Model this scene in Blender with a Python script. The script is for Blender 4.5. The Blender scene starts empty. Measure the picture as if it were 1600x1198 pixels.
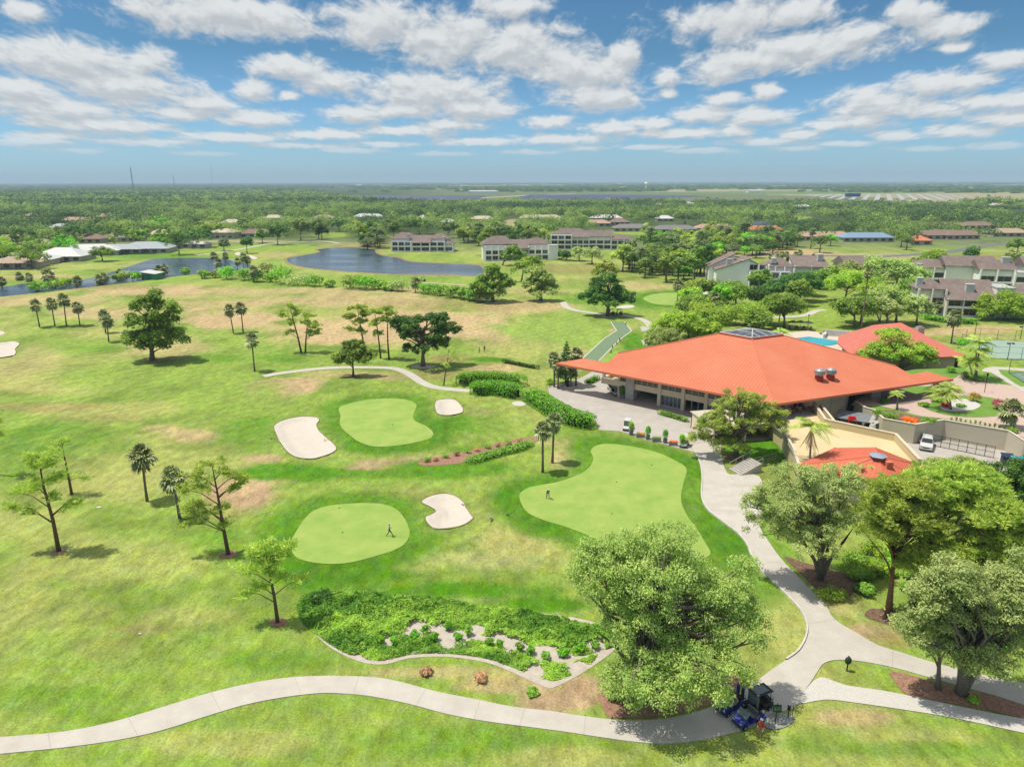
import bpy, bmesh, math, random
import numpy as np
from mathutils import Vector, Matrix, noise as mnoise
from mathutils.geometry import delaunay_2d_cdt
PI = math.pi
sc = bpy.context.scene
COL = sc.collection
random.seed(7)

# ------------------------------------------------------------------ camera
F_PX, IW, IH = 1100.0, 1600.0, 1198.0
CAM_H = 42.0
PITCH = math.radians(16.03)
ROLL = math.radians(-0.107)
cam_d = bpy.data.cameras.new('camera')
cam = bpy.data.objects.new('camera', cam_d)
COL.objects.link(cam)
cam_d.sensor_fit = 'HORIZONTAL'; cam_d.sensor_width = 36.0
cam_d.lens = 36.0 * F_PX / IW
cam_d.clip_start = 0.5; cam_d.clip_end = 90000
CM = Matrix.Rotation(PI/2 - PITCH, 3, 'X') @ Matrix.Rotation(ROLL, 3, 'Z')
cam.matrix_world = Matrix.Translation((0, 0, CAM_H)) @ CM.to_4x4()
sc.camera = cam
CN = np.array(CM)

# ------------------------------------------------------------------ sun, sky, exposure
SUN_DIR = Vector((-0.36, 0.04, 0.93)).normalized()          # towards the sun
sun_d = bpy.data.lights.new('sun', 'SUN'); sun = bpy.data.objects.new('sun', sun_d); COL.objects.link(sun)
sun.rotation_euler = SUN_DIR.to_track_quat('Z', 'Y').to_euler()
sun_d.energy = 4.3; sun_d.angle = math.radians(0.6); sun_d.color = (1.0, 0.93, 0.80)
world = bpy.data.worlds.new('World'); sc.world = world; world.use_nodes = True
sc.view_settings.view_transform = 'Standard'; sc.view_settings.look = 'None'
sc.view_settings.gamma = 1; sc.view_settings.use_curve_mapping = False
sc.view_settings.exposure = 0.27
sc.render.engine = 'CYCLES'
sc.cycles.max_bounces = 6; sc.cycles.diffuse_bounces = 4; sc.cycles.glossy_bounces = 2
sc.cycles.transmission_bounces = 3; sc.cycles.volume_bounces = 0; sc.cycles.transparent_max_bounces = 8

def build_world():
    nt = world.node_tree; nt.nodes.clear(); N = nt.nodes; L = nt.links
    out = N.new('ShaderNodeOutputWorld'); bg = N.new('ShaderNodeBackground'); L.new(bg.outputs[0], out.inputs[0])
    sky = N.new('ShaderNodeTexSky'); sky.sky_type = 'NISHITA'; sky.sun_disc = False
    sky.sun_elevation = math.asin(SUN_DIR.z); sky.sun_rotation = math.atan2(SUN_DIR.x, SUN_DIR.y)
    sky.air_density = 1.0; sky.dust_density = 0.6; sky.ozone_density = 1.6; sky.altitude = 50
    tc = N.new('ShaderNodeTexCoord')
    def math_(op, a, b=None, c=None, clamp=False):
        n = N.new('ShaderNodeMath'); n.operation = op; n.use_clamp = clamp
        for i, v in enumerate((a, b, c)):
            if v is None: continue
            if isinstance(v, (int, float)): n.inputs[i].default_value = v
            else: L.new(v, n.inputs[i])
        return n.outputs[0]
    sep = N.new('ShaderNodeSeparateXYZ'); L.new(tc.outputs['Generated'], sep.inputs[0])
    # azimuth (x) and elevation (z) of the view direction in degrees
    az = math_('MULTIPLY', math_('ARCTAN2', sep.outputs[0], sep.outputs[1]), 57.2958)
    el = math_('MULTIPLY', math_('ARCSINE', sep.outputs[2]), 57.2958)
    # the cloud field as a group of (azimuth, elevation)
    g = bpy.data.node_groups.new('cloud_field', 'ShaderNodeTree')
    g.interface.new_socket('P', in_out='INPUT', socket_type='NodeSocketVector')
    g.interface.new_socket('D', in_out='OUTPUT', socket_type='NodeSocketFloat')
    gi = g.nodes.new('NodeGroupInput'); go = g.nodes.new('NodeGroupOutput'); GL = g.links
    # centre az, el, half width, half height (degrees), weight, tilt
    def pe(px, py):
        d = CM @ Vector(((px-IW/2)/F_PX, -(py-IH/2)/F_PX, -1)); d.normalize()
        return math.degrees(math.atan2(d.x, d.y)), math.degrees(math.asin(d.z))
    CL = [(330,20,150,30),(430,32,70,28),(45,18,32,14),(90,92,115,32),(235,98,42,24),(30,140,62,20),(200,135,110,26),(320,160,60,18),
          (398,140,36,18),(450,105,65,20),(520,128,75,18),(600,40,100,38),(690,60,120,45),(800,75,110,44),(790,12,62,20),
          (890,105,70,34),(935,112,75,28),(975,85,28,20),(930,152,85,24),(1043,120,24,15),(1045,146,14,8),
          (670,142,130,30),(640,170,80,16),(560,180,60,14),(740,170,80,20),(400,185,70,14),(280,178,70,12),(90,170,110,22),(150,195,120,12),
          (1150,30,130,32),(1120,108,56,26),(1190,92,110,26),(1265,72,140,26),(1330,55,60,20),(1235,20,70,24),(1425,20,34,20),(1480,45,40,16),(1490,75,26,8),(1575,95,40,14),
          (1198,142,24,14),(1140,155,35,12),(1100,178,60,14),(1180,182,60,16),(1020,194,36,13),(1060,208,70,10),(960,200,50,14),(860,190,50,12),(880,218,90,9),
          (1360,150,24,14),(1370,160,75,22),(1465,130,85,18),(1350,190,58,13),(1455,172,60,14),(1530,160,34,13),(1590,160,42,14),(1580,185,50,13),(1500,205,50,10),
          (1250,210,40,9),(1190,222,60,7),(640,205,90,10),(520,210,80,9),(370,215,90,8),(230,222,80,7),(1395,213,40,8),(740,222,80,7),(1010,230,70,5),(470,228,90,5),(60,222,60,7),(1320,224,50,5),
          (120,236,70,5),(310,240,60,4),(560,236,60,5),(690,240,50,4),(830,238,60,5),(920,232,50,5),(1100,236,70,5),(1240,232,50,5),(1440,232,60,5),(1550,228,50,6),(600,226,50,6),(1150,205,30,7),(1290,196,24,7),(80,212,60,8),(450,150,18,8),(700,196,60,9)]
    out_s = None
    def gm(op, a, b=None):
        n = g.nodes.new('ShaderNodeMath'); n.operation = op
        for i, v in enumerate((a, b)):
            if v is None: continue
            if isinstance(v, (int, float)): n.inputs[i].default_value = v
            else: GL.new(v, n.inputs[i])
        return n.outputs[0]
    for (px, py, hw, hh) in CL:
        a, e = pe(px, py); sx = math.degrees(hw/F_PX)*1.25; sy = math.degrees(hh/F_PX)*1.25
        v = g.nodes.new('ShaderNodeVectorMath'); v.operation = 'MULTIPLY_ADD'
        GL.new(gi.outputs[0], v.inputs[0]); v.inputs[1].default_value = (1/sx, 1/sy, 0); v.inputs[2].default_value = (-a/sx, -e/sy, 0)
        d = g.nodes.new('ShaderNodeVectorMath'); d.operation = 'LENGTH'; GL.new(v.outputs[0], d.inputs[0])
        s = gm('SUBTRACT', 1.0, d.outputs['Value'])
        if out_s is None: out_s = s
        else:
            n = g.nodes.new('ShaderNodeMath'); n.operation = 'SMOOTH_MAX'; n.inputs[2].default_value = 0.18
            GL.new(out_s, n.inputs[0]); GL.new(s, n.inputs[1]); out_s = n.outputs[0]
    GL.new(out_s, go.inputs[0])
    def field(azs, els):
        cb = N.new('ShaderNodeCombineXYZ')
        L.new(azs, cb.inputs[0]); L.new(els, cb.inputs[1])
        # domain: noise cells get flatter and smaller towards the horizon
        s = math_('DIVIDE', 6.0, math_('ADD', els, 2.2))
        cn = N.new('ShaderNodeCombineXYZ')
        L.new(math_('MULTIPLY', azs, math_('ADD', math_('MULTIPLY', s, 0.35), 0.65)), cn.inputs[0]); L.new(math_('MULTIPLY', math_('LOGARITHM', math_('ADD', els, 2.0), 2.718), 16.0), cn.inputs[1])
        n1 = N.new('ShaderNodeTexNoise'); n1.noise_dimensions = '2D'; n1.inputs['Scale'].default_value = 0.62; n1.inputs['Detail'].default_value = 9; n1.inputs['Roughness'].default_value = 0.66; n1.inputs['Distortion'].default_value = 0.25
        L.new(cn.outputs[0], n1.inputs['Vector'])
        n2 = N.new('ShaderNodeTexNoise'); n2.noise_dimensions = '2D'; n2.inputs['Scale'].default_value = 0.16; n2.inputs['Detail'].default_value = 3
        L.new(cn.outputs[0], n2.inputs['Vector'])
        gn = N.new('ShaderNodeGroup'); gn.node_tree = g; L.new(cb.outputs[0], gn.inputs[0])
        f = math_('ADD', gn.outputs[0], math_('MULTIPLY', math_('SUBTRACT', n1.outputs['Fac'], 0.5), 1.35))
        return math_('ADD', f, math_('MULTIPLY', math_('SUBTRACT', n2.outputs['Fac'], 0.5), 0.5))
    d0 = field(az, el)
    d1 = field(math_('ADD', az, -0.2), math_('ADD', el, 0.6))
    mr = N.new('ShaderNodeMapRange'); mr.interpolation_type = 'SMOOTHSTEP'
    mr.inputs['From Min'].default_value = 0.06; mr.inputs['From Max'].default_value = 0.66
    L.new(d0, mr.inputs['Value']); cover = mr.outputs[0]
    # fade out below 2.5 degrees and out of the photographed part of the sky into thin cloud
    fade = N.new('ShaderNodeMapRange'); fade.inputs['From Min'].default_value = 0.9; fade.inputs['From Max'].default_value = 3.4; fade.interpolation_type = 'SMOOTHSTEP'
    L.new(el, fade.inputs['Value'])
    cov = math_('MULTIPLY', math_('MULTIPLY', cover, fade.outputs[0]), 0.93)
    sh = N.new('ShaderNodeMapRange'); sh.interpolation_type = 'SMOOTHSTEP'
    sh.inputs['From Min'].default_value = -0.35; sh.inputs['From Max'].default_value = 0.5
    L.new(math_('SUBTRACT', d0, d1), sh.inputs['Value'])
    thick = N.new('ShaderNodeMapRange'); thick.inputs['From Min'].default_value = 0.3; thick.inputs['From Max'].default_value = 1.1; L.new(d0, thick.inputs['Value'])
    cl = N.new('ShaderNodeMix'); cl.data_type = 'RGBA'; cl.inputs['A'].default_value = CLOUD_LO; cl.inputs['B'].default_value = CLOUD_HI
    L.new(sh.outputs[0], cl.inputs['Factor'])
    # sky tint and horizon haze
    skys = N.new('ShaderNodeMix'); skys.data_type = 'RGBA'; skys.blend_type = 'MULTIPLY'; skys.inputs['Factor'].default_value = 1
    L.new(sky.outputs[0], skys.inputs['A'])
    tg = N.new('ShaderNodeMapRange'); tg.inputs['From Min'].default_value = 0.5; tg.inputs['From Max'].default_value = 9.0; L.new(el, tg.inputs['Value'])
    tm = N.new('ShaderNodeMix'); tm.data_type = 'RGBA'; tm.inputs['A'].default_value = SKY_LOW; tm.inputs['B'].default_value = SKY_TINT; L.new(tg.outputs[0], tm.inputs['Factor']); L.new(tm.outputs['Result'], skys.inputs['B'])
    mx = N.new('ShaderNodeMix'); mx.data_type = 'RGBA'; L.new(cov, mx.inputs['Factor']); L.new(skys.outputs['Result'], mx.inputs['A']); L.new(cl.outputs['Result'], mx.inputs['B'])
    # scattered bright cloud added overhead, out of view, to raise the fill light
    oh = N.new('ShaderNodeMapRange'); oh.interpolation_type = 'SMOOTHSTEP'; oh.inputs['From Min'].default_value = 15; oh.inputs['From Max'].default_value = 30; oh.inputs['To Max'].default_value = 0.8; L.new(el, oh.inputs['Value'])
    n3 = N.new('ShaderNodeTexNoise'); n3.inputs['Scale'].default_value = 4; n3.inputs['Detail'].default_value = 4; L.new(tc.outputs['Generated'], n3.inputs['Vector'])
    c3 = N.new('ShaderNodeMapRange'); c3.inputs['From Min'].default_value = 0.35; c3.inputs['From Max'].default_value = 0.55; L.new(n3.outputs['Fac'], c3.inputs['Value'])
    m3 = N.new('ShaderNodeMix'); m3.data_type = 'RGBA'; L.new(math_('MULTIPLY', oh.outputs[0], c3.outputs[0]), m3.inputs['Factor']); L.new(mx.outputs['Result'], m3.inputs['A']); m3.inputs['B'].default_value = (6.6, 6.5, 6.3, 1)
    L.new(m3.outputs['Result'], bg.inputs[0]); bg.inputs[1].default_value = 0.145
    try: world.cycles.sampling_method = 'MANUAL'; world.cycles.sample_map_resolution = 512
    except Exception: pass
CLOUD_LO = (3.15, 3.3, 3.4, 1); CLOUD_HI = (4.6, 4.68, 4.65, 1); SKY_TINT = (0.225, 0.39, 0.49, 1); SKY_LOW = (0.38, 0.60, 0.90, 1)
build_world()

# ------------------------------------------------------------------ pixel <-> world
def sm(x):
    x = np.clip(x, 0, 1); return x*x*(3-2*x)
BUMPS = []   # x, y, amp, rx, ry
def H(x, y):
    x = np.asarray(x, float); y = np.asarray(y, float); h = np.zeros(np.broadcast(x, y).shape)
    for (bx, by, a, rx, ry) in BUMPS: h = h + a*np.exp(-((x-bx)/rx)**2-((y-by)/ry)**2)
    return h
def ray(px, py):
    d = CM @ Vector(((px-IW/2)/F_PX, -(py-IH/2)/F_PX, -1)); return d
def P(px, py, z=None):
    """ground point seen at a photo pixel (z: height of the level it lies on)"""
    d = ray(px, py)
    if z is not None:
        t = (z-CAM_H)/d.z; return Vector((d.x*t, d.y*t, z))
    zz = 0.0
    for _ in range(10):
        t = (zz-CAM_H)/d.z; zz = 0.5*zz+0.5*float(H(d.x*t, d.y*t))
    t = (zz-CAM_H)/d.z
    return Vector((d.x*t, d.y*t, zz))
def PV(px, py, Y):
    d = ray(px, py); t = Y/d.y; return Vector((d.x*t, Y, CAM_H+d.z*t))
def proj(x, y, z):
    q = np.stack([np.asarray(x, float), np.asarray(y, float), np.asarray(z, float)-CAM_H], -1) @ CN
    w = np.where(-q[..., 2] > 0.01, -q[..., 2], 0.01)
    return IW/2+F_PX*q[..., 0]/w, IH/2-F_PX*q[..., 1]/w
def mpp(by): 
    a = P(800, by, 0); b = P(801, by, 0); return (b-a).length
for (px, py, a, rx, ry) in [(290,478,1.0,34,16),(120,500,0.7,30,14),(560,604,0.9,9,7),(610,655,0.45,14,12),(545,835,0.4,10,9),(180,600,-0.4,14,12),(60,690,0.5,14,9),
        (690,905,0.5,12,6),(380,760,0.5,9,7),(640,470,0.6,30,12),(430,640,-0.3,10,8),(150,960,-0.3,9,9),(750,700,-0.25,10,5),(870,480,0.5,18,9)]:
    q = P(px, py, 0); BUMPS.append((q.x, q.y, a, rx, ry))

# ------------------------------------------------------------------ numpy noise
def _h(ix, iy, s):
    n = (ix.astype(np.int64)*374761393 + iy.astype(np.int64)*668265263 + s*974634777) & 0x7fffffff
    n = ((n ^ (n >> 13))*1274126177) & 0x7fffffff
    return ((n ^ (n >> 16)) & 0xffff)/65535.0
def vnoise(x, y, s=0):
    ix = np.floor(x); iy = np.floor(y); fx = x-ix; fy = y-iy; fx = fx*fx*(3-2*fx); fy = fy*fy*(3-2*fy)
    a = _h(ix, iy, s); b = _h(ix+1, iy, s); c = _h(ix, iy+1, s); d = _h(ix+1, iy+1, s)
    return (a*(1-fx)+b*fx)*(1-fy)+(c*(1-fx)+d*fx)*fy
def fbm(x, y, s=0, o=4):
    r = 0; a = 0.5; t = 0
    for k in range(o): r = r+a*vnoise(x*2**k+17.3*k, y*2**k-9.1*k, s+k); t += a; a *= 0.5
    return r/t

# ------------------------------------------------------------------ materials
K_ALB = 0.56
def lin(r, g, b, k=K_ALB):
    f = lambda c: (c/255/12.92 if c <= 10 else ((c/255+0.055)/1.055)**2.4)*k
    return (f(r), f(g), f(b), 1)
MATS = {}
def mat(name, rgb, rough=0.75, metal=0.0, var=0.18, scale=1.5, bump=0.0, bscale=20.0, spec=0.3, rgb2=None, streak=None, transl=0.0, emit=None, obj=True):
    if name in MATS: return MATS[name]
    m = bpy.data.materials.new(name); m.use_nodes = True; nt = m.node_tree; N = nt.nodes; L = nt.links
    b = N['Principled BSDF']; b.inputs['Roughness'].default_value = rough; b.inputs['Metallic'].default_value = metal
    b.inputs['Specular IOR Level'].default_value = spec
    tc = N.new('ShaderNodeTexCoord'); no = N.new('ShaderNodeTexNoise'); no.inputs['Scale'].default_value = scale; no.inputs['Detail'].default_value = 6; no.inputs['Roughness'].default_value = 0.65
    src = tc.outputs['Object']
    if streak:
        mp = N.new('ShaderNodeMapping'); mp.inputs['Scale'].default_value = streak; L.new(src, mp.inputs[0]); src = mp.outputs[0]
    L.new(src, no.inputs['Vector'])
    mx = N.new('ShaderNodeMix'); mx.data_type = 'RGBA'
    c = rgb if len(rgb) == 4 else lin(*rgb)
    if rgb2: c2 = rgb2 if len(rgb2) == 4 else lin(*rgb2); c1 = c
    else: c1 = tuple(x*(1-var) for x in c[:3])+(1,); c2 = tuple(min(0.95, x*(1+var)) for x in c[:3])+(1,)
    mx.inputs['A'].default_value = c1; mx.inputs['B'].default_value = c2
    rmp = N.new('ShaderNodeMapRange'); rmp.inputs['From Min'].default_value = 0.3; rmp.inputs['From Max'].default_value = 0.7
    L.new(no.outputs['Fac'], rmp.inputs['Value']); L.new(rmp.outputs[0], mx.inputs['Factor']); L.new(mx.outputs['Result'], b.inputs['Base Color'])
    if bump:
        n2 = N.new('ShaderNodeTexNoise'); n2.inputs['Scale'].default_value = bscale; n2.inputs['Detail'].default_value = 4; L.new(tc.outputs['Object'], n2.inputs['Vector'])
        bp = N.new('ShaderNodeBump'); bp.inputs['Strength'].default_value = bump; bp.inputs['Distance'].default_value = 0.05; L.new(n2.outputs['Fac'], bp.inputs['Height']); L.new(bp.outputs[0], b.inputs['Normal'])
    if transl:
        out = N['Material Output']; tr = N.new('ShaderNodeBsdfTranslucent'); ms = N.new('ShaderNodeMixShader'); ms.inputs[0].default_value = transl
        L.new(mx.outputs['Result'], tr.inputs[0]); L.new(b.outputs[0], ms.inputs[1]); L.new(tr.outputs[0], ms.inputs[2]); L.new(ms.outputs[0], out.inputs[0])
    MATS[name] = m; return m
def leafmat(name, c_dark, c_light, transl=0.4, rough=0.6):
    """foliage: each leaf carries its own random tint in the mesh attribute 'tint'"""
    if name in MATS: return MATS[name]
    m = bpy.data.materials.new(name); m.use_nodes = True; nt = m.node_tree; N = nt.nodes; L = nt.links
    b = N['Principled BSDF']; b.inputs['Roughness'].default_value = rough; b.inputs['Specular IOR Level'].default_value = 0.3
    at = N.new('ShaderNodeAttribute'); at.attribute_name = 'tint'
    oi = N.new('ShaderNodeObjectInfo')
    mx = N.new('ShaderNodeMix'); mx.data_type = 'RGBA'; mx.inputs['A'].default_value = lin(*c_dark, k=1.35); mx.inputs['B'].default_value = lin(*c_light, k=1.2)
    L.new(at.outputs['Fac'], mx.inputs['Factor'])
    hs = N.new('ShaderNodeHueSaturation'); L.new(mx.outputs['Result'], hs.inputs['Color'])
    mr = N.new('ShaderNodeMapRange'); mr.inputs['To Min'].default_value = 0.8; mr.inputs['To Max'].default_value = 1.2; L.new(oi.outputs['Random'], mr.inputs['Value']); L.new(mr.outputs[0], hs.inputs['Value'])
    m2 = N.new('ShaderNodeMapRange'); m2.inputs['To Min'].default_value = 0.491; m2.inputs['To Max'].default_value = 0.507; L.new(oi.outputs['Random'], m2.inputs['Value']); L.new(m2.outputs[0], hs.inputs['Hue'])
    L.new(hs.outputs[0], b.inputs['Base Color'])
    out = N['Material Output']; tr = N.new('ShaderNodeBsdfTranslucent'); ms = N.new('ShaderNodeMixShader'); ms.inputs[0].default_value = transl
    L.new(hs.outputs[0], tr.inputs[0]); L.new(b.outputs[0], ms.inputs[1]); L.new(tr.outputs[0], ms.inputs[2]); L.new(ms.outputs[0], out.inputs[0])
    MATS[name] = m; return m

# ------------------------------------------------------------------ object helpers
def tag(o, label=None, cat=None, group=None, kind=None):
    if label: o['label'] = label
    if cat: o['category'] = cat
    if group: o['group'] = group
    if kind: o['kind'] = kind
    return o
def empty(name, loc, rz=0, label=None, cat=None, group=None):
    o = bpy.data.objects.new(name, None); COL.objects.link(o); o.location = loc; o.rotation_euler = (0, 0, rz)
    o.empty_display_size = 0.5
    return tag(o, label, cat, group)
def copy_tree(o, parent=None):
    c = o.copy(); COL.objects.link(c)
    if parent: c.parent = parent
    for ch in list(o.children): copy_tree(ch, c)
    return c
def link_mesh(name, me, m, parent=None, smooth=False):
    o = bpy.data.objects.new(name, me); COL.objects.link(o)
    if m is not None:
        if isinstance(m, (list, tuple)):
            for x in m: me.materials.append(x)
        else: me.materials.append(m)
    if smooth: me.polygons.foreach_set('use_smooth', [True]*len(me.polygons))
    if parent is not None: o.parent = parent
    return o
class MB:
    def __init__(s): s.v = []; s.f = []; s.mi = []
    def quad(s, *pts, mi=0):
        i = len(s.v); s.v += [tuple(p) for p in pts]; s.f.append(tuple(range(i, i+len(pts)))); s.mi.append(mi); return s
    def box(s, cx, cy, cz, sx, sy, sz, rz=0.0, mi=0, rx=0.0, ry=0.0):
        """centre, full size"""
        R = Matrix.Rotation(rz, 3, 'Z') @ Matrix.Rotation(ry, 3, 'Y') @ Matrix.Rotation(rx, 3, 'X'); i = len(s.v)
        for dx in (-.5, .5):
            for dy in (-.5, .5):
                for dz in (-.5, .5):
                    q = R @ Vector((dx*sx, dy*sy, dz*sz)); s.v.append((cx+q.x, cy+q.y, cz+q.z))
        for a in ((0,1,3,2),(4,6,7,5),(0,4,5,1),(2,3,7,6),(0,2,6,4),(1,5,7,3)): s.f.append(tuple(i+k for k in a)); s.mi.append(mi)
        return s
    def prism(s, poly, z0, z1, mi=0):
        """poly list of (x, y), z0/z1 numbers or lists"""
        n = len(poly); A = sum(poly[k][0]*poly[(k+1) % n][1]-poly[(k+1) % n][0]*poly[k][1] for k in range(n))
        z0 = z0 if isinstance(z0, (list, tuple)) else [z0]*n; z1 = z1 if isinstance(z1, (list, tuple)) else [z1]*n
        if A < 0: poly = poly[::-1]; z0 = z0[::-1]; z1 = z1[::-1]
        i = len(s.v); s.v += [(p[0], p[1], z0[k]) for k, p in enumerate(poly)]+[(p[0], p[1], z1[k]) for k, p in enumerate(poly)]
        s.f.append(tuple(i+n-1-k for k in range(n))); s.f.append(tuple(i+n+k for k in range(n))); s.mi += [mi, mi]
        for k in range(n): s.f.append((i+k, i+(k+1) % n, i+n+(k+1) % n, i+n+k)); s.mi.append(mi)
        return s
    def tube(s, pts, rad, n=6, mi=0, cap=True):
        pts = [Vector(p) for p in pts]; i0 = len(s.v); m = len(pts)
        if not isinstance(rad, (list, tuple)): rad = [rad]*m
        for k, p in enumerate(pts):
            t = (pts[min(k+1, m-1)]-pts[max(k-1, 0)]).normalized()
            u = t.cross(Vector((0, 0, 1)) if abs(t.z) < 0.9 else Vector((1, 0, 0))).normalized(); w = t.cross(u)
            for j in range(n):
                a = 2*PI*j/n; q = p+rad[k]*(math.cos(a)*u+math.sin(a)*w); s.v.append(tuple(q))
        for k in range(m-1):
            for j in range(n):
                a = i0+k*n+j; b = i0+k*n+(j+1) % n; s.f.append((a, b, b+n, a+n)); s.mi.append(mi)
        if cap:
            s.f.append(tuple(i0+n-1-j for j in range(n))); s.f.append(tuple(i0+(m-1)*n+j for j in range(n))); s.mi += [mi, mi]
        return s
    def cyl(s, cx, cy, z0, z1, r, n=12, r2=None, mi=0): return s.tube([(cx, cy, z0), (cx, cy, z1)], [r, r if r2 is None else r2], n, mi)
    def ell(s, cx, cy, cz, rx, ry, rz, nu=10, nv=6, mi=0):
        i0 = len(s.v)
        for a in range(nv+1):
            th = PI*a/nv
            for b in range(nu):
                ph = 2*PI*b/nu; s.v.append((cx+rx*math.sin(th)*math.cos(ph), cy+ry*math.sin(th)*math.sin(ph), cz-rz*math.cos(th)))
        for a in range(nv):
            for b in range(nu):
                p = i0+a*nu+b; q = i0+a*nu+(b+1) % nu; s.f.append((p, q, q+nu, p+nu)); s.mi.append(mi)
        return s
    def build(s, name, m, parent=None, off=None, smooth=False, bevel=0.0):
        me = bpy.data.meshes.new(name)
        v = s.v if off is None else [(a-off[0], b-off[1], c-off[2]) for (a, b, c) in s.v]
        me.from_pydata(v, [], s.f); 
        if isinstance(m, (list, tuple)): me.polygons.foreach_set('material_index', s.mi)
        me.update()
        o = link_mesh(name, me, m, parent, smooth)
        if bevel: 
            b = o.modifiers.new('bevel', 'BEVEL'); b.width = bevel; b.segments = 2
        return o
def inpoly(px, py, poly):
    px = np.asarray(px, float); py = np.asarray(py, float); c = np.zeros(px.shape, bool); n = len(poly)
    for i in range(n):
        x1, y1 = poly[i]; x2, y2 = poly[(i+1) % n]
        if y1 == y2: continue
        c ^= ((y1 > py) != (y2 > py)) & (px < (x2-x1)*(py-y1)/(y2-y1)+x1)
    return c
def polydist(x, y, poly):
    """signed distance (positive inside)"""
    x = np.asarray(x, float); y = np.asarray(y, float); d = np.full(x.shape, 1e9); n = len(poly)
    for i in range(n):
        x1, y1 = poly[i]; x2, y2 = poly[(i+1) % n]; dx, dy = x2-x1, y2-y1; l = dx*dx+dy*dy+1e-9
        t = np.clip(((x-x1)*dx+(y-y1)*dy)/l, 0, 1); d = np.minimum(d, np.hypot(x-x1-t*dx, y-y1-t*dy))
    return np.where(inpoly(x, y, poly), d, -d)
def smooth_poly(pts, k=4):
    out = []; n = len(pts)
    for i in range(n):
        p0, p1, p2, p3 = (Vector(pts[(i+j-1) % n]) for j in range(4))
        for s in range(k):
            t = s/k; out.append(tuple(0.5*((2*p1)+(p2-p0)*t+(2*p0-5*p1+4*p2-p3)*t*t+(3*p1-p0-3*p2+p3)*t**3)))
    return out
def px_poly(pts, z=None, smooth=4):
    q = [P(a, b, z) for a, b in pts]; q = [(v.x, v.y) for v in q]
    return smooth_poly(q, smooth) if smooth else q
def sheet(name, poly, m, z=None, dz=0.04, cell=2.0, hf=None, kind='structure', skirt=0.0):
    """a draped surface; z: fixed level or None to follow the ground"""
    vs = [Vector(p) for p in poly]; n = len(vs)
    if cell:
        xs = [p[0] for p in poly]; ys = [p[1] for p in poly]
        gx, gy = np.meshgrid(np.arange(min(xs), max(xs), cell), np.arange(min(ys), max(ys), cell)); gx = gx.ravel()+0.01; gy = gy.ravel()+0.01
        d = polydist(gx, gy, poly); k = d > cell*0.45
        vs += [Vector((a, b)) for a, b in zip(gx[k], gy[k])]
    r = delaunay_2d_cdt(vs, [], [list(range(n))], 1, 1e-5)
    v2 = np.array([tuple(p) for p in r[0]]); 
    zz = (hf or H)(v2[:, 0], v2[:, 1])+dz if z is None else np.full(len(v2), z+dz)
    v = [(a, b, c) for (a, b), c in zip(v2, zz)]; f = [tuple(q) for q in r[2]]
    if skirt:
        i0 = len(v)
        bz = [float((hf or H)(p[0], p[1]))+dz if z is None else z+dz for p in poly]
        v += [(p[0], p[1], b) for p, b in zip(poly, bz)]+[(p[0], p[1], b-skirt) for p, b in zip(poly, bz)]
        for i in range(n): f.append((i0+i, i0+(i+1) % n, i0+n+(i+1) % n, i0+n+i))
    me = bpy.data.meshes.new(name); me.from_pydata(v, [], f); me.update()
    # normals up
    o = link_mesh(name, me, m)
    if kind: o['kind'] = kind
    return o
def ribbon(line, w):
    """centre line [(x, y)] -> polygon"""
    L_ = []; R_ = []
    for i, p in enumerate(line):
        a = Vector(line[max(i-1, 0)]); b = Vector(line[min(i+1, len(line)-1)]); t = (b-a).normalized(); n = Vector((-t.y, t.x))
        ww = w[i] if isinstance(w, (list, tuple)) else w
        L_.append(tuple(Vector(p)+n*ww/2)); R_.append(tuple(Vector(p)-n*ww/2))
    return L_+R_[::-1]
def spline(pts, k=6):
    out = []; n = len(pts)
    for i in range(n-1):
        p0, p1, p2, p3 = (Vector(pts[min(max(i+j-1, 0), n-1)]) for j in range(4))
        for s in range(k):
            t = s/k; out.append(tuple(0.5*((2*p1)+(p2-p0)*t+(2*p0-5*p1+4*p2-p3)*t*t+(3*p1-p0-3*p2+p3)*t**3)))
    out.append(tuple(pts[-1])); return out
def mpp_at(b):
    zc = b.y*math.cos(PITCH)+(CAM_H-b.z)*math.sin(PITCH); return zc/F_PX
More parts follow.
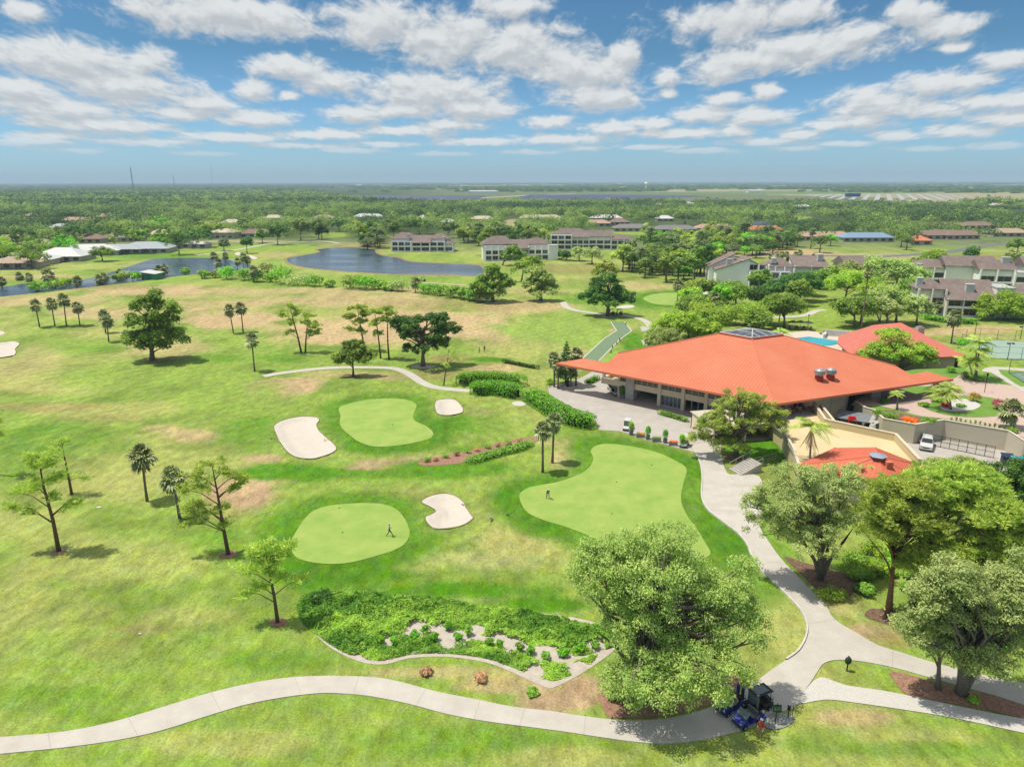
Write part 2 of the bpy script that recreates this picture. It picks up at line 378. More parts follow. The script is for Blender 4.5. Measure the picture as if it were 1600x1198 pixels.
# ================================================================== GROUND
BUNK = [[(428,665),(445,656),(470,651),(494,652),(499,657),(495,663),(498,672),(508,682),(518,690),(526,700),(520,707),(505,713),(487,717),(465,715),(450,707),(440,695),(432,680)],
 [(680,628),(690,624),(708,624),(718,630),(724,642),(715,647),(697,649),(682,645)],
 [(658,784),(672,775),(695,771),(712,775),(725,785),(728,793),(737,805),(739,810),(725,820),(705,825),(680,826),(668,818),(664,808),(674,803),(680,798),(672,792)],
 [(-60,536),(0,535),(20,533),(31,537),(24,545),(25,551),(14,557),(-60,563)],[(-30,517),(0,517),(7,520),(0,524),(-30,526)],
 [(962,481),(975,477),(988,477),(991,480),(978,482)],[(1092,457),(1100,455),(1112,456),(1110,459),(1096,460)],[(366,397),(372,394),(379,397),(372,399)],[(383,400),(392,399),(402,403),(396,405)]]
GREENS = [[(530,637),(548,630),(580,624),(620,623),(643,627),(651,634),(647,645),(646,655),(655,661),(668,667),(677,677),(672,685),(655,690),(630,695),(600,698),(580,697),(560,690),(548,681),(535,670),(531,660),(532,650)],
 [(455,848),(463,830),(475,812),(490,798),(515,790),(545,787),(575,786),(600,788),(618,795),(630,807),(638,822),(640,836),(632,850),(615,860),(590,868),(565,875),(540,880),(510,881),(480,877),(460,868)],
 [(812,772),(826,762),(850,757),(875,752),(905,741),(921,730),(927,716),(923,704),(935,695),(960,694),(1000,700),(1030,708),(1052,718),(1068,727),(1073,736),(1068,755),(1064,780),(1072,803),(1088,825),(1100,845),(1110,866),(1085,876),(1040,880),(1000,872),(960,857),(930,842),(910,833),(880,822),(850,813),(826,802),(815,788)],
 [(1005,467),(1015,461),(1035,458),(1065,458),(1095,461),(1108,467),(1090,474),(1055,477),(1022,475)],
 [(265,478),(262,478),(262,479)]][:4]
bunk_w = [px_poly(b) for b in BUNK]; green_w = [px_poly(g) for g in GREENS]
def inner(x, y):
    dd = np.full(np.shape(x), -1e9)
    for b in bunk_w[:4]:
        xs = [p[0] for p in b]; ys = [p[1] for p in b]
        k = (x > min(xs)-3) & (x < max(xs)+3) & (y > min(ys)-3) & (y < max(ys)+3)
        if k.any(): dd[k] = np.maximum(dd[k], polydist(x[k], y[k], b))
    return dd
def Hb(x, y):
    x = np.asarray(x, float); y = np.asarray(y, float); return H(x, y)-0.55*sm(inner(x, y)/2.2)

C = dict(mid=(162,190,82), light=(202,202,118), straw=(222,194,146), lush=(102,160,26), dark=(108,134,50), brown=(176,158,104), lawn=(164,190,78), forest=(88,108,60), tan=(196,186,140), fieldg=(132,160,92),
         range=(166,194,90), pale=(208,208,138), soil=(206,176,138), greyg=(140,156,104))
BL = [ # px, py, rx, ry, colour, weight
 (60,470,110,10,'straw',.6),(250,455,130,9,'straw',.75),(170,448,90,5,'brown',.5),(330,478,110,7,'straw',.5),(360,500,90,13,'straw',.95),(150,492,80,10,'straw',.6),(600,455,260,6,'straw',.55),(540,470,170,10,'straw',.6),
 (560,520,150,22,'straw',.8),(720,510,110,24,'straw',.95),(640,500,120,14,'straw',.9),(820,480,70,10,'straw',.7),(790,525,70,20,'straw',.6),(260,545,70,20,'straw',.5),(30,570,70,30,'straw',.35),(720,478,120,8,'brown',.35),
 (170,520,90,10,'light',.6),(60,600,140,16,'light',.75),(180,640,120,14,'light',.6),(330,560,60,8,'lush',.5),(440,560,40,8,'lush',.5),(160,545,50,6,'lush',.4),
 (450,603,60,13,'straw',.95),(425,615,40,10,'straw',.5),(560,585,80,6,'straw',.5),(600,592,40,5,'soil',.55),(700,560,40,8,'brown',.6),(680,585,60,8,'brown',.5),
 (60,635,110,8,'brown',.45),(170,655,80,8,'brown',.35),(230,590,180,22,'mid',.7),(380,640,90,30,'mid',.7),(20,720,100,50,'lush',.45),(100,690,100,30,'lush',.4),
 (300,680,50,10,'straw',.6),(250,670,40,8,'straw',.45),(390,680,60,30,'lush',.5),(380,775,48,24,'soil',.8),(400,745,60,20,'straw',.55),(345,800,40,20,'brown',.4),(410,716,30,6,'soil',.7),
 (450,740,110,14,'lush',.8),(560,740,120,10,'lush',.6),(610,722,60,4,'soil',.85),(570,730,40,4,'soil',.7),(650,716,30,3,'soil',.7),(700,730,90,18,'lush',.7),(640,772,70,10,'brown',.35),(750,700,60,8,'lush',.6),
 (730,660,60,18,'lush',.7),(745,645,25,6,'soil',.35),(790,665,50,20,'mid',.5),(620,710,130,6,'light',.5),
 (560,905,140,16,'lush',.8),(700,925,180,14,'lush',.85),(850,945,90,12,'lush',.8),(800,850,70,28,'light',.85),(760,880,110,18,'pale',.45),(640,890,60,12,'light',.3),(850,830,50,12,'lush',.4),
 (500,910,60,30,'lush',.7),(430,860,40,60,'lush',.5),(340,850,50,40,'lush',.35),(150,760,110,30,'light',.5),(60,820,100,30,'light',.4),(180,880,140,40,'light',.45),(80,950,140,40,'light',.25),(220,980,60,12,'brown',.4),(170,1010,60,20,'brown',.25),
 (290,960,110,20,'light',.4),(300,1050,120,20,'mid',.6),(100,1090,120,20,'lush',.35),(420,1030,80,20,'lush',.4),(250,1120,100,14,'lush',.25),(860,1095,50,20,'soil',.75),(800,1070,80,12,'straw',.6),(680,1050,120,8,'straw',.45),(910,1080,30,25,'soil',.9),
 (560,1140,200,30,'mid',.5),(760,1160,150,24,'lush',.35),(900,1185,120,20,'light',.6),(1330,1120,60,12,'straw',.65),(1400,1150,160,12,'light',.4),(1280,1160,60,20,'lush',.4),(1450,1170,120,12,'lush',.4),(350,1160,140,20,'light',.5),
 (1150,800,60,60,'lush',.7),(1190,880,50,60,'lush',.55),(1230,990,40,30,'light',.5),(1105,735,20,20,'straw',.3),(1000,690,70,5,'straw',.35),(885,715,25,20,'straw',.5),(870,690,30,12,'straw',.35),(900,680,60,10,'lush',.4),
 (1330,945,60,20,'straw',.4),(1370,985,50,14,'soil',.7),(1330,900,40,30,'lush',.4),(1450,940,100,50,'mid',.7),(1200,700,60,30,'lush',.8),(1400,1000,60,12,'brown',.5),
 (870,520,110,28,'range',.95),(920,545,60,24,'range',.9),(800,545,60,16,'light',.5),(760,575,50,6,'straw',.7),(765,562,40,4,'lush',.8),(900,555,25,14,'straw',.5),(990,535,22,20,'lush',.9),(970,515,20,8,'straw',.5),
 (940,470,60,7,'lush',.5),(1050,470,80,14,'lush',.6),(900,420,80,8,'brown',.5),(870,440,90,10,'light',.5),(930,445,70,8,'lush',.35),(1010,445,60,6,'straw',.5),(1100,440,100,5,'mid',.5),
 (560,440,230,8,'lawn',.9),(650,432,90,6,'lush',.3),(420,390,90,10,'lawn',.8),(560,382,60,4,'straw',.3),(420,398,50,4,'straw',.5),(340,395,70,6,'lawn',.9),(640,405,110,7,'lawn',.95),(240,400,70,5,'lush',.6),(100,435,120,8,'lawn',.7),(60,432,60,4,'straw',.6),
 (1290,400,170,5,'tan',.9),(1240,395,60,6,'straw',.8),(1400,412,120,5,'tan',.8),(1530,405,70,9,'brown',.5),(1150,390,60,4,'straw',.5),(1160,370,110,6,'lawn',.4),(1000,363,60,4,'lawn',.8),(880,364,40,4,'lawn',.6),(1240,340,24,5,'lawn',.8),(1300,355,40,3,'lush',.4),
 (1460,363,70,5,'tan',.8),(1480,350,60,3,'tan',.4),(1590,345,30,4,'tan',.8),(800,350,20,8,'tan',.7),(790,360,30,4,'lawn',.5),(380,377,70,2,'tan',.7),(520,367,30,4,'lawn',.7),
 (1300,480,60,16,'lawn',.9),(1420,520,90,5,'straw',.7),(1520,514,90,5,'straw',.7),(1540,525,60,3,'tan',.5),(1320,500,60,12,'lawn',.9),(1230,500,60,12,'lawn',.5),(1160,460,60,10,'lawn',.5),(1560,580,60,14,'lawn',.8),(1450,560,80,14,'mid',.5)]
def ground_colour(x, y):
    n1 = fbm(x/26, y/26, 3); n2 = fbm(x/9, y/9, 11); n3 = fbm(x/60, y/60, 21); n4 = fbm(x/2.6, y/5.0, 31)
    px, py = proj(x, y, 0*x)
    c = {k: np.array(lin(*v)[:3]) for k, v in C.items()}
    def mixc(a, b, w): return a*(1-w[:, None])+b*w[:, None]
    col = np.tile(c['mid'], (len(x), 1))
    col = mixc(col, c['light'], sm((n1-0.42)*4)*0.55)
    col = mixc(col, c['dark'], sm((n2-0.54)*6)*0.45)
    col = mixc(col, c['brown'], sm((n3-0.6)*6)*0.2)
    # the wooded and built land beyond the course
    w = sm((400-py)/26); col = mixc(col, 0.6*c['greyg']+0.4*c['forest'], w*0.85)
    w = sm((372-py)/14); col = mixc(col, c['forest'], w*0.9)
    amp = np.where(py > 430, 0.9, 0.5)
    for (bx, by, rx, ry, k, a) in BL:
        d = np.hypot((px-bx)/rx, (py-by)/ry)+(n2-0.5)*1.3*amp+(n4-0.5)*0.6*amp
        col = mixc(col, c[k], sm((1.3-d)/0.7)*min(1, a*1.25))
    # farmland to the horizon: fields in blocks
    far = sm((318-py)/3)*(x*0+1)
    cell = 620.0
    ang = 0.35; u = (x*math.cos(ang)+y*math.sin(ang)); v = (-x*math.sin(ang)+y*math.cos(ang))
    hv = _h(np.floor(u/1500), np.floor(v/cell), 5)
    right = sm((px-560)/200+ (n3-.5)*1.0)
    fld = np.where(hv[:, None] < 0.35, c['tan'], np.where(hv[:, None] < 0.7, c['fieldg'], c['greyg']*0.85))
    fcol = mixc(np.tile(c['forest'], (len(x), 1))*0.9, fld*0.92, right)
    hv2 = _h(np.floor(u/2600), np.floor(v/1700), 9); fcol = np.where(((hv2 > 0.72) & (py < 296))[:, None], c['forest']*0.9, fcol)
    fcol = np.where(((py < 288.5) & (hv2 > 0.35))[:, None], c['forest']*0.85, fcol)
    col = mixc(col, fcol, far)
    # collars of longer lush grass round the greens, trimmed sand lips
    for g in green_w:
        xs = [p[0] for p in g]; ys = [p[1] for p in g]; k = (x > min(xs)-8) & (x < max(xs)+8) & (y > min(ys)-8) & (y < max(ys)+8)
        if k.any():
            d = -polydist(x[k], y[k], g); w = sm(1-(d-2.0)/4.0)*0.95; col[k] = mixc(col[k], c['lush']*0.92, np.clip(w*(0.8+0.5*(n2[k]-.3)), 0, 1))
    for g in bunk_w[:4]:
        xs = [p[0] for p in g]; ys = [p[1] for p in g]; k = (x > min(xs)-5) & (x < max(xs)+5) & (y > min(ys)-5) & (y < max(ys)+5)
        if k.any():
            d = -polydist(x[k], y[k], g); w = sm(1-(d-0.5)/2.0)*0.6; col[k] = mixc(col[k], 0.6*c['lush']+0.4*c['light'], w)
    return col
def build_ground():
    az = np.radians(np.concatenate([np.arange(-100, -41, 1.5), np.arange(-41, 41.01, 0.19), np.arange(42, 101, 1.5)]))
    r = [6.0]
    while r[-1] < 60000: r.append(r[-1]*(1.03 if r[-1] < 30 else 1.0085 if r[-1] < 700 else 1.03))
    r = np.array(r); A, R = np.meshgrid(az, r); x = (np.sin(A)*R).ravel(); y = (np.cos(A)*R).ravel()
    z = Hb(x, y); d = inner(x, y); z = z-0.22*sm(d/0.8)-0.5*sm(d/3.0); col = ground_colour(x, y)
    nr, na = A.shape; idx = np.arange(nr*na).reshape(nr, na)
    f = np.stack([idx[:-1, :-1], idx[:-1, 1:], idx[1:, 1:], idx[1:, :-1]], -1).reshape(-1, 4)[:, ::-1]
    me = bpy.data.meshes.new('ground'); fast_mesh(me, np.stack([x, y, z], 1), f)
    a = me.color_attributes.new('Col', 'FLOAT_COLOR', 'POINT'); a.data.foreach_set('color', np.concatenate([col, np.ones((len(col), 1))], 1).astype(np.float32).ravel())
    m = bpy.data.materials.new('turf'); m.use_nodes = True; nt = m.node_tree; N = nt.nodes; L = nt.links; b = N['Principled BSDF']; b.inputs['Roughness'].default_value = 0.85; b.inputs['Specular IOR Level'].default_value = 0.15
    at = N.new('ShaderNodeAttribute'); at.attribute_name = 'Col'; tc = N.new('ShaderNodeTexCoord')
    def nz(s, det, sc_=(1, 1, 1), rot=0.0):
        mp = N.new('ShaderNodeMapping'); mp.inputs['Scale'].default_value = sc_; mp.inputs['Rotation'].default_value = (0, 0, rot); L.new(tc.outputs['Object'], mp.inputs[0])
        n = N.new('ShaderNodeTexNoise'); n.inputs['Scale'].default_value = s; n.inputs['Detail'].default_value = det; n.inputs['Roughness'].default_value = 0.7; L.new(mp.outputs[0], n.inputs['Vector']); return n.outputs['Fac']
    def mr(v, a, b_, c_, d_):
        n = N.new('ShaderNodeMapRange'); n.inputs[1].default_value = a; n.inputs[2].default_value = b_; n.inputs[3].default_value = c_; n.inputs[4].default_value = d_; L.new(v, n.inputs[0]); return n.outputs[0]
    def ml(a, b_):
        n = N.new('ShaderNodeMath'); n.operation = 'MULTIPLY'; L.new(a, n.inputs[0]); L.new(b_, n.inputs[1]); return n.outputs[0]
    v = ml(ml(mr(nz(0.9, 8, (1, 0.55, 1), 0.3), 0.32, 0.68, 0.70, 1.26), mr(nz(0.22, 5, (1, 0.3, 1), -0.25), 0.3, 0.7, 0.86, 1.14)), mr(nz(4.5, 6), 0.34, 0.66, 0.72, 1.26))
    wv = N.new('ShaderNodeTexWave'); wv.inputs['Scale'].default_value = 0.09; wv.inputs['Distortion'].default_value = 1.2; wv.inputs['Detail'].default_value = 2; mpw = N.new('ShaderNodeMapping'); mpw.inputs['Rotation'].default_value = (0, 0, 0.75); L.new(tc.outputs['Object'], mpw.inputs[0]); L.new(mpw.outputs[0], wv.inputs['Vector'])
    v = ml(v, mr(ml(wv.outputs['Fac'], nz(0.03, 2)), 0.0, 0.6, 0.95, 1.06)); v = ml(v, mr(nz(2.0, 6, (1, 0.6, 1), 0.5), 0.30, 0.46, 0.70, 1.0)); v = ml(v, mr(nz(0.10, 4, (1, 0.12, 1), -0.9), 0.38, 0.62, 0.90, 1.09))
    hs = N.new('ShaderNodeHueSaturation'); L.new(at.outputs['Color'], hs.inputs['Color']); L.new(v, hs.inputs['Value']); L.new(mr(nz(0.35, 4), 0.3, 0.7, 0.485, 0.52), hs.inputs['Hue']); L.new(mr(nz(0.6, 5), 0.3, 0.7, 0.88, 1.12), hs.inputs['Saturation'])
    L.new(hs.outputs[0], b.inputs['Base Color'])
    bp = N.new('ShaderNodeBump'); bp.inputs['Strength'].default_value = 0.8; bp.inputs['Distance'].default_value = 0.3; L.new(nz(1.4, 8, (1, 0.6, 1), 0.4), bp.inputs['Height']); L.new(bp.outputs[0], b.inputs['Normal'])
    o = link_mesh('ground', me, m, None, True); o['kind'] = 'structure'; MATS['turf'] = m
def fast_mesh(me, v, f):
    """numpy arrays -> mesh; f is (n, k)"""
    k = f.shape[1]; me.vertices.add(len(v)); me.vertices.foreach_set('co', np.ascontiguousarray(v, np.float32).ravel())
    me.loops.add(f.size); me.loops.foreach_set('vertex_index', np.ascontiguousarray(f, np.int32).ravel())
    me.polygons.add(len(f)); me.polygons.foreach_set('loop_start', np.arange(0, f.size, k, dtype=np.int32)); 
    try: me.polygons.foreach_set('loop_total', np.full(len(f), k, np.int32))
    except Exception: pass
    me.update(calc_edges=True)
build_ground()

# ------------------------------------------------------------------ surfaces
m_path = mat('concrete_path', (233,227,217), 0.9, rgb2=(214,207,196), scale=0.5, bump=0.15, bscale=9)
m_plaza = mat('concrete_plaza', (222,214,204), 0.9, rgb2=(200,194,188), scale=0.35, bump=0.15, bscale=8)
m_gravel = mat('shell_gravel', (232,228,220), 0.95, var=0.14, scale=7, bump=0.5, bscale=14)
m_sand = mat('bunker_sand', (236,226,213), 0.95, var=0.06, scale=1.6, bump=0.12, bscale=4)
m_green = mat('putting_green', (150,190,80), 0.8, rgb2=(186,208,106), scale=0.3, bump=0.0)
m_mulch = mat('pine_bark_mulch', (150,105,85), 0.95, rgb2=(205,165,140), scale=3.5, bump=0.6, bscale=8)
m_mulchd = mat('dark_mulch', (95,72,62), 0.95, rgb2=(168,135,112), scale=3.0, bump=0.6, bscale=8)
m_asph = mat('asphalt', (132,132,132), 0.9, var=0.1, scale=0.8)
m_pink = mat('pink_pavers', (226,200,186), 0.9, var=0.06, scale=1.2, bump=0.1)
m_sandy = mat('sandy_soil', (232,222,210), 0.95, rgb2=(206,192,178), scale=1.5, bump=0.4)
m_lawn = mat('lawn_grass', (138,178,72), 0.85, rgb2=(112,160,56), scale=0.5, bump=0.3, bscale=6)
m_lawnl = mat('light_lawn_grass', (180,195,100), 0.85, rgb2=(140,180,72), scale=0.35, bump=0.3, bscale=6)
m_mat = mat('tee_mat_turf', (134,160,124), 0.9, var=0.12, scale=0.8)
m_white = mat('white_line_paint', (236,232,222), 0.7, var=0.04)
def water_mat():
    m = bpy.data.materials.new('water'); m.use_nodes = True; nt = m.node_tree; N = nt.nodes; L = nt.links; b = N['Principled BSDF']
    b.inputs['Base Color'].default_value = lin(84,104,122, k=0.5); b.inputs['Roughness'].default_value = 0.12; b.inputs['Specular IOR Level'].default_value = 0.5; b.inputs['IOR'].default_value = 1.33
    tc = N.new('ShaderNodeTexCoord'); mp = N.new('ShaderNodeMapping'); mp.inputs['Scale'].default_value = (0.4, 1.0, 1); L.new(tc.outputs['Object'], mp.inputs[0])
    n = N.new('ShaderNodeTexNoise'); n.inputs['Scale'].default_value = 1.2; n.inputs['Detail'].default_value = 6; L.new(mp.outputs[0], n.inputs['Vector'])
    bp = N.new('ShaderNodeBump'); bp.inputs['Strength'].default_value = 0.35; bp.inputs['Distance'].default_value = 0.12; L.new(n.outputs['Fac'], bp.inputs['Height']); L.new(bp.outputs[0], b.inputs['Normal'])
    n2 = N.new('ShaderNodeTexNoise'); n2.inputs['Scale'].default_value = 0.03; n2.inputs['Detail'].default_value = 5; mp2 = N.new('ShaderNodeMapping'); mp2.inputs['Scale'].default_value = (0.5, 2.0, 1); L.new(tc.outputs['Object'], mp2.inputs[0]); L.new(mp2.outputs[0], n2.inputs['Vector'])
    r = N.new('ShaderNodeMapRange'); r.inputs[1].default_value = 0.35; r.inputs[2].default_value = 0.65; r.inputs[3].default_value = 0.08; r.inputs[4].default_value = 0.3; L.new(n2.outputs['Fac'], r.inputs[0]); L.new(r.outputs[0], b.inputs['Roughness'])
    return m
m_water = water_mat()
for b_, w in zip(BUNK, bunk_w):
    near = max(p[1] for p in b_) > 500
    tag(sheet('sand_bunker', w, m_sand, cell=0.8 if near else 3, hf=Hb if near else H, dz=0.05, kind='structure'))
m_rim = mat('bunker_lip_turf', (160,160,104), 0.9, var=0.2, scale=3)
for w in bunk_w[:4]:
    ring = [Vector(p) for p in w]; n = len(ring); c = sum(ring, Vector((0, 0)))/n; mb = MB(); 
    for i in range(n):
        a, b = ring[i], ring[(i+1) % n]; 
        ta = (ring[(i+1) % n]-ring[i-1]).normalized(); tb = (ring[(i+2) % n]-ring[i]).normalized()
        na = Vector((ta.y, -ta.x)); nb = Vector((tb.y, -tb.x))
        if (a+na*0.3-c).length < (a-c).length-0.29: na = -na; nb = -nb
        A0 = a+na*0.09; B0 = b+nb*0.09; A1 = a-na*0.02; B1 = b-nb*0.02
        h = lambda p, d: (p.x, p.y, float(H(p.x, p.y))+d)
        mb.quad(h(A0, 0.05), h(B0, 0.05), h(B1, 0.13), h(A1, 0.13)); mb.quad(h(A1, 0.13), h(B1, 0.13), h(B1, 0.0), h(A1, 0.0))
    o = mb.build('bunker_lip', m_rim); o['kind'] = 'structure'
for w in green_w: sheet('putting_green', w, m_green, cell=1.5, dz=0.05)

PATH = [(-60,1158),(0,1152),(100,1143),(180,1127),(260,1103),(330,1082),(400,1066),(460,1058),(520,1056),(580,1058),(620,1064),(680,1080),(740,1092),(800,1104),(860,1111),(920,1120),(980,1126),(1040,1123),(1090,1112),(1130,1097),(1160,1080),(1190,1058),(1225,1033),(1248,1017),(1259,998),(1261,978),(1252,955),(1233,933),(1208,908),(1188,890),(1174,868),(1167,850),(1152,832),(1128,814),(1105,795),(1096,775),(1097,745),(1093,722),(1083,703),(1078,698),(1122,692),(1127,712),(1136,739),(1155,741),(1186,744),(1192,770),(1190,800),(1187,822),(1200,845),(1222,875),(1246,900),(1270,925),(1290,945),(1303,967),(1340,990),(1372,1008),(1410,1020),(1450,1033),(1500,1046),(1560,1060),(1640,1078),(1640,1112),(1560,1088),(1500,1072),(1450,1058),(1400,1044),(1350,1034),(1310,1031),(1288,1036),(1278,1048),(1268,1064),(1255,1082),(1246,1097),(1237,1108),(1205,1115),(1190,1128),(1150,1143),(1100,1155),(1050,1161),(1000,1160),(940,1152),(880,1143),(820,1135),(760,1127),(700,1116),(640,1100),(580,1088),(540,1084),(500,1083),(440,1090),(380,1102),(320,1120),(250,1142),(180,1157),(100,1168),(0,1178),(-60,1184)]
pw = px_poly(PATH, smooth=3)
sheet('cart_path', pw, m_path, cell=1.5, dz=0.07, skirt=0.12)
# expansion joints across the path
m_joint = mat('path_joint', (200,193,182), 0.9)
jb = MB()
for (a, b) in [((561,1057),(551,1087)),((665,1077),(650,1103)),((820,1106),(812,1134)),((915,1119),(912,1148)),((460,1058),(470,1085)),((330,1082),(345,1111)),((200,1121),(215,1149)),((75,1146),(80,1171)),((750,1094),(741,1123)),((1004,1126),(1004,1160)),((1395,1017),(1394,1043)),((1305,968),(1262,975)),((1224,878),(1182,882)),((1187,760),(1097,755)),((1165,800),(1106,796))]:
    A, B = P(*a), P(*b); t = (B-A).normalized(); n = Vector((-t.y, t.x, 0))*0.022
    m_ = 10
    for i in range(m_):
        q0 = A.lerp(B, i/m_); q1 = A.lerp(B, (i+1)/m_)
        pp = [q0-n, q0+n, q1+n, q1-n]; jb.quad(*[(p.x, p.y, float(H(p.x, p.y))+0.078) for p in pp])
o = jb.build('path_joints', m_joint); o['kind'] = 'structure'
# raised curb on the inner side of the bend
cl = px_poly([(1083,702),(1093,722),(1097,745),(1096,775),(1105,796),(1128,815),(1152,833),(1167,851),(1174,869),(1188,891),(1208,909),(1233,934),(1252,956),(1261,979),(1258,998),(1247,1017),(1228,1031)], smooth=0)
cl = spline(cl, 4); cb = MB(); pl_ = ribbon(cl, 0.16); nn = len(cl)
for i in range(nn-1):
    l0, l1 = pl_[i], pl_[i+1]; r0, r1 = pl_[2*nn-1-i], pl_[2*nn-2-i]; z = float(H(*l0))
    q = [(l0[0], l0[1]), (l1[0], l1[1]), (r1[0], r1[1]), (r0[0], r0[1])]
    cb.quad(*[(a, b, z+0.22) for a, b in q]); cb.quad((*q[0], z+0.22), (*q[1], z+0.22), (*q[1], z), (*q[0], z)); cb.quad((*q[3], z+0.22), (*q[2], z+0.22), (*q[2], z), (*q[3], z))
o = cb.build('path_curb', mat('curb_concrete', (238,232,222), 0.85)); o['kind'] = 'structure'
sheet('gravel_path', px_poly([(1258,1078),(1282,1058),(1320,1070),(1380,1079),(1440,1091),(1500,1104),(1560,1116),(1640,1132),(1640,1152),(1540,1132),(1470,1118),(1400,1107),(1330,1097),(1290,1093),(1246,1099)], smooth=3), m_gravel, dz=0.055, cell=1.5)
sheet('mulch_bed', px_poly([(1392,1048),(1450,1062),(1520,1080),(1640,1108),(1640,1130),(1560,1113),(1480,1098),(1420,1086),(1402,1070)], smooth=3), m_mulch, dz=0.05, cell=1.5)
sheet('mulch_bed', px_poly([(935,1060),(990,1040),(1060,1040),(1130,1050),(1160,1066),(1128,1093),(1088,1108),(1038,1119),(980,1122),(945,1115)], smooth=3), m_mulch, dz=0.05, cell=1.5)
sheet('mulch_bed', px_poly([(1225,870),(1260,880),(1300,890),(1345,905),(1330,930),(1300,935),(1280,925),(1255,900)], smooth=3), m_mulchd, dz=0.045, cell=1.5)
sheet('sandy_bed', px_poly([(466,955),(474,972),(498,996),(518,1013),(560,1033),(600,1038),(640,1028),(700,1026),(760,1035),(800,1050),(850,1073),(870,1072),(915,1048),(965,1010),(960,985),(900,965),(820,955),(700,938),(600,927),(500,926),(474,936)], smooth=3), m_sandy, dz=0.03, cell=1.2)
sheet('mulch_bed', px_poly([(655,722),(690,713),(740,702),(790,690),(835,682),(836,692),(800,704),(750,718),(700,726),(660,727)], smooth=3), m_mulch, dz=0.035, cell=1.2)
# service plaza in front of the clubhouse
sheet('plaza', px_poly([(856,604),(859,619),(880,630),(898,639),(925,654),(934,663),(936,672),(970,674),(1012,687),(1060,700),(1083,706),(1123,701),(1135,690),(1190,688),(1230,680),(1220,640),(1100,625),(1000,590),(930,578),(905,592),(890,597)], smooth=0), m_plaza, dz=0.055, cell=3, skirt=0.1)
# middle cart path and others
def path_line(pts, w, m=m_path, name='cart_path', dz=0.06):
    q = [P(*p) for p in pts]; l = spline([(v.x, v.y) for v in q], 5)
    return sheet(name, ribbon(l, w), m, dz=dz, cell=1.5, skirt=0.08)
path_line([(412,588),(440,583),(500,576),(550,574),(608,575),(630,580),(645,588),(660,598),(685,606),(735,611)], 2.2)
path_line([(880,472),(884,479),(900,485),(935,490),(975,493),(1000,498),(1014,506),(1016,514),(1004,514)], 2.4)
path_line([(-20,378),(60,376),(330,377),(480,375)], 3.0) if False else None
path_line([(300,400),(372,390),(430,380),(500,377),(530,380)], 3.0)
path_line([(1170,497),(1250,494),(1275,486),(1290,484)], 2.5)
path_line([(640,440),(700,444),(740,447)], 1.6, m_sandy)
m_conc2 = mat('tee_pad_concrete', (214,210,204), 0.9)
for q in ([(1000,511),(1016,511),(1016,517),(1003,518)],[(1001,531),(1012,532),(1019,539),(1006,540)],[(782,586),(793,585),(794,589),(783,590)]): sheet('tee_pad', px_poly(q, smooth=0), m_conc2, dz=0.1, cell=0, skirt=0.1)
sheet('sandy_patch', px_poly([(800,629),(812,627),(822,630),(818,634),(805,634)], smooth=2), m_gravel, dz=0.04, cell=1)
# hitting mats strip of the driving range
tl = px_poly([(965,503),(975,517),(956,530),(922,563)], smooth=0)
sheet('tee_mat_strip', ribbon(tl, 4.2), m_mat, dz=0.05, cell=0)
ml_ = MB()
for s in (-1, 1):
    off = [];
    rb = ribbon(tl, 4.3); side = rb[:len(tl)] if s < 0 else rb[len(tl):][::-1]
    pol = ribbon(side, 0.3); n_ = len(side)
    for i in range(n_-1): ml_.quad(*[(p[0], p[1], float(H(p[0], p[1]))+0.07) for p in (pol[i], pol[i+1], pol[2*n_-2-i], pol[2*n_-1-i])])
o = ml_.build('tee_strip_edging', m_white); o['kind'] = 'structure'
# water
sheet('lake', px_poly([(449,404),(470,400),(500,394),(497,390),(530,387),(555,387),(583,390),(588,396),(600,400),(622,403),(640,409),(690,412),(748,415),(752,430),(700,429),(640,429),(560,425),(520,422),(480,418),(455,412)], smooth=3), m_water, dz=0.05, cell=0)
sheet('pond', px_poly([(-40,452),(0,449),(44,443),(110,440),(165,428),(215,412),(240,405),(290,403),(340,404),(380,411),(400,420),(340,425),(280,431),(240,437),(180,444),(100,453),(45,459),(-40,466)], smooth=3), m_water, dz=0.05, cell=0)
m_bank = mat('lake_bank_soil', (186,165,120), 0.95, rgb2=(140,140,80), scale=0.3)
sheet('lake_bank', px_poly([(444,404),(466,399),(496,394),(492,389),(530,385.6),(560,385.6),(588,389),(593,395.5),(604,398.5),(626,401),(642,407.5),(690,410.5),(754,413.5),(760,431),(700,430.5),(640,430.5),(560,426.5),(520,423.5),(480,419.5),(450,413)], smooth=3), m_bank, dz=0.02, cell=0)
for q in ([(1240,347),(1262,346.5),(1266,353),(1242,353.5)],[(1275,349),(1300,348),(1326,351),(1318,354),(1280,354)],[(1262,332),(1272,331.5),(1274,335.5),(1263,336)]): sheet('pond', px_poly(q, smooth=2), m_water, dz=0.05, cell=0)
# the road on the right
rd = [P(*p) for p in [(1180,398),(1300,400),(1360,401),(1430,398),(1480,394),(1510,389),(1550,383),(1640,376)]]
sheet('road', ribbon(spline([(v.x, v.y) for v in rd], 5), 8.0), m_asph, dz=0.05, cell=0)
sheet('far_road', ribbon([tuple(P(*p).xy) for p in [(1480,382),(1540,378),(1640,380)]], 6), m_asph, dz=0.05, cell=0)
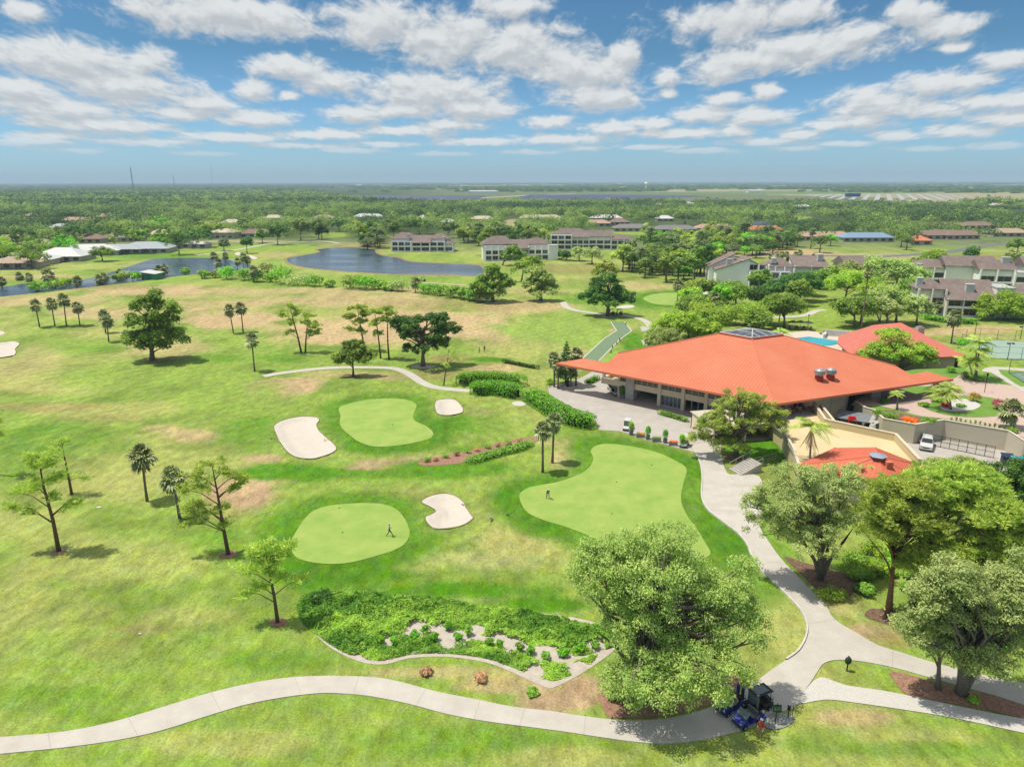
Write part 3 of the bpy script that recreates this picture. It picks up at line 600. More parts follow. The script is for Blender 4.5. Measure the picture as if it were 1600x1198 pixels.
# farm fields under white row covers, solar farms, far sand tracks
m_cover = mat('row_cover_plastic', (196,200,200), 0.7, var=0.05)
m_sol = mat('solar_panel', (70,82,118), 0.35, var=0.15, scale=0.01, spec=0.6)
def strips(name, pxpoly, m, pitch, width, ang, z0, tilt=0.0, label=None, kind='stuff'):
    w = [tuple(P(a, b, 0).xy) for a, b in pxpoly]; c, s = math.cos(ang), math.sin(ang); mb = MB()
    rot = [(x*c+y*s, -x*s+y*c) for x, y in w]; v0, v1 = min(p[1] for p in rot), max(p[1] for p in rot); v = v0
    while v < v1:
        xs = []
        for i in range(len(rot)):
            (x1, y1), (x2, y2) = rot[i], rot[(i+1) % len(rot)]
            if (y1 > v) != (y2 > v): xs.append(x1+(v-y1)*(x2-x1)/(y2-y1))
        xs.sort()
        for a, b in zip(xs[::2], xs[1::2]):
            q = [(a, v, z0), (b, v, z0), (b, v+width, z0+tilt), (a, v+width, z0+tilt)]
            mb.quad(*[(x*c-y*s, x*s+y*c, z) for x, y, z in q])
        v += pitch
    o = mb.build(name, m); o['kind'] = kind
    if label: o['label'] = label
    return o
strips('solar_panel_rows', [(470,312),(500,308.5),(570,306.5),(760,307),(745,311.5),(640,314),(500,315)], m_sol, 9, 5.0, 0.05, 0.8, 1.6, 'rows of dark blue solar panels on the flat land left of centre')
strips('solar_panel_rows', [(805,309.5),(830,305.5),(960,305.5),(1105,307.5),(1000,311),(830,313)], m_sol, 9, 5.0, 0.05, 0.8, 1.6, 'rows of dark blue solar panels beyond the woods at centre')
strips('plastic_row_covers', [(1255,305),(1300,304),(1480,303.5),(1540,309),(1480,313),(1330,315)], m_cover, 26, 11, 1.1, 0.6, 0, 'white plastic row covers on farm beds near the right horizon')
sheet('far_track', ribbon([tuple(P(*p).xy) for p in [(690,312),(760,309),(830,305),(900,303)]], 26), m_sandy, dz=0.1, cell=0)
sheet('far_track', ribbon([tuple(P(*p).xy) for p in [(905,294.2),(1300,294),(1700,295.5)]], 22), m_sandy, dz=0.1, cell=0)

# leaf litter and mulch rings at the foot of single trees
for (px, py, r_) in [(357,867,1.0),(434,973,.8),(92,862,.7),(552,589,1.6),(661,573,2.2),(1150,714,1.6),(771,473,2.4),(846,471,2.4),(238,564,1.6),(1388,963,1.6),(950,495,1.8)]:
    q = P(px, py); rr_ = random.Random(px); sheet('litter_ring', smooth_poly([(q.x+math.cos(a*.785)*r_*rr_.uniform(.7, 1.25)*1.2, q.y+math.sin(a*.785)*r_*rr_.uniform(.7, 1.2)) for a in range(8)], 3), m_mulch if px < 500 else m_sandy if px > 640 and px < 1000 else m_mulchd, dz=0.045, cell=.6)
# ================================================================== BUILDINGS
m_roof = mat('red_metal_roof', (252,136,104), 0.75, var=0.04, scale=0.15, k=None) if False else mat('red_metal_roof', (238,140,108), 0.8, rgb2=(248,156,122), scale=0.16, spec=0.12)
m_roof2 = mat('faded_red_shingles', (232,138,122), 0.85, var=0.1, scale=1.5, spec=0.1)
m_beige = mat('beige_stucco', (.70, .60, .43, 1), 0.9, var=0.04, scale=0.6)
m_cream = mat('cream_deck_coating', (250,232,184), 0.85, rgb2=(238,216,168), scale=0.25)
m_wallw = mat('off_white_stucco', (.80, .80, .78, 1), 0.9, var=0.05, scale=0.3)
m_wallt = mat('tan_stucco', (232,214,192), 0.9, var=0.05, scale=0.3)
m_ret = mat('retaining_wall_stucco', (236,226,202), 0.9, var=0.05, scale=0.5)
m_stone = mat('stone_cladding', (225,220,212), 0.9, var=0.2, scale=3, bump=0.5)
m_frame = mat('white_frame', (228,226,220), 0.6, var=0.03)
m_glass = mat('dark_glass', (52,60,66), 0.12, var=0.25, scale=0.4, spec=0.6)
m_glassb = mat('blue_grey_glass', (96,112,124), 0.2, var=0.25, scale=0.4, spec=0.6)
m_skyl = mat('skylight_glass', (92,98,106), 0.18, var=0.2, scale=0.3, spec=0.6)
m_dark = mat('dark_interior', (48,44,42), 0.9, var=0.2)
m_wood = mat('orange_wood_soffit', (200,140,84), 0.8, var=0.1)
m_shing = mat('brown_shingles', (140,126,122), 0.95, rgb2=(168,152,144), scale=0.45, spec=0.1)
m_shing2 = mat('grey_brown_shingles', (128,118,112), 0.95, rgb2=(150,140,132), scale=0.45, spec=0.1)
m_metalg = mat('galvanised_metal', (190,192,196), 0.4, metal=0.3, var=0.08)
m_black = mat('black_metal', (40,42,44), 0.5, var=0.1)
m_dkgreen = mat('dark_green_paint', (46,74,60), 0.6, var=0.1)
def rplane(px, py, a, b, c):
    n = (b-a).cross(c-a); o = Vector((0, 0, CAM_H)); d = ray(px, py); return o+d*(n.dot(a-o)/n.dot(d))
def slab(mb, pts, th=0.3, mi=0):
    i = len(mb.v); n = len(pts); nm = (pts[1]-pts[0]).cross(pts[2]-pts[0])
    if nm.z < 0: pts = pts[::-1]
    mb.v += [tuple(p) for p in pts]+[(p.x, p.y, p.z-th) for p in pts]; mb.f.append(tuple(range(i, i+n))); mb.f.append(tuple(i+2*n-1-k for k in range(n))); mb.mi += [mi, mi]
    for k in range(n): mb.f.append((i+k, i+n+k, i+n+(k+1) % n, i+(k+1) % n)); mb.mi.append(mi)
def seams(mb, pts, pitch=0.6, w=0.05, h=0.05, slope=None):
    n = (pts[1]-pts[0]).cross(pts[2]-pts[0]).normalized(); n = n if n.z > 0 else -n; e = n.cross(Vector((0, 0, 1))).normalized(); s = n.cross(e).normalized(); o = pts[0]
    q = [((p-o).dot(e), (p-o).dot(s)) for p in pts]; u0, u1 = min(a for a, _ in q), max(a for a, _ in q); u = u0+pitch/2
    while u < u1:
        v = []
        for i in range(len(q)):
            (a, b), (c, d) = q[i], q[(i+1) % len(q)]
            if (a > u) != (c > u): v.append(b+(u-a)*(d-b)/(c-a))
        v.sort()
        for b, d in zip(v[::2], v[1::2]):
            A = o+e*u+s*b; B = o+e*u+s*d; i = len(mb.v)
            for P_ in (A, B):
                mb.v += [tuple(P_-e*w/2), tuple(P_+e*w/2), tuple(P_+e*w/2+n*h), tuple(P_-e*w/2+n*h)]
            mb.f += [(i+3, i+2, i+6, i+7), (i, i+3, i+7, i+4), (i+2, i+1, i+5, i+6)]; mb.mi += [0, 0, 0]
        u += pitch
class Wall:
    """boxes along a wall line: s along, o outward from the line, z"""
    def __init__(s, p, u, n): s.p = Vector((p.x, p.y, 0)); s.u = Vector((u.x, u.y, 0)).normalized(); s.n = Vector((n.x, n.y, 0)).normalized(); s.a = math.atan2(s.u.y, s.u.x)
    def box(s, mb, s0, s1, o0, o1, z0, z1):
        c = s.p+s.u*(s0+s1)/2+s.n*(o0+o1)/2; mb.box(c.x, c.y, (z0+z1)/2, s1-s0, abs(o1-o0), z1-z0, s.a)
    def pt(s, a, o=0, z=0): q = s.p+s.u*a+s.n*o; return Vector((q.x, q.y, z))

def clubhouse():
    EZ = 6.0; A = P(868,567,EZ); Fc = P(1212,631,EZ); R = P(1490,592,EZ); SF = P(1175,530,11.8)
    r1 = lambda a, b: rplane(a, b, A, Fc, SF); r2 = lambda a, b: rplane(a, b, Fc, R, SF)
    B_, C_, D_, SL = r1(912,560), r1(950,567), r1(965,552), r1(1125,521); SR, E_, G_, K_ = r2(1223,524), r2(1400,572), r2(1424,585), r2(1448,580)
    SB = Vector((49.5, 146, 11.8)); BL = Vector((31, 158, 5)); BR = Vector((68, 157, 5)); root = P(1212, 640, 0); root.x = 48; root.y = 140
    e = empty('clubhouse', root, 0, 'large clubhouse with a huge red metal roof, glass skylight and pointed eaves', 'building')
    mb = MB(); f1 = [A, B_, C_, D_, SL, SF, Fc]; f2 = [Fc, SF, SR, E_, G_, K_, R]
    for f in (f1, f2, [SL, D_, BL, SB], [SB, BL, BR], [SR, SB, BR, E_]): slab(mb, f, .38)
    rf = mb.build('roof', m_roof, e, off=root)
    mb = MB(); seams(mb, f1, .62, .05, .035); seams(mb, f2, .62, .05, .035); mb.build('roof_seams', m_roof, rf, off=root)
    mb = MB()
    for a, b in ((SF, Fc), (SL, D_), (SR, E_)): mb.tube([a+Vector((0, 0, .05)), b+Vector((0, 0, .05))], .12, 6)
    mb.build('ridge_cap', m_roof, rf, off=root)
    # skylight
    ap = PV(1176, 513.5, 143.5); base = [SL, SF, SR, SB]; mb = MB()
    for i in range(4): 
        a, b = base[i], base[(i+1) % 4]; d = (b-a).normalized(); mb.tube([a+Vector((0, 0, .1)), b+Vector((0, 0, .1))], .3, 4)
    cb = mb.build('skylight_curb', mat('dark_red_curb', (190,80,70), .7), rf, off=root); mb = MB(); fr = MB(); up = Vector((0, 0, .32))
    for i in range(4):
        a, b = base[i]+up, base[(i+1) % 4]+up; mb.quad(a, b, ap); nn = (b-a).cross(ap-a).normalized()*.04
        fr.tube([a, ap], .13, 5); fr.tube([a, b], .12, 5); fr.tube([a.lerp(ap, .5)+nn, b.lerp(ap, .5)+nn], .07, 5)
        for k in range(1, 4): fr.tube([a.lerp(b, k/4)+nn, (a.lerp(ap, k/4*2) if k < 2 else ap if k == 2 else b.lerp(ap, .5))+nn], .07, 5)
    mb.build('skylight', m_skyl, rf, off=root); fr.build('skylight_bars', m_frame, rf, off=root)
    # front left facade
    u = (Fc-A); u.z = 0; L1 = u.length; u.normalize(); n = Vector((u.y, -u.x, 0)); n = n if n.y < 0 else -n
    W = Wall(A-n*4.2, u, n); 
    def s_at(px):   # position along the wall seen at pixel column px (ground z)
        lo, hi = 0, L1
        for _ in range(30):
            m = (lo+hi)/2; q = W.pt(m); x = proj(q.x, q.y, 3.0)[0]
            if x < px: lo = m
            else: hi = m
        return lo
    s0 = s_at(940); sp0, sp1 = s_at(979), s_at(992); cols = [s_at(x) for x in (1031, 1068, 1104, 1140, 1176)]; s1 = L1-5.0
    core = MB(); 
    # storey slab and band
    W.box(core, s0, s1, -9, 0.0, 2.35, 2.7); W.box(core, s0, s1, -.25, .12, 2.3, 3.45); W.box(core, s0, s0+.3, -9, 0, 2.3, 3.45); W.box(core, sp1, s1, -.25, .05, 5.55, 6.6)
    core.build('balcony_band', m_beige, e, off=root)
    mb = MB(); W.box(mb, sp0, sp1, -.9, .45, 0, 6.5); mb.build('stone_pillar', m_stone, e, off=root)
    for c in cols+[s1-.2]:
        mb = MB(); W.box(mb, c-.33, c+.33, -.5, .32, 0, 6.4); mb.build('column', m_beige, e, off=root)
    for c in (s0+.35, s0+4.0):
        mb = MB(); W.box(mb, c-.25, c+.25, -.6, -.1, 0 if c > s0+1 else 3.1, 6.4); mb.build('column', m_frame if c < s0+1 else m_beige, e, off=root)
    edges = [sp1]+cols+[s1]
    for i in range(len(edges)-1):
        a, b = edges[i]+.33, edges[i+1]-.33; g = MB(); W.box(g, a, b, -.18, -.12, 3.45, 5.55); w = g.build('window', m_glass, e, off=root); g = MB()
        k = max(2, round((b-a)/1.25))
        for j in range(k+1): x = a+(b-a)*j/k; W.box(g, x-.07, x+.07, -.15, .02, 3.45, 5.55)
        W.box(g, a, b, -.14, .0, 3.85, 3.95); W.box(g, a, b, -.16, .03, 3.45, 3.55); g.build('window_frame', m_frame, w, off=root)
        if i in (1, 3):
            g = MB(); W.box(g, a, b, -.3, -.2, .3, 2.3); w = g.build('window', m_glassb, e, off=root); g = MB()
            for j in range(6): x = a+(b-a)*j/5; W.box(g, x-.06, x+.06, -.22, -.08, .3, 2.3)
            W.box(g, a, b, -.35, -.05, 0, .3); g.build('window_frame', m_frame, w, off=root)
        elif i in (2, 4):
            g = MB(); 
            for j in range(4): x = a+(b-a)*j/3; W.box(g, x-.05, x+.05, -.3, -.2, 0, 2.3)
            g.build('door_frame', m_frame, e, off=root)
    # upper windows left of the pillar and inner walls
    g = MB(); W.box(g, s0+4.2, sp0, -.6, -.5, 3.1, 5.6); w = g.build('window', m_glass, e, off=root); g = MB()
    for j in range(5): x = s0+4.2+(sp0-s0-4.2)*j/4; W.box(g, x-.07, x+.07, -.52, -.4, 3.1, 5.6)
    g.build('window_frame', m_frame, w, off=root)
    g = MB(); W.box(g, s0+.3, s0+4.2, -3.2, -3.0, 3.1, 6.2); g.build('wooden_wall', m_wood, e, off=root)
    g = MB(); W.box(g, s0, sp0, -.2, -.06, 3.45, 3.57); g.build('balcony_rail', m_frame, e, off=root)
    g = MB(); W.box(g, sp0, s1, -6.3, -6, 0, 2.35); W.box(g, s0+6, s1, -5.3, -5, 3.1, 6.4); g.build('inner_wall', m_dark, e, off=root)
    # front right facade on the raised level
    u2 = (R-Fc); u2.z = 0; L2 = u2.length; u2.normalize(); n2 = Vector((u2.y, -u2.x, 0)); n2 = n2 if n2.y < 0 else -n2; V = Wall(Fc-n2*4.0, u2, n2)
    def t_at(px):
        lo, hi = 0, L2+5
        for _ in range(30):
            m = (lo+hi)/2; q = V.pt(m); x = proj(q.x, q.y, 4.5)[0]
            if x < px: lo = m
            else: hi = m
        return lo
    ta, tb, tc_, td, te = t_at(1222), t_at(1238), t_at(1325), t_at(1360), t_at(1373)
    g = MB(); V.box(g, 3.0, t_at(1240), -.3, 0, 0, 6.6); V.box(g, t_at(1255), tc_, -.3, 0, 0, 6.6); V.box(g, t_at(1240), t_at(1255), -.3, 0, 5.4, 6.6); V.box(g, te, te+.3, -8, 0, 0, 6.0); g.build('wall', m_beige, e, off=root)
    g = MB(); V.box(g, t_at(1240), t_at(1255), -.25, -.18, 3, 5.4); d = g.build('door', m_glass, e, off=root); g = MB()
    for x in (t_at(1240), t_at(1247.5), t_at(1255)): V.box(g, x-.06, x+.06, -.2, .03, 3, 5.4)
    g.build('door_frame', m_frame, d, off=root)
    g = MB(); V.box(g, tc_, td, -1.2, -1.1, 0, 6.4); g.build('entrance_glass', m_glass, e, off=root)
    g = MB(); V.box(g, tc_-.25, tc_+.1, -1.2, .15, 0, 6.5); V.box(g, te-.1, te+.1, -.2, .5, 2.5, 6.4); g.build('door_frame', m_frame, e, off=root)
    g = MB(); V.box(g, td, te-.1, -1.4, .4, 0, 6.5); g.build('stone_pillar', m_stone, e, off=root)
    g = MB()
    for px in (1300, ): x = t_at(px); V.box(g, x-.03, x+.03, 0, .03, 0, 6)
    V.box(g, t_at(1285), tc_, 0, .03, 4.7, 4.75); g.build('control_joint', mat('joint_stucco', (190,170,132)), e, off=root)  # thin joint strips in a darker tone than the wall
    g = MB(); bp = [W.pt(s0+8, -6), W.pt(s1, -6), V.pt(3, -2), V.pt(te, -3), Vector((70, 146, 0)), Vector((62, 151, 0)), Vector((36, 152, 0))]; g.prism([(p.x, p.y) for p in bp], 0, 6.3); g.build('inner_walls', m_beige, e, off=root)
    # roof ventilators
    for k, (px, py) in enumerate(((1279.5, 594), (1297, 592.5))):
        b = r2(px, py); v = empty('roof_ventilator', b, 0, ['left', 'right'][k]+' of the two metal exhaust fans on the red roof', 'roof fan'); mb = MB(); mb.box(0, 0, .3, 1.1, 1.1, 1.0); mb.build('curb', mat('dark_red_curb', (190,80,70)), v)
        mb = MB(); mb.cyl(0, 0, .8, 1.15, .55, 14, .75); mb.cyl(0, 0, 1.15, 1.85, .95, 16, .95); mb.cyl(0, 0, 1.85, 2.15, .85, 16, .45); mb.build('fan_housing', m_metalg, v, smooth=False)
    global CLUB_W, CLUB_V, CLUB_S, CLUB_T; CLUB_W = W; CLUB_V = V; CLUB_S = s_at; CLUB_T = t_at
clubhouse()

# ---------------- raised level, terrace, walls
UZ = 3.0
ub = [(1335,622),(1352,637),(1367,641),(1381,655),(1430,663),(1475,656.5),(1576,673.5),(1605,690),(1720,712),(1760,600),(1560,577),(1500,574.5),(1430,577),(1380,585),(1300,590)]
ubw = px_poly(ub, UZ, 0); mb = MB(); mb.prism(ubw, -.3, UZ); o = mb.build('upper_lawn', m_lawn); o['kind'] = 'structure'
def up_sheet(name, px, m, dz=.02, smooth=3): return sheet(name, px_poly(px, UZ, smooth), m, z=UZ, dz=dz, cell=0)
up_sheet('driveway', [(1330,632),(1372,606),(1400,590),(1435,588),(1500,592),(1560,600),(1640,610),(1740,640),(1740,705),(1640,690),(1600,684),(1570,671),(1520,661),(1470,653),(1440,650),(1400,640),(1372,634)], m_pink, .02)
up_sheet('roundabout_island', [(1443,636),(1460,628),(1480,620),(1500,618),(1530,619),(1560,624),(1572,634),(1572,646),(1550,651),(1520,652),(1490,650),(1465,645)], m_lawn, .06)
up_sheet('roundabout_island', [(1410,610),(1425,604),(1450,604),(1470,608),(1478,614),(1460,618),(1440,616),(1420,615)], m_lawn, .06)
up_sheet('stone_bed', [(1468,637),(1480,628),(1500,623),(1520,627),(1532,634),(1520,641),(1500,643),(1480,643)], m_gravel, .1)
up_sheet('planting_bed', [(1368,645),(1385,641),(1405,645),(1440,652),(1470,655),(1430,661),(1383,653)], m_mulchd, .04)
up_sheet('footpath', [(1480,597),(1494,590),(1505,582),(1515,584),(1503,592),(1492,599)], m_pink, .05)
up_sheet('footpath', [(1534,578),(1552,573),(1600,576),(1640,578),(1640,582),(1600,580),(1560,578),(1575,592),(1600,607),(1640,622),(1640,630),(1600,612),(1570,596),(1550,583),(1538,581)], m_path, .05, 2)
up_sheet('drive_apron', [(1376,600),(1405,596),(1440,607),(1430,612),(1445,622),(1410,632),(1378,625)], mat('brown_pavers', (150,132,126), .9, var=.1, scale=1.2), .035)
def strip_wall(name, pxs, z0, z1, th, m, label, cat, zt=None, loft=0.0):
    q = [P(a, b, zt if zt is not None else z1) for a, b in pxs]; e = q[0].copy(); e.z = z0; mb = MB(); cap = MB()
    rb = ribbon([(v.x, v.y) for v in q], th); rc = ribbon([(v.x, v.y) for v in q], th+.12); n = len(q)
    for i in range(n-1): mb.prism([rb[i], rb[i+1], rb[2*n-2-i], rb[2*n-1-i]], z0, z1-.1)
    for i in range(n-1): cap.prism([rc[i], rc[i+1], rc[2*n-2-i], rc[2*n-1-i]], z1-.1, z1)
    r = empty(name, e, 0, label, cat); mb.build('wall', m, r, off=e); cap.build('coping', mat('pale_coping', (244,232,204), .8), r, off=e); return r
strip_wall('retaining_wall', [(1337,626),(1352,635.5),(1367,639.5),(1381,653),(1430,662),(1475,655),(1576,672),(1602,688),(1720,712)], -.2, 3.5, .35, m_ret, 'long beige retaining wall behind the service yard below the driveway', 'wall')
# terrace
tz = 3.0; te_px = [(1196,650),(1240,640),(1272,630),(1290,657),(1402,683),(1440,724),(1385,742),(1250,727),(1240,703),(1222,672)]
mb = MB(); tw = px_poly(te_px, tz, 0); mb.prism(tw, -.2, tz); o = mb.build('terrace', m_cream, None); tag(o, 'cream-coated flat terrace deck beside the hexagonal red pavilion roof', 'terrace')
sheet('terrace_grey_sheet', px_poly([(1200,650),(1240,641),(1268,634),(1276,645),(1250,652),(1212,660)], tz, 0), mat('terrace_grey', (176,176,178), .9), z=tz, dz=.02, cell=0)  # grey sheet over the terrace floor along the building
strip_wall('parapet_wall', [(1272,628),(1290,654),(1400,677),(1438,717)], 2.9, 4.25, .4, mat('parapet_stucco', (246,226,178), .9, var=.03), 'tall cream parapet between the terrace and the service yard', 'wall')
strip_wall('parapet_wall', [(1282,630),(1303,656)], 2.9, 4.2, .3, mat('parapet_stucco', (246,226,178)), 'short sloping cream wall beside the terrace parapet', 'wall')
strip_wall('parapet_wall', [(1206,655),(1222,668),(1240,698),(1248,724)], 2.9, 3.75, .25, mat('pale_parapet', (232,222,200), .9), 'low pale parapet along the lawn side of the terrace', 'wall')
o = sheet('service_yard', px_poly([(1300,660),(1340,630),(1430,655),(1480,650),(1620,690),(1680,740),(1600,745),(1500,735),(1430,720),(1402,690)], 0, 0), m_plaza, z=0, dz=.06, cell=0)
# dark garage opening under the terrace
b0 = P(1165,690,0); b1 = P(1213,686,0); W_ = Wall(b0, b1-b0, Vector(((b1-b0).y, -(b1-b0).x, 0))); Lg = (b1-b0).length
root = b0.copy(); e = empty('cart_garage', root, 0, 'low beige cart garage with dark open bays behind the bright front tree', 'garage'); g = MB(); W_.box(g, -6, Lg, -8, 0, 2.3, 3.0); 
for s in (-6, -.3, Lg-.3): W_.box(g, s, s+.3, -8, 0, 0, 2.3)
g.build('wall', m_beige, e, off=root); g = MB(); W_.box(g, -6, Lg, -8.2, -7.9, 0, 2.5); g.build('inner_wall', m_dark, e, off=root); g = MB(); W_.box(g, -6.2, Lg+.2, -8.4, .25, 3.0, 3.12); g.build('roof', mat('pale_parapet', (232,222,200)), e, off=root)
# hexagonal pavilion
def pavilion():
    z = 3.75; e6 = [P(1246,726,z), P(1300,741,z), P(1385,757,z), P(1432,746,z), P(1440,727,z)]; pk = PV(1372, 709, P(1372,725,z).y+0.5); back = [Vector((e6[4].x-3, e6[4].y+7, z)), Vector((e6[0].x+8, e6[0].y+6.5, z))]
    ring = e6+back; pk.z = 6.3; pk = P(1372, 712, 6.2); root = Vector((pk.x, pk.y, 0)); e = empty('pavilion', root, 0, 'small hexagonal pavilion with ribbed red metal roof and blue-grey cupola', 'pavilion'); mb = MB(); sm_ = MB()
    for i in range(len(ring)):
        a, b = ring[i], ring[(i+1) % len(ring)]; slab(mb, [a, b, pk], .22); seams(sm_, [a, b, pk], .6, .05, .04)
        sm_.tube([a, pk], .09, 5)
    rf = mb.build('roof', mat('red_metal_roof_bright', (250,142,114), .8, var=.06, spec=.08), e, off=root); sm_.build('roof_seams', MATS['red_metal_roof_bright'], rf, off=root)
    mb = MB(); c = Vector((root.x, root.y, 0)); mb.prism([((p.x-c.x)*.8+c.x, (p.y-c.y)*.8+c.y) for p in ring], -.2, z+.1); mb.build('wall', m_beige, e, off=root)
    mb = MB(); mb.cyl(0, 0, 5.6, 6.2, .95, 6); mb.build('cupola_base', mat('dark_red_curb', (190,80,70)), e); mb = MB(); mb.cyl(0, 0, 6.2, 6.27, 1.2, 6); mb.cyl(0, 0, 6.27, 6.6, 1.1, 6, .15); mb.build('cupola', mat('blue_grey_glazing', (170,190,210), .25, spec=.6), e)
    q = rplane(1388, 729, ring[3], ring[2], pk); mb = MB(); mb.box(q.x, q.y, q.z+.3, .8, .8, .9); mb.build('chimney', mat('red_metal_roof_bright', (240,98,72)), e, off=root)
pavilion()
# small red-roofed building
def annex():
    z = 3.5; L = P(1308,535,z); A = P(1327,552,z); B = P(1462,558,z); R = P(1509,556,z); p1 = P(1408,504,8.0); p2 = P(1418,506,7.8); bk = [Vector((R.x+1, R.y+14, z)), Vector((L.x+20, L.y+22, z)), Vector((L.x+4, L.y+8, z))]
    root = Vector((p1.x-4, p1.y-8, 0)); e = empty('annex_building', root, 0, 'smaller building with a faded red hipped roof behind the clubhouse', 'building'); ring = [L, A, B, R]+bk; mb = MB()
    for i in range(len(ring)): slab(mb, [ring[i], ring[(i+1) % len(ring)], p1], .25)
    rf = mb.build('roof', m_roof2, e, off=root); mb = MB(); sd = [(p.x*.86+root.x*.14, p.y*.86+(root.y)*.14) for p in ring]; mb.prism(sd, 0, z+.2); mb.build('wall', m_wallt, e, off=root)
    q = P(1436,521,5.5); mb = MB(); mb.box(q.x, q.y, 5.6, 1.6, 1.6, 2.8); mb.build('chimney', mat('pale_chimney', (226,214,200)), e, off=root); mb = MB(); mb.box(q.x, q.y, 7.1, 1.2, 1.2, .4); mb.build('chimney_cap', m_metalg, e, off=root)
    b = P(1490,574,0); mb = MB(); mb.box(b.x-.3, b.y-.2, 1.2, 1.8, .3, 2.2); mb.build('door', m_dark, e, off=root)
annex()
# pool and tennis courts
sheet('pool_deck', px_poly([(1215,528),(1228,520),(1262,517),(1310,523),(1345,524),(1352,533),(1322,545),(1328,556),(1300,560),(1250,545)], 0, 0), mat('pool_deck_paving', (240,226,212), .9, var=.04), dz=.08, cell=0)
m_pool = bpy.data.materials.new('pool_water'); m_pool.use_nodes = True; pb = m_pool.node_tree.nodes['Principled BSDF']; pb.inputs['Base Color'].default_value = lin(60,205,222); pb.inputs['Roughness'].default_value = .15
sheet('swimming_pool', px_poly([(1240,529),(1264,526.5),(1308,532.5),(1312,537),(1298,540.5),(1278,540.5),(1255,535)], 0, 0), m_pool, dz=.14, cell=0)
m_court = mat('tennis_court_green', (172,200,184), .9, var=.05); m_courtd = mat('tennis_court_surround', (128,158,138), .9, var=.08)
def court(px, dark, label, z=None):
    w = px_poly(px, z, 0); sheet('tennis_court', w, m_courtd if dark else m_court, z=z, dz=.06, cell=0); c = sum((Vector(p) for p in w), Vector((0, 0)))/len(w); zz = (z or 0)+.09; mb = MB()
    for k in (.82, ):
        q = [c+(Vector(p)-c)*k for p in w[:4]]
        for i in range(4):
            a, b = q[i], q[(i+1) % 4]; r_ = ribbon([tuple(a), tuple(b)], .12); mb.quad(*[(x, y, zz) for x, y in (r_[0], r_[1], r_[2], r_[3])])
        for s in (.33, .66): a = q[0].lerp(q[3], s); b = q[1].lerp(q[2], s); r_ = ribbon([tuple(a), tuple(b)], .12); mb.quad(*[(x, y, zz) for x, y in r_])
    o = mb.build('court_lines', m_white); o['kind'] = 'structure'
    e0 = Vector((w[0][0], w[0][1], z or 0)); e = empty('court_fence', e0, 0, label, 'fence'); n = len(w)
    ring_px = w+[w[0]]; wire = MB()
    for i in range(n):
        a = Vector(w[i]); b = Vector(w[(i+1) % n]); L_ = (b-a).length; k = max(1, int(L_/4))
        for j in range(k): p = a.lerp(b, j/k); mb = MB(); mb.cyl(p.x, p.y, z or 0, (z or 0)+3, .05, 5); mb.build('post', m_dkgreen, e, off=e0)
        for h in (.1, 1.5, 3.0): wire.tube([(a.x, a.y, (z or 0)+h), (b.x, b.y, (z or 0)+h)], .025, 4)
    wire.build('rail', m_dkgreen, e, off=e0)
court([(1487,533),(1530,530),(1700,540),(1700,566),(1595,562),(1548,560)], False, 'tall green wire fence round the pale tennis courts')
court([(1576,583),(1640,580),(1700,590),(1700,640),(1600,598)], True, 'tall green wire fence round the dark court at the right edge', 3.0)

# ---------------- apartment blocks
def roof_hip(mb, x0, x1, y0, y1, z, h, ov=.8, ridge=None, gable=False):
    x0 -= ov; x1 += ov; y0 -= ov; y1 += ov; w, d = x1-x0, y1-y0
    if w >= d: r = (0 if gable else d/2); a = Vector((x0+r, (y0+y1)/2, z+h)); b = Vector((x1-r, (y0+y1)/2, z+h))
    else: r = (0 if gable else w/2); a = Vector(((x0+x1)/2, y0+r, z+h)); b = Vector(((x0+x1)/2, y1-r, z+h))
    c = [Vector((x0, y0, z)), Vector((x1, y0, z)), Vector((x1, y1, z)), Vector((x0, y1, z))]
    if w >= d: fs = [[c[0], c[1], b, a], [c[2], c[3], a, b], [c[1], c[2], b], [c[3], c[0], a]]
    else: fs = [[c[0], c[1], a], [c[1], c[2], b, a], [c[2], c[3], b], [c[3], c[0], a, b]]
    for i, f in enumerate(fs):
        if gable and len(f) == 3: continue
        slab(mb, f, .25)
    if gable: 
        for f in fs:
            if len(f) == 3: g = [p+Vector((0, 0, -.1)) for p in f]; cx = sum((p for p in g), Vector((0, 0, 0)))/3; mb.quad(*[p+(cx-p).normalized()*ov*.0 for p in g])
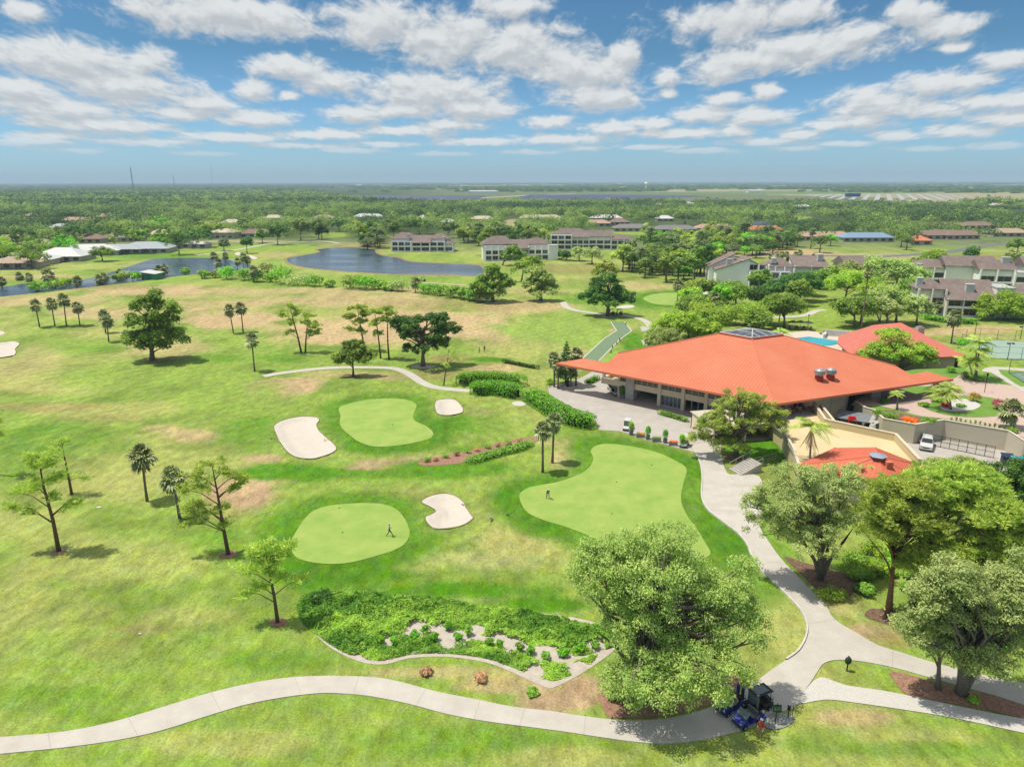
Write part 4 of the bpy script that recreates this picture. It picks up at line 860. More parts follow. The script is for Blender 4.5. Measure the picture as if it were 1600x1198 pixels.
def condo(name, base_px, rot, wings, label, wallm=None, roofm=None):
    b = P(*base_px); e = empty(name, b, rot, label, 'apartment block'); wallm = wallm or m_wallw; roofm = roofm or m_shing
    for (x0, x1, y0, y1, st, kind, bays, rh) in wings:
        H_ = st*2.9; lo = 2.35 if 'sides' in kind else 0; mb = MB(); mb.box((x0+x1)/2, (y0+y1)/2, (H_-lo)/2, x1-x0, y1-y0, H_-lo)
        if kind == 'shed':      # long slope falling to the front
            mb.prism([(x0, y0), (x1, y0), (x1, y1), (x0, y1)], [H_, H_, H_, H_], [H_, H_, H_+rh, H_+rh])
        wl = mb.build('wall', wallm, e); rm = MB()
        if kind == 'shed':
            slab(rm, [Vector((x0-.5, y0-1.6, H_-.25)), Vector((x1+.5, y0-1.6, H_-.25)), Vector((x1+.5, y1, H_+rh+.15)), Vector((x0-.5, y1, H_+rh+.15))], .25); slab(rm, [Vector((x0-.5, y1, H_+rh+.15)), Vector((x1+.5, y1, H_+rh+.15)), Vector((x1+.5, y1+6, H_)), Vector((x0-.5, y1+6, H_))], .25)
        elif kind in ('hip', 'gable'): roof_hip(rm, x0, x1, y0, y1, H_, rh, gable=(kind == 'gable'))
        elif kind == 'flat': rm.box((x0+x1)/2, (y0+y1)/2, H_+.15, x1-x0+.3, y1-y0+.3, .3)
        elif kind == 'sideslope': slab(rm, [Vector((x0-.6, y0-.6, H_-2.2)), Vector((x1+.3, y0-.6, H_+rh)), Vector((x1+.3, y1+.6, H_+rh)), Vector((x0-.6, y1+.6, H_-2.2))], .3); mb2 = MB(); mb2.prism([(x0, y0), (x1, y0), (x1, y1), (x0, y1)], [H_-2.36]*4, [H_-2.35, H_+rh-.35, H_+rh-.35, H_-2.35]); mb2.build('gable_wall', wallm, e)
        elif kind == 'sideslope_r': slab(rm, [Vector((x0-.3, y0-.6, H_+rh)), Vector((x1+.6, y0-.6, H_-2.2)), Vector((x1+.6, y1+.6, H_-2.2)), Vector((x0-.3, y1+.6, H_+rh))], .3); mb2 = MB(); mb2.prism([(x0, y0), (x1, y0), (x1, y1), (x0, y1)], [H_-2.36]*4, [H_+rh-.35, H_-2.35, H_-2.35, H_+rh-.35]); mb2.build('gable_wall', wallm, e)
        if rm.v: rm.build('roof', roofm if kind != 'flat' else mat('flat_roof_membrane', (214,214,212)), e)
        if bays:
            w = (x1-x0)/bays
            for s in range(int(st)):
                if kind == 'penthouse' and s == st-1: continue
                for k in range(bays):
                    xa = x0+k*w+.45; xb = x0+(k+1)*w-.45; z0 = s*2.9+.35; g = MB(); g.box((xa+xb)/2, y0-.03, z0+1.15, xb-xa, .12, 2.2); wi = g.build('window', m_glass if (s+k) % 3 else m_glassb, e)
                    g = MB(); 
                    for q in (0, .5, 1): g.box(xa+(xb-xa)*q, y0-.1, z0+1.15, .09, .06, 2.2)
                    g.build('window_frame', m_frame, wi)
                    g = MB(); g.box((xa+xb)/2, y0-.75, s*2.9+.1, w-.1, 1.5, .25); g.box((xa+xb)/2, y0-1.45, s*2.9+.65, w-.1, .08, .12)
                    if s: g.box((xa+xb)/2, y0-1.47, s*2.9+.42, w-.1, .06, .4)
                    g.build('balcony', wallm, e)
                for k in range(bays+1): 
                    if s == 0: g = MB(); g.box(x0+k*w, y0-.75, H_/2, .3 if 0 < k < bays else .5, 1.5, H_); g.build('fin_wall', wallm, e)
    return e
def chim(e, x, y, z, w=1.8, d=1.4, h=2.6): mb = MB(); mb.box(x, y, z+h/2, w, d, h); mb.box(x, y, z+h+.1, w+.2, d+.2, .2); mb.build('chimney', mat('white_chimney', (238,238,234), .8), e)
def BP(x0, x1, yb, yt): BUILD_PX.append((x0, x1, yb, yt))
BUILD_PX = []
e = condo('apartment_block', (660,393), math.radians(-4), [(-19,-7,0,11,2,'flat',3,0),(-20,-5,4,14,2.6,'hip',0,3.6),(-6,5,-1,9,2,'shed',2,3.4),(5,14,0,11,2,'flat',2,0),(4,16,4,13,2.6,'hip',0,3.2),(14,19,1,9,1.6,'hip',1,2)], 'lakeside apartment block with brown roofs, left of the two at the lake'); BP(612,712,393,362)
chim(e, -9, 3, 7.5); chim(e, 13, 3, 6)
e = condo('apartment_block', (815,407), math.radians(6), [(-20,-9,0,10,2.6,'flat',3,0),(-21,-3,4,15,3,'hip',0,4),(-9,4,1,10,2.4,'shed',3,3.6),(4,15,1,11,2.6,'flat',3,0),(2,16,5,14,2.9,'hip',0,3),(15,20,-1,5,2.7,'flat',0,0)], 'lakeside apartment block partly hidden by tall trees, right of the two'); BP(736,872,410,370)
e = condo('apartment_block', (925,390), math.radians(-6), [(-26,-13,-1,9,3,'flat',3,0),(-25,-3,5,14,3.2,'hip',0,3.4),(-13,-2,1,8,2.8,'shed',3,3),(-2,12,2,12,2.8,'gable',3,3.6),(12,24,0,10,2.3,'hip',3,2.8)], 'white apartment block with a row of brown hipped roofs at centre'); BP(858,1000,390,360)
e = condo('apartment_block', (1205,448), math.radians(-8), [(-22,-9,2,14,3,'sideslope',0,2.6),(-24,-14,10,20,3.1,'sideslope',0,3.4),(-9,7,0,4,2,'flat',4,0),(-9,-1,4,12,3,'sideslope_r',2,2.2),(-2,9,4,13,2.7,'hip',3,3.4),(9,22,3,13,2.9,'shed',2,3)], 'gabled grey apartment block with a flat balcony wing behind the trees'); BP(1116,1296,450,398)
chim(e, -17, 4, 8); chim(e, -12, 3, 7.6); chim(e, 1, 5, 9, 2, 1.6, 2); chim(e, 20, 8, 10, 2, 2, 2.5)
e = condo('apartment_block', (1500,494), math.radians(-14), [(-13,-5,1,9,2.9,'hip',2,3.0),(-5,9,-1,8,2,'shed',3,5.0),(9,14,-.5,9,3.2,'flat',0,0),(14,30,2,10,2.6,'hip',3,2.8)], 'brown-roofed apartment block nearest the tennis courts', wallm=mat('warm_stucco', (.70, .66, .60, 1), .9, var=.05)); BP(1434,1600,494,438)
chim(e, -12.5, 3, 7.5, 1.8, 1.8, 4); chim(e, 2, 2, 7.4, 2.4, 1.6, 2.6)
e = condo('apartment_block', (1540,452), math.radians(-12), [(-26,-10,6,18,2.6,'hip',2,3),(-14,4,4,16,3.0,'gable',0,3.6),(-4,8,-2,8,2.8,'gable',2,3.4),(8,16,-3,6,2.4,'flat',1,0),(14,30,2,14,3.1,'gable',2,3.6)], 'sprawling white apartment block with several brown gables at the right'); BP(1440,1640,452,398)
chim(e, 6, 2, 9.5, 3, 2, 3); chim(e, 17, 5, 10, 2.4, 2, 3); chim(e, -24, 5, 6, 2, 2, 3)
e = condo('apartment_block', (1345,432), math.radians(6), [(-8,8,0,10,2,'gable',2,3.2)], 'small brown-roofed apartment wing peeping between trees behind the pool', wallm=m_wallt); BP(1318,1370,432,410)

# ---------------- houses in the woods
RC = dict(white=mat('white_metal_roof', (240,240,240), .5, var=.03), tan=mat('tan_tile_roof', (205,180,158), .85, var=.08), pink=mat('pinkish_tile_roof', (214,176,156), .85, var=.08), grey=mat('grey_shingle_roof', (150,148,148), .9, var=.1), brown=mat('brown_tile_roof', (160,136,124), .9, var=.1),
          orange=mat('orange_tile_roof', (240,150,110), .85, var=.08), blue=mat('blue_metal_roof', (150,180,212), .5, var=.05), cream=mat('cream_roof', (228,214,190), .8, var=.05), palegrey=mat('pale_grey_metal_roof', (190,198,204), .5, var=.05), bluedark=mat('slate_blue_roof', (92,104,132), .7, var=.08))
def house(px, py, w, d, roof, label, rot=0.0, wh=2.8, rh=2.6, wings=(), wallm=None, cage=False):
    b = P(px, py); e = empty('house', b, rot, label, 'house'); wm = wallm or mat('house_stucco', (222,214,200), .9, var=.05)
    blocks = [(-w/2, w/2, 0, d)]+list(wings); mb = MB()
    for (x0, x1, y0, y1) in blocks: mb.box((x0+x1)/2, (y0+y1)/2, wh/2, x1-x0, y1-y0, wh)
    mb.build('wall', wm, e); rm = MB()
    for i, (x0, x1, y0, y1) in enumerate(blocks): roof_hip(rm, x0, x1, y0, y1, wh+i*.02, rh*min(1, min(x1-x0, y1-y0)/min(w, d)), .7)
    rm.build('roof', RC[roof], e); n = max(2, int(w/5))
    for k in range(n):
        x = -w/2+w*(k+.5)/n; g = MB(); g.box(x, -.03, 1.45, w/n*.5, .1, 1.5); wi = g.build('window', m_glass, e); g = MB(); g.box(x, -.07, 2.25, w/n*.5+.2, .1, .1); g.box(x, -.07, .68, w/n*.5+.2, .12, .1); g.box(x, -.08, 1.45, .08, .06, 1.5); g.build('window_frame', m_frame, wi)
    g = MB(); g.box(-w/2+w/n, -.04, 1.1, 1.1, .12, 2.1); g.build('door', m_wallt, e)
    if cage:
        g = MB(); cx0, cx1 = -w*.3, w*.3
        for k in range(7):
            x = cx0+(cx1-cx0)*k/6; g.box(x, -5, 1.4, .1, .1, 2.8); g.box(x, -2.5, 2.9, .1, 5, .1)
        for z in (1.2, 2.8): g.box(0, -5, z, cx1-cx0, .08, .08)
        g.box(0, -2.5, .1, cx1-cx0, 5, .2); g.build('screen_enclosure', m_black, e)
    BP(px-w/2/mpp_at(b), px+w/2/mpp_at(b), py, py-20)
    return e
house(20,420,22,14,'tan','house with dark screened porch at the left edge above the pond', .1, cage=True)
house(40,414,26,14,'white','long white-roofed house at the far left', .12)
house(88,409,26,18,'white','white hipped-roof house between two large trees on the left', .1, rh=4.2, cage=True)
house(130,399,34,13,'white','long white metal-roofed house, middle of the row above the pond', .25, rh=3.2, wings=[(8,20,-4,9)])
house(185,397,26,14,'palegrey','pale grey metal-roofed house right of the long white one', .1, rh=2.6, cage=True)
house(222,396,30,18,'palegrey','big pale grey hipped-roof house left of the dark banyan trees', .12, rh=3.6, cage=True)
house(345,373,20,14,'cream','cream two-level house with chimney right of the dark banyan trees', -.1, wh=4.6)
house(297,388,22,8,'white','white garage building under the dark banyan trees', 0, rh=1.4)
for (px, py, w, r_, lab, rot) in [(18,382,28,'tan','wide tan roof at the far left woods edge',.1),(55,390,24,'tan','pale tan roof half hidden behind the large left tree',.3),(120,349,34,'pink','long pinkish roof deep in the left woods',0),(92,361,20,'palegrey','pale blue-grey roof peak in the left woods',0),(135,380,22,'brown','brownish roof behind the long white-roofed house',0),(188,378,30,'grey','grey hipped roof above the pale grey metal roofs',.1),
   (248,372,18,'cream','small cream roof left of the dark banyan trees',0),(165,343,26,'pink','pink roof patch high in the left woods',0),(50,341,22,'tan','tan roof farthest back in the left woods',0),(318,355,22,'tan','tan roof in the woods behind the cream house',0),(400,371,24,'brown','brown house with white chimney at the lawn edge left of the lake',.2),(360,353,20,'cream','pale roof in the woods above the cream house',0),
   (505,345,24,'tan','tan roof in the woods left of centre',0),(575,343,34,'white','long white roof in the woods beyond the lake',0),(660,345,12,'white','tiny white roof above the lakeside block',0),(752,347,26,'cream','cream roof in the clearing right of the lakeside blocks',-.2),(845,345,46,'cream','very long cream roof at the centre woods edge',0),(948,345,34,'white','long white shed roof right of the long cream one',0),
   (935,354,24,'pink','pinkish roof beside the long cream roof',0),(990,362,34,'grey','large grey-brown hipped house left of its twin by the lawn',0),(1056,364,36,'grey','right one of two grey hipped houses by the lawn',.05),(968,352,20,'brown','low brown house behind the left grey hipped house',0),(1040,346,18,'white','small white-trimmed house in the centre woods',0),(1118,362,34,'pink','pinkish hipped roof behind the central tree belt',-.1),
   (1190,357,22,'bluedark','dark slate-blue roof behind the orange one',0),(1197,365,30,'orange','bright orange tiled house right of centre',-.05),(1290,376,40,'pink','wide pinkish hipped house left of the blue roof',0),(1357,378,36,'blue','light blue metal-roofed house with a white gable',0),(1440,383,14,'orange','small orange roof tip among trees at right',0),(1470,374,34,'brown','brown hipped house at the right woods edge',.1),
   (1505,374,26,'brown','second brown house beside a taller white one at right',.1),(1530,358,28,'brown','tall white house with brown roof at right',-.1),(1580,370,28,'tan','grey-tan roof at the far right',0),(1255,327,24,'white','white roof far in the right woods',0),(1560,325,26,'cream','cream building far out at the right edge',0),(1078,322,16,'white','tiny white roof far in the centre woods',0),(1030,325,16,'cream','tiny cream roof beside the dirt track in the centre woods',0),(425,345,22,'cream','cream roof in the woods above the left lawn',0),(700,352,16,'white','small white roof behind the left lakeside block',0)]:
    house(px, py, w, 12, r_, lab, rot, rh=3.2, wh=3.0 if py > 330 else 4)
for (px, py, w, lab) in [(40,287.5,40,'far white shed on the left horizon'),(340,286.5,60,'far pale shed on the horizon left of centre'),(560,290.5,70,'long white building on the farmland left of centre'),(755,302,110,'long white warehouse beyond the solar panels'),(408,287,40,'small white building on the horizon above the lake'),(1005,291.5,50,'white farm building on the horizon near the water tower'),(1180,301,60,'white farm shed on the plain right of centre')]:
    b = P(px, py, 0); e = empty('farm_shed', b, 0, lab, 'shed'); mb = MB(); mb.box(0, 0, 3.5, w, 24, 7); mb.build('wall', m_wallw, e); mb = MB(); roof_hip(mb, -w/2, w/2, -12, 12, 7, 3, 1); mb.build('roof', RC['white'], e)
b = P(1332, 308, 0); e = empty('blue_container', b, 0, 'blue box standing among the white plastic row covers', 'container'); mb = MB(); mb.box(0, 0, 5, 36, 12, 8); mb.build('body', mat('blue_paint', (50,90,170)), e); mb = MB(); mb.box(0, 0, 9.2, 37, 13, .4); mb.build('roof', mat('blue_roof_paint', (90,130,200)), e)
# green shed by the pond
b = P(232, 437); e = empty('green_shed', b, math.radians(-14), 'small green shed with white sloping roof beside the pond', 'shed'); mb = MB(); mb.box(0, 2.6, 1.4, 7.2, 5.2, 2.8); mb.build('wall', mat('green_paint', (96,168,128), .8), e); mb = MB(); slab(mb, [Vector((-4, -.6, 3.4)), Vector((4.2, -.6, 2.7)), Vector((4.2, 5.8, 2.9)), Vector((-4, 5.8, 3.7))], .2); mb.build('roof', RC['white'], e); mb = MB(); mb.box(.6, -.03, 1.2, 2.2, .1, 2.3); mb.build('door', mat('green_door', (70,140,110)), e)
# masts
def mast(px, top, base_py, w, label, name='radio_mast', m=None):
    b = P(px, base_py, 0); h = PV(px, top, b.y).z; e = empty(name, b, 0, label, 'mast'); mb = MB(); n = 14
    for k in range(3):
        a = k*2.09; mb.tube([(w*math.cos(a), w*math.sin(a), 0), (w*.3*math.cos(a), w*.3*math.sin(a), h)], w*.12, 4)
    for i in range(n):
        z = h*i/n; z1 = h*(i+1)/n; s0 = w*(1-.7*i/n); s1 = w*(1-.7*(i+1)/n)
        for k in range(3): a = k*2.09; c = a+2.09; mb.tube([(s0*math.cos(a), s0*math.sin(a), z), (s1*math.cos(c), s1*math.sin(c), z1)], w*.08, 4)
    mb.build('lattice', m or mat('mast_steel', (120,120,125), .6), e)
    mb = MB(); mb.tube([(0, 0, h), (0, 0, h*1.06)], w*.1, 4); mb.build('antenna', MATS['mast_steel'] if 'mast_steel' in MATS else m_black, e); return e
mast(209, 262, 299, 4.5, 'lattice radio mast rising above the left horizon')
mast(273, 273, 294, 4, 'smaller mast right of the lattice radio mast')
mast(333, 257, 291, 2.2, 'thin tall mast, third from the left on the horizon')
b = P(1009, 297, 0); h = PV(1009, 285, b.y).z; e = empty('water_tower', b, 0, 'pale water tower on the plain right of centre', 'water tower'); mb = MB(); mb.cyl(0, 0, 0, h-8, 3, 10); mb.build('leg', m_wallw, e); mb = MB(); mb.ell(0, 0, h-5, 9, 9, 6); mb.build('tank', m_wallw, e)
# ================================================================== VEGETATION
m_bark = mat('grey_bark', (150,138,124), 0.95, var=0.25, scale=4, bump=0.5, bscale=10)
m_barkp = mat('pine_bark', (128,104,88), 0.95, var=0.3, scale=5, bump=0.5, bscale=10)
m_barkr = mat('red_pine_bark', (165,125,98), 0.95, var=0.25, scale=5, bump=0.5, bscale=10)
m_barkd = mat('dark_bark', (92,80,68), 0.95, var=0.25, scale=5)
m_barkw = mat('pale_palm_bark', (176,166,150), 0.95, var=0.2, scale=5)
LM = dict(
 oak=leafmat('oak_leaves', (62,96,34), (158,188,74)),
 dark=leafmat('dark_leaves', (44,82,34), (104,146,58)),
 bright=leafmat('bright_leaves', (96,140,36), (182,206,76)),
 ficus=leafmat('ficus_leaves', (112,142,66), (186,202,116)),
 olive=leafmat('olive_leaves', (126,146,80), (190,204,130)),
 pine=leafmat('pine_needles', (116,144,54), (196,210,98)),
 palm=leafmat('palm_fronds', (70,88,48), (176,184,128), 0.15),
 feather=leafmat('feather_fronds', (92,130,40), (186,200,96), 0.2),
 hedge=leafmat('hedge_leaves', (70,140,30), (150,206,60)),
 bank=leafmat('bank_shrub_leaves', (84,126,40), (164,192,78)),
 hedged=leafmat('low_shrub_leaves', (84,132,40), (160,196,80)),
 far=leafmat('far_leaves', (44,76,42), (150,176,86)),
 oakb=leafmat('bright_oak_leaves', (92,128,44), (196,212,100)),
 fargrey=leafmat('far_grey_leaves', (80,104,66), (160,172,116)),
 dead=leafmat('dead_fronds', (140,112,82), (200,176,140), 0.1),
 purple=leafmat('purple_leaves', (120,50,70), (190,110,130)),
 red=leafmat('red_leaves', (150,30,40), (220,80,80)),
 orange=leafmat('orange_flowers', (230,110,30), (250,180,70)),
 mix=leafmat('flowering_mix', (110,130,60), (230,170,80)),
 dull=leafmat('dull_pink_shrub', (150,120,84), (214,176,140)))
rng = np.random.default_rng(5)
def leaf_arrays(clumps, n, size, shell=0.45, flat=0.0, aspect=1.8, droop=0.0, seed=0, up=0.8):
    """random leaf quads (rhombi) in ellipsoid clumps [(x,y,z,rx,ry,rz)] -> verts, faces, tint"""
    r = np.random.default_rng(seed); cl = np.array(clumps, float); vol = (cl[:, 3]*cl[:, 4]*cl[:, 5])**(2/3); p = vol/vol.sum()
    k = r.choice(len(cl), n, p=p); d = r.normal(size=(n, 3)); d[:, 2] = np.where((d[:, 2] < -0.3) & (r.random(n) < 0.7), -d[:, 2], d[:, 2]); d /= np.linalg.norm(d, axis=1)[:, None]
    rad = 1-shell*r.random(n)**1.6; rad = rad*(1+0.3*np.abs(r.normal(size=n))*(r.random(n) < 0.22))
    c = cl[k, :3]+d*rad[:, None]*cl[k, 3:]
    nrm = d+r.normal(size=(n, 3))*0.42+np.array([0, 0, up]); nrm /= np.linalg.norm(nrm, axis=1)[:, None]
    t = np.cross(nrm, r.normal(size=(n, 3))); 
    if droop: t = t*(1-droop)+np.array([0, 0, -droop])
    t /= np.linalg.norm(t, axis=1)[:, None]+1e-9; b = np.cross(nrm, t); b /= np.linalg.norm(b, axis=1)[:, None]+1e-9
    s = size*(0.6+0.8*r.random(n))[:, None]
    v = np.stack([c-t*s*0.5, c+b*s*0.5/aspect+t*s*0.05, c+t*s*0.5, c-b*s*0.5/aspect+t*s*0.05], 1).reshape(-1, 3)
    f = np.arange(4*n).reshape(n, 4)
    ct = r.random(len(cl)); tint = np.clip(0.5+(ct[k]-0.5)*0.6+(r.random(n)-0.5)*0.7, 0, 1)
    return v, f, tint
def leaf_mesh(name, arrs, z_min=None):
    v = np.concatenate([a[0] for a in arrs]); off = 0; fs = []
    for a in arrs: fs.append(a[1]+off); off += len(a[0])
    f = np.concatenate(fs); t = np.concatenate([a[2] for a in arrs])
    if z_min is not None: v[:, 2] = np.maximum(v[:, 2], z_min)
    me = bpy.data.meshes.new(name); fast_mesh(me, v, f)
    at = me.attributes.new('tint', 'FLOAT', 'FACE'); at.data.foreach_set('value', t.astype(np.float32)); return me
def clumps_in(lobes, n, cs, seed, flat=0.75, depth=1.0):
    """fill big lobes (x,y,z,rx,ry,rz) with n smaller clumps near their surface"""
    r = np.random.default_rng(seed); lo = np.array(lobes, float); p = (lo[:, 3]*lo[:, 5]); p /= p.sum(); out = []
    for i in range(n):
        l = lo[r.choice(len(lo), p=p)]; d = r.normal(size=3); d /= np.linalg.norm(d)
        if d[2] < -0.35: d[2] *= -0.6
        q = l[:3]+d*l[3:]*(0.55+0.4*r.random()); s = cs*(0.6+0.8*r.random()); out.append((*q, s, s, s*flat))
    return out
def limbs(mb, base, top, clumps, r0, seed, frac=0.5, k=14, wig=0.25, n=6, fork=None):
    """trunk from base to top (list of points) and limbs to a sample of clumps"""
    rr = random.Random(seed); pts = [Vector(p) for p in top]; m = len(pts)
    rad = [r0*(1.35 if i == 0 else 1-0.72*i/max(1, m-1)) for i in range(m)]
    mb.tube(pts, rad, 8)
    cs = list(clumps); rr.shuffle(cs)
    for c in cs[:k]:
        c = Vector(c[:3]); t = frac+(1-frac)*rr.random()*0.9; zi = t*(m-1); i = min(int(zi), m-2); s = pts[i].lerp(pts[i+1], zi-i)
        # start below the clump
        if s.z > c.z-0.1*abs(c.z): 
            for j in range(m-1):
                if pts[j+1].z > c.z*0.75: s = pts[j].lerp(pts[j+1], rr.random()); break
        L_ = (c-s).length; mid = s.lerp(c, 0.5)+Vector((rr.uniform(-1, 1), rr.uniform(-1, 1), rr.uniform(-0.2, 0.6)))*L_*0.14
        rs = max(0.05, r0*0.42*min(1, L_/4)); mb.tube([s, s.lerp(mid, 0.5)+Vector((0, 0, 0.05*L_)), mid, c], [rs, rs*0.8, rs*0.55, rs*0.2], 5)
def pxlobes(base, lobes, depth=0.9):
    """lobes given in photo pixels (cx,cy,rx,ry) at the base's distance -> local metres"""
    out = []; r = random.Random(int(base.x*7+base.y*3))
    for l in lobes:
        cx, cy, rx, ry = l[:4]; q = PV(cx, cy, base.y); e = PV(cx+rx, cy, base.y); t = PV(cx, cy-ry, base.y)
        RX = (e-q).length; RZ = abs(t.z-q.z)*0.97; dy = (l[4] if len(l) > 4 else r.uniform(-0.25, 0.25)*RX)
        out.append((q.x-base.x, dy, q.z-base.z, RX, RX*depth, RZ))
    return out
def tree(name, base, lobes, label, cat='tree', leaf='oak', n=3000, size=0.5, nc=40, cs=1.2, r0=0.35, trunk=None, bark=None, k=14, droop=0, shell=0.5, flat=0.75, frac=0.45, seed=None, group=None, top=0.75, lobes_px=True, ex=None, up=0.8, base_z=None):
    b = P(*base, base_z) if isinstance(base, tuple) else base
    seed = seed if seed is not None else int(abs(b.x*13+b.y*7)) % 9999
    lb = pxlobes(b, lobes) if lobes_px else lobes
    cl = clumps_in(lb, nc, cs, seed, flat)
    e = empty(name, b, 0, label, cat, group)
    A = [leaf_arrays(cl, n, size, shell=shell, seed=seed+1, droop=droop, up=up)]
    zt = max(l[2]+l[5]*0.5 for l in lb); cx = sum(l[0]*l[3] for l in lb)/sum(l[3] for l in lb)
    if trunk is None: trunk = [(0, 0, -0.2), (cx*0.1, 0.1, zt*0.2), (cx*0.35, 0.0, zt*0.5), (cx*0.8, 0, zt*top)]
    mb = MB(); limbs(mb, None, trunk, cl, r0, seed, frac=frac, k=k)
    if ex: ex(mb, lb)
    mb.build('trunk', bark or m_bark, e, smooth=True)
    link_mesh('crown', leaf_mesh('crown', A, 0.15), LM[leaf], e)
    return e
# ---- pines: sparse tiered tufts of needles on visible limbs
def tuft_arrays(centres, per, L_, seed, w=0.05):
    r = np.random.default_rng(seed); c = np.repeat(np.array(centres, float)[:, :3], per, 0); n = len(c)
    d = r.normal(size=(n, 3)); d[:, 2] = np.abs(d[:, 2])*0.9-0.15; d /= np.linalg.norm(d, axis=1)[:, None]
    s = np.cross(d, r.normal(size=(n, 3))); s /= np.linalg.norm(s, axis=1)[:, None]+1e-9
    ln = (L_*(0.7+0.6*r.random(n)))[:, None]; c0 = c+d*ln*0.05
    v = np.stack([c0-s*w*0.3, c0+d*ln*0.55-s*w, c0+d*ln, c0+d*ln*0.55+s*w], 1).reshape(-1, 3)
    ct = np.repeat(r.random(len(centres)), per); return v, np.arange(4*n).reshape(n, 4), np.clip(0.5+(ct-0.5)*0.7+(r.random(n)-0.5)*0.5, 0, 1)
def pine(base, top_px, lobes, label, r0=0.22, tufts=9, per=14, L_=0.48, w=0.045, lean=None, seed=None, group=None, dens=1.0, bark=None, name='pine_tree', dead=True):
    b = P(*base); seed = seed or int(abs(b.x*11+b.y*5)) % 9999; rr = random.Random(seed)
    t = PV(*top_px, b.y)-b; e = empty(name, b, 0, label, 'pine tree', group); mb = MB()
    tr = [Vector((0, 0, -0.2)), Vector((t.x*0.3+rr.uniform(-.1, .1), 0, t.z*0.33)), Vector((t.x*0.62+rr.uniform(-.15, .15), rr.uniform(-.2, .2), t.z*0.66)), Vector((t.x, 0, t.z*0.97))]
    mb.tube(tr, [r0*1.25, r0*0.9, r0*0.6, r0*0.15], 8)
    lb = pxlobes(b, lobes, 1.0); cents = []
    def tp(z):
        for a, c in zip(tr, tr[1:]):
            if c.z >= z: return a.lerp(c, max(0, (z-a.z)/(c.z-a.z)))
        return tr[-1].copy()
    for l in lb:
        c = Vector(l[:3]); vol = l[3]*l[5]; nb = max(3, int(3.6*vol**0.62*dens)); s = tp(max(t.z*0.25, c.z-0.45*(c-tp(c.z)).length-0.3))
        m = s.lerp(c, 0.55)+Vector((0, 0, 0.12*(c-s).length)); rs = max(0.05, r0*0.32)
        mb.tube([s, s.lerp(m, .5), m, c], [rs, rs*.85, rs*.6, rs*.35], 5)
        for i in range(nb):
            d = Vector((rr.gauss(0, 1), rr.gauss(0, 1), rr.gauss(0.15, 0.8))).normalized(); q = c+Vector((d.x*l[3], d.y*l[4], d.z*l[5]))*rr.uniform(.55, 1.0)
            st = m.lerp(c, rr.random()); mb.tube([st, st.lerp(q, .5)+Vector((0, 0, .08)), q], [rs*.4, rs*.25, rs*.08], 4)
            for j in range(int(tufts*.9)):
                u = rr.uniform(.35, 1.0); g = rr.gauss; p = st.lerp(q, u)+Vector((g(0, .3), g(0, .3), g(0.08, .18))); cents.append(tuple(p))
    mb.build('trunk', bark or m_barkp, e, smooth=True)
    link_mesh('crown', leaf_mesh('crown', [tuft_arrays(cents, per, L_, seed, w)]), LM['pine'], e)
    return e
# ---- fan palms
def fan_head(r, R, z, nf=34, seed=0, x0=0.0):
    """fan leaves: petiole + blades"""
    rn = random.Random(seed); V = []; F = []; T = []
    for i in range(nf):
        a = 2*PI*i*0.382+rn.random()*0.4; el = math.radians(rn.uniform(-72, 85)) if i > 5 else math.radians(rn.uniform(40, 85)); pl = R*rn.uniform(.42, .6); t = rn.random()
        d = Vector((math.cos(a)*math.cos(el), math.sin(a)*math.cos(el), math.sin(el))); o = Vector((x0, 0, z)); c = o+d*pl; side = d.cross(Vector((0, 0, 1))).normalized(); up = side.cross(d).normalized()
        k = len(V); V += [tuple(o), tuple(c-side*.03), tuple(c), tuple(c+side*.03)]; F.append((k, k+1, k+2, k+3)); T.append(.5)
        nb = 9
        for j in range(nb):
            th = math.radians(-105+210*j/(nb-1)); L_ = R*0.52*(1-.25*abs(th)/1.9)*rn.uniform(.85, 1.1); bd = (d*math.cos(th)+side*math.sin(th)).normalized(); tip = c+bd*L_-Vector((0, 0, L_*rn.uniform(.22, .5)))+up*0.02; md = c+bd*L_*.55+up*.04; wd = bd.cross(up).normalized()*R*.075
            k = len(V); V += [tuple(c), tuple(md-wd), tuple(tip), tuple(md+wd)]; F.append((k, k+1, k+2, k+3)); T.append(min(1, max(0, t*.7+rn.random()*.4-0.05)))
    return np.array(V), np.array(F), np.array(T)
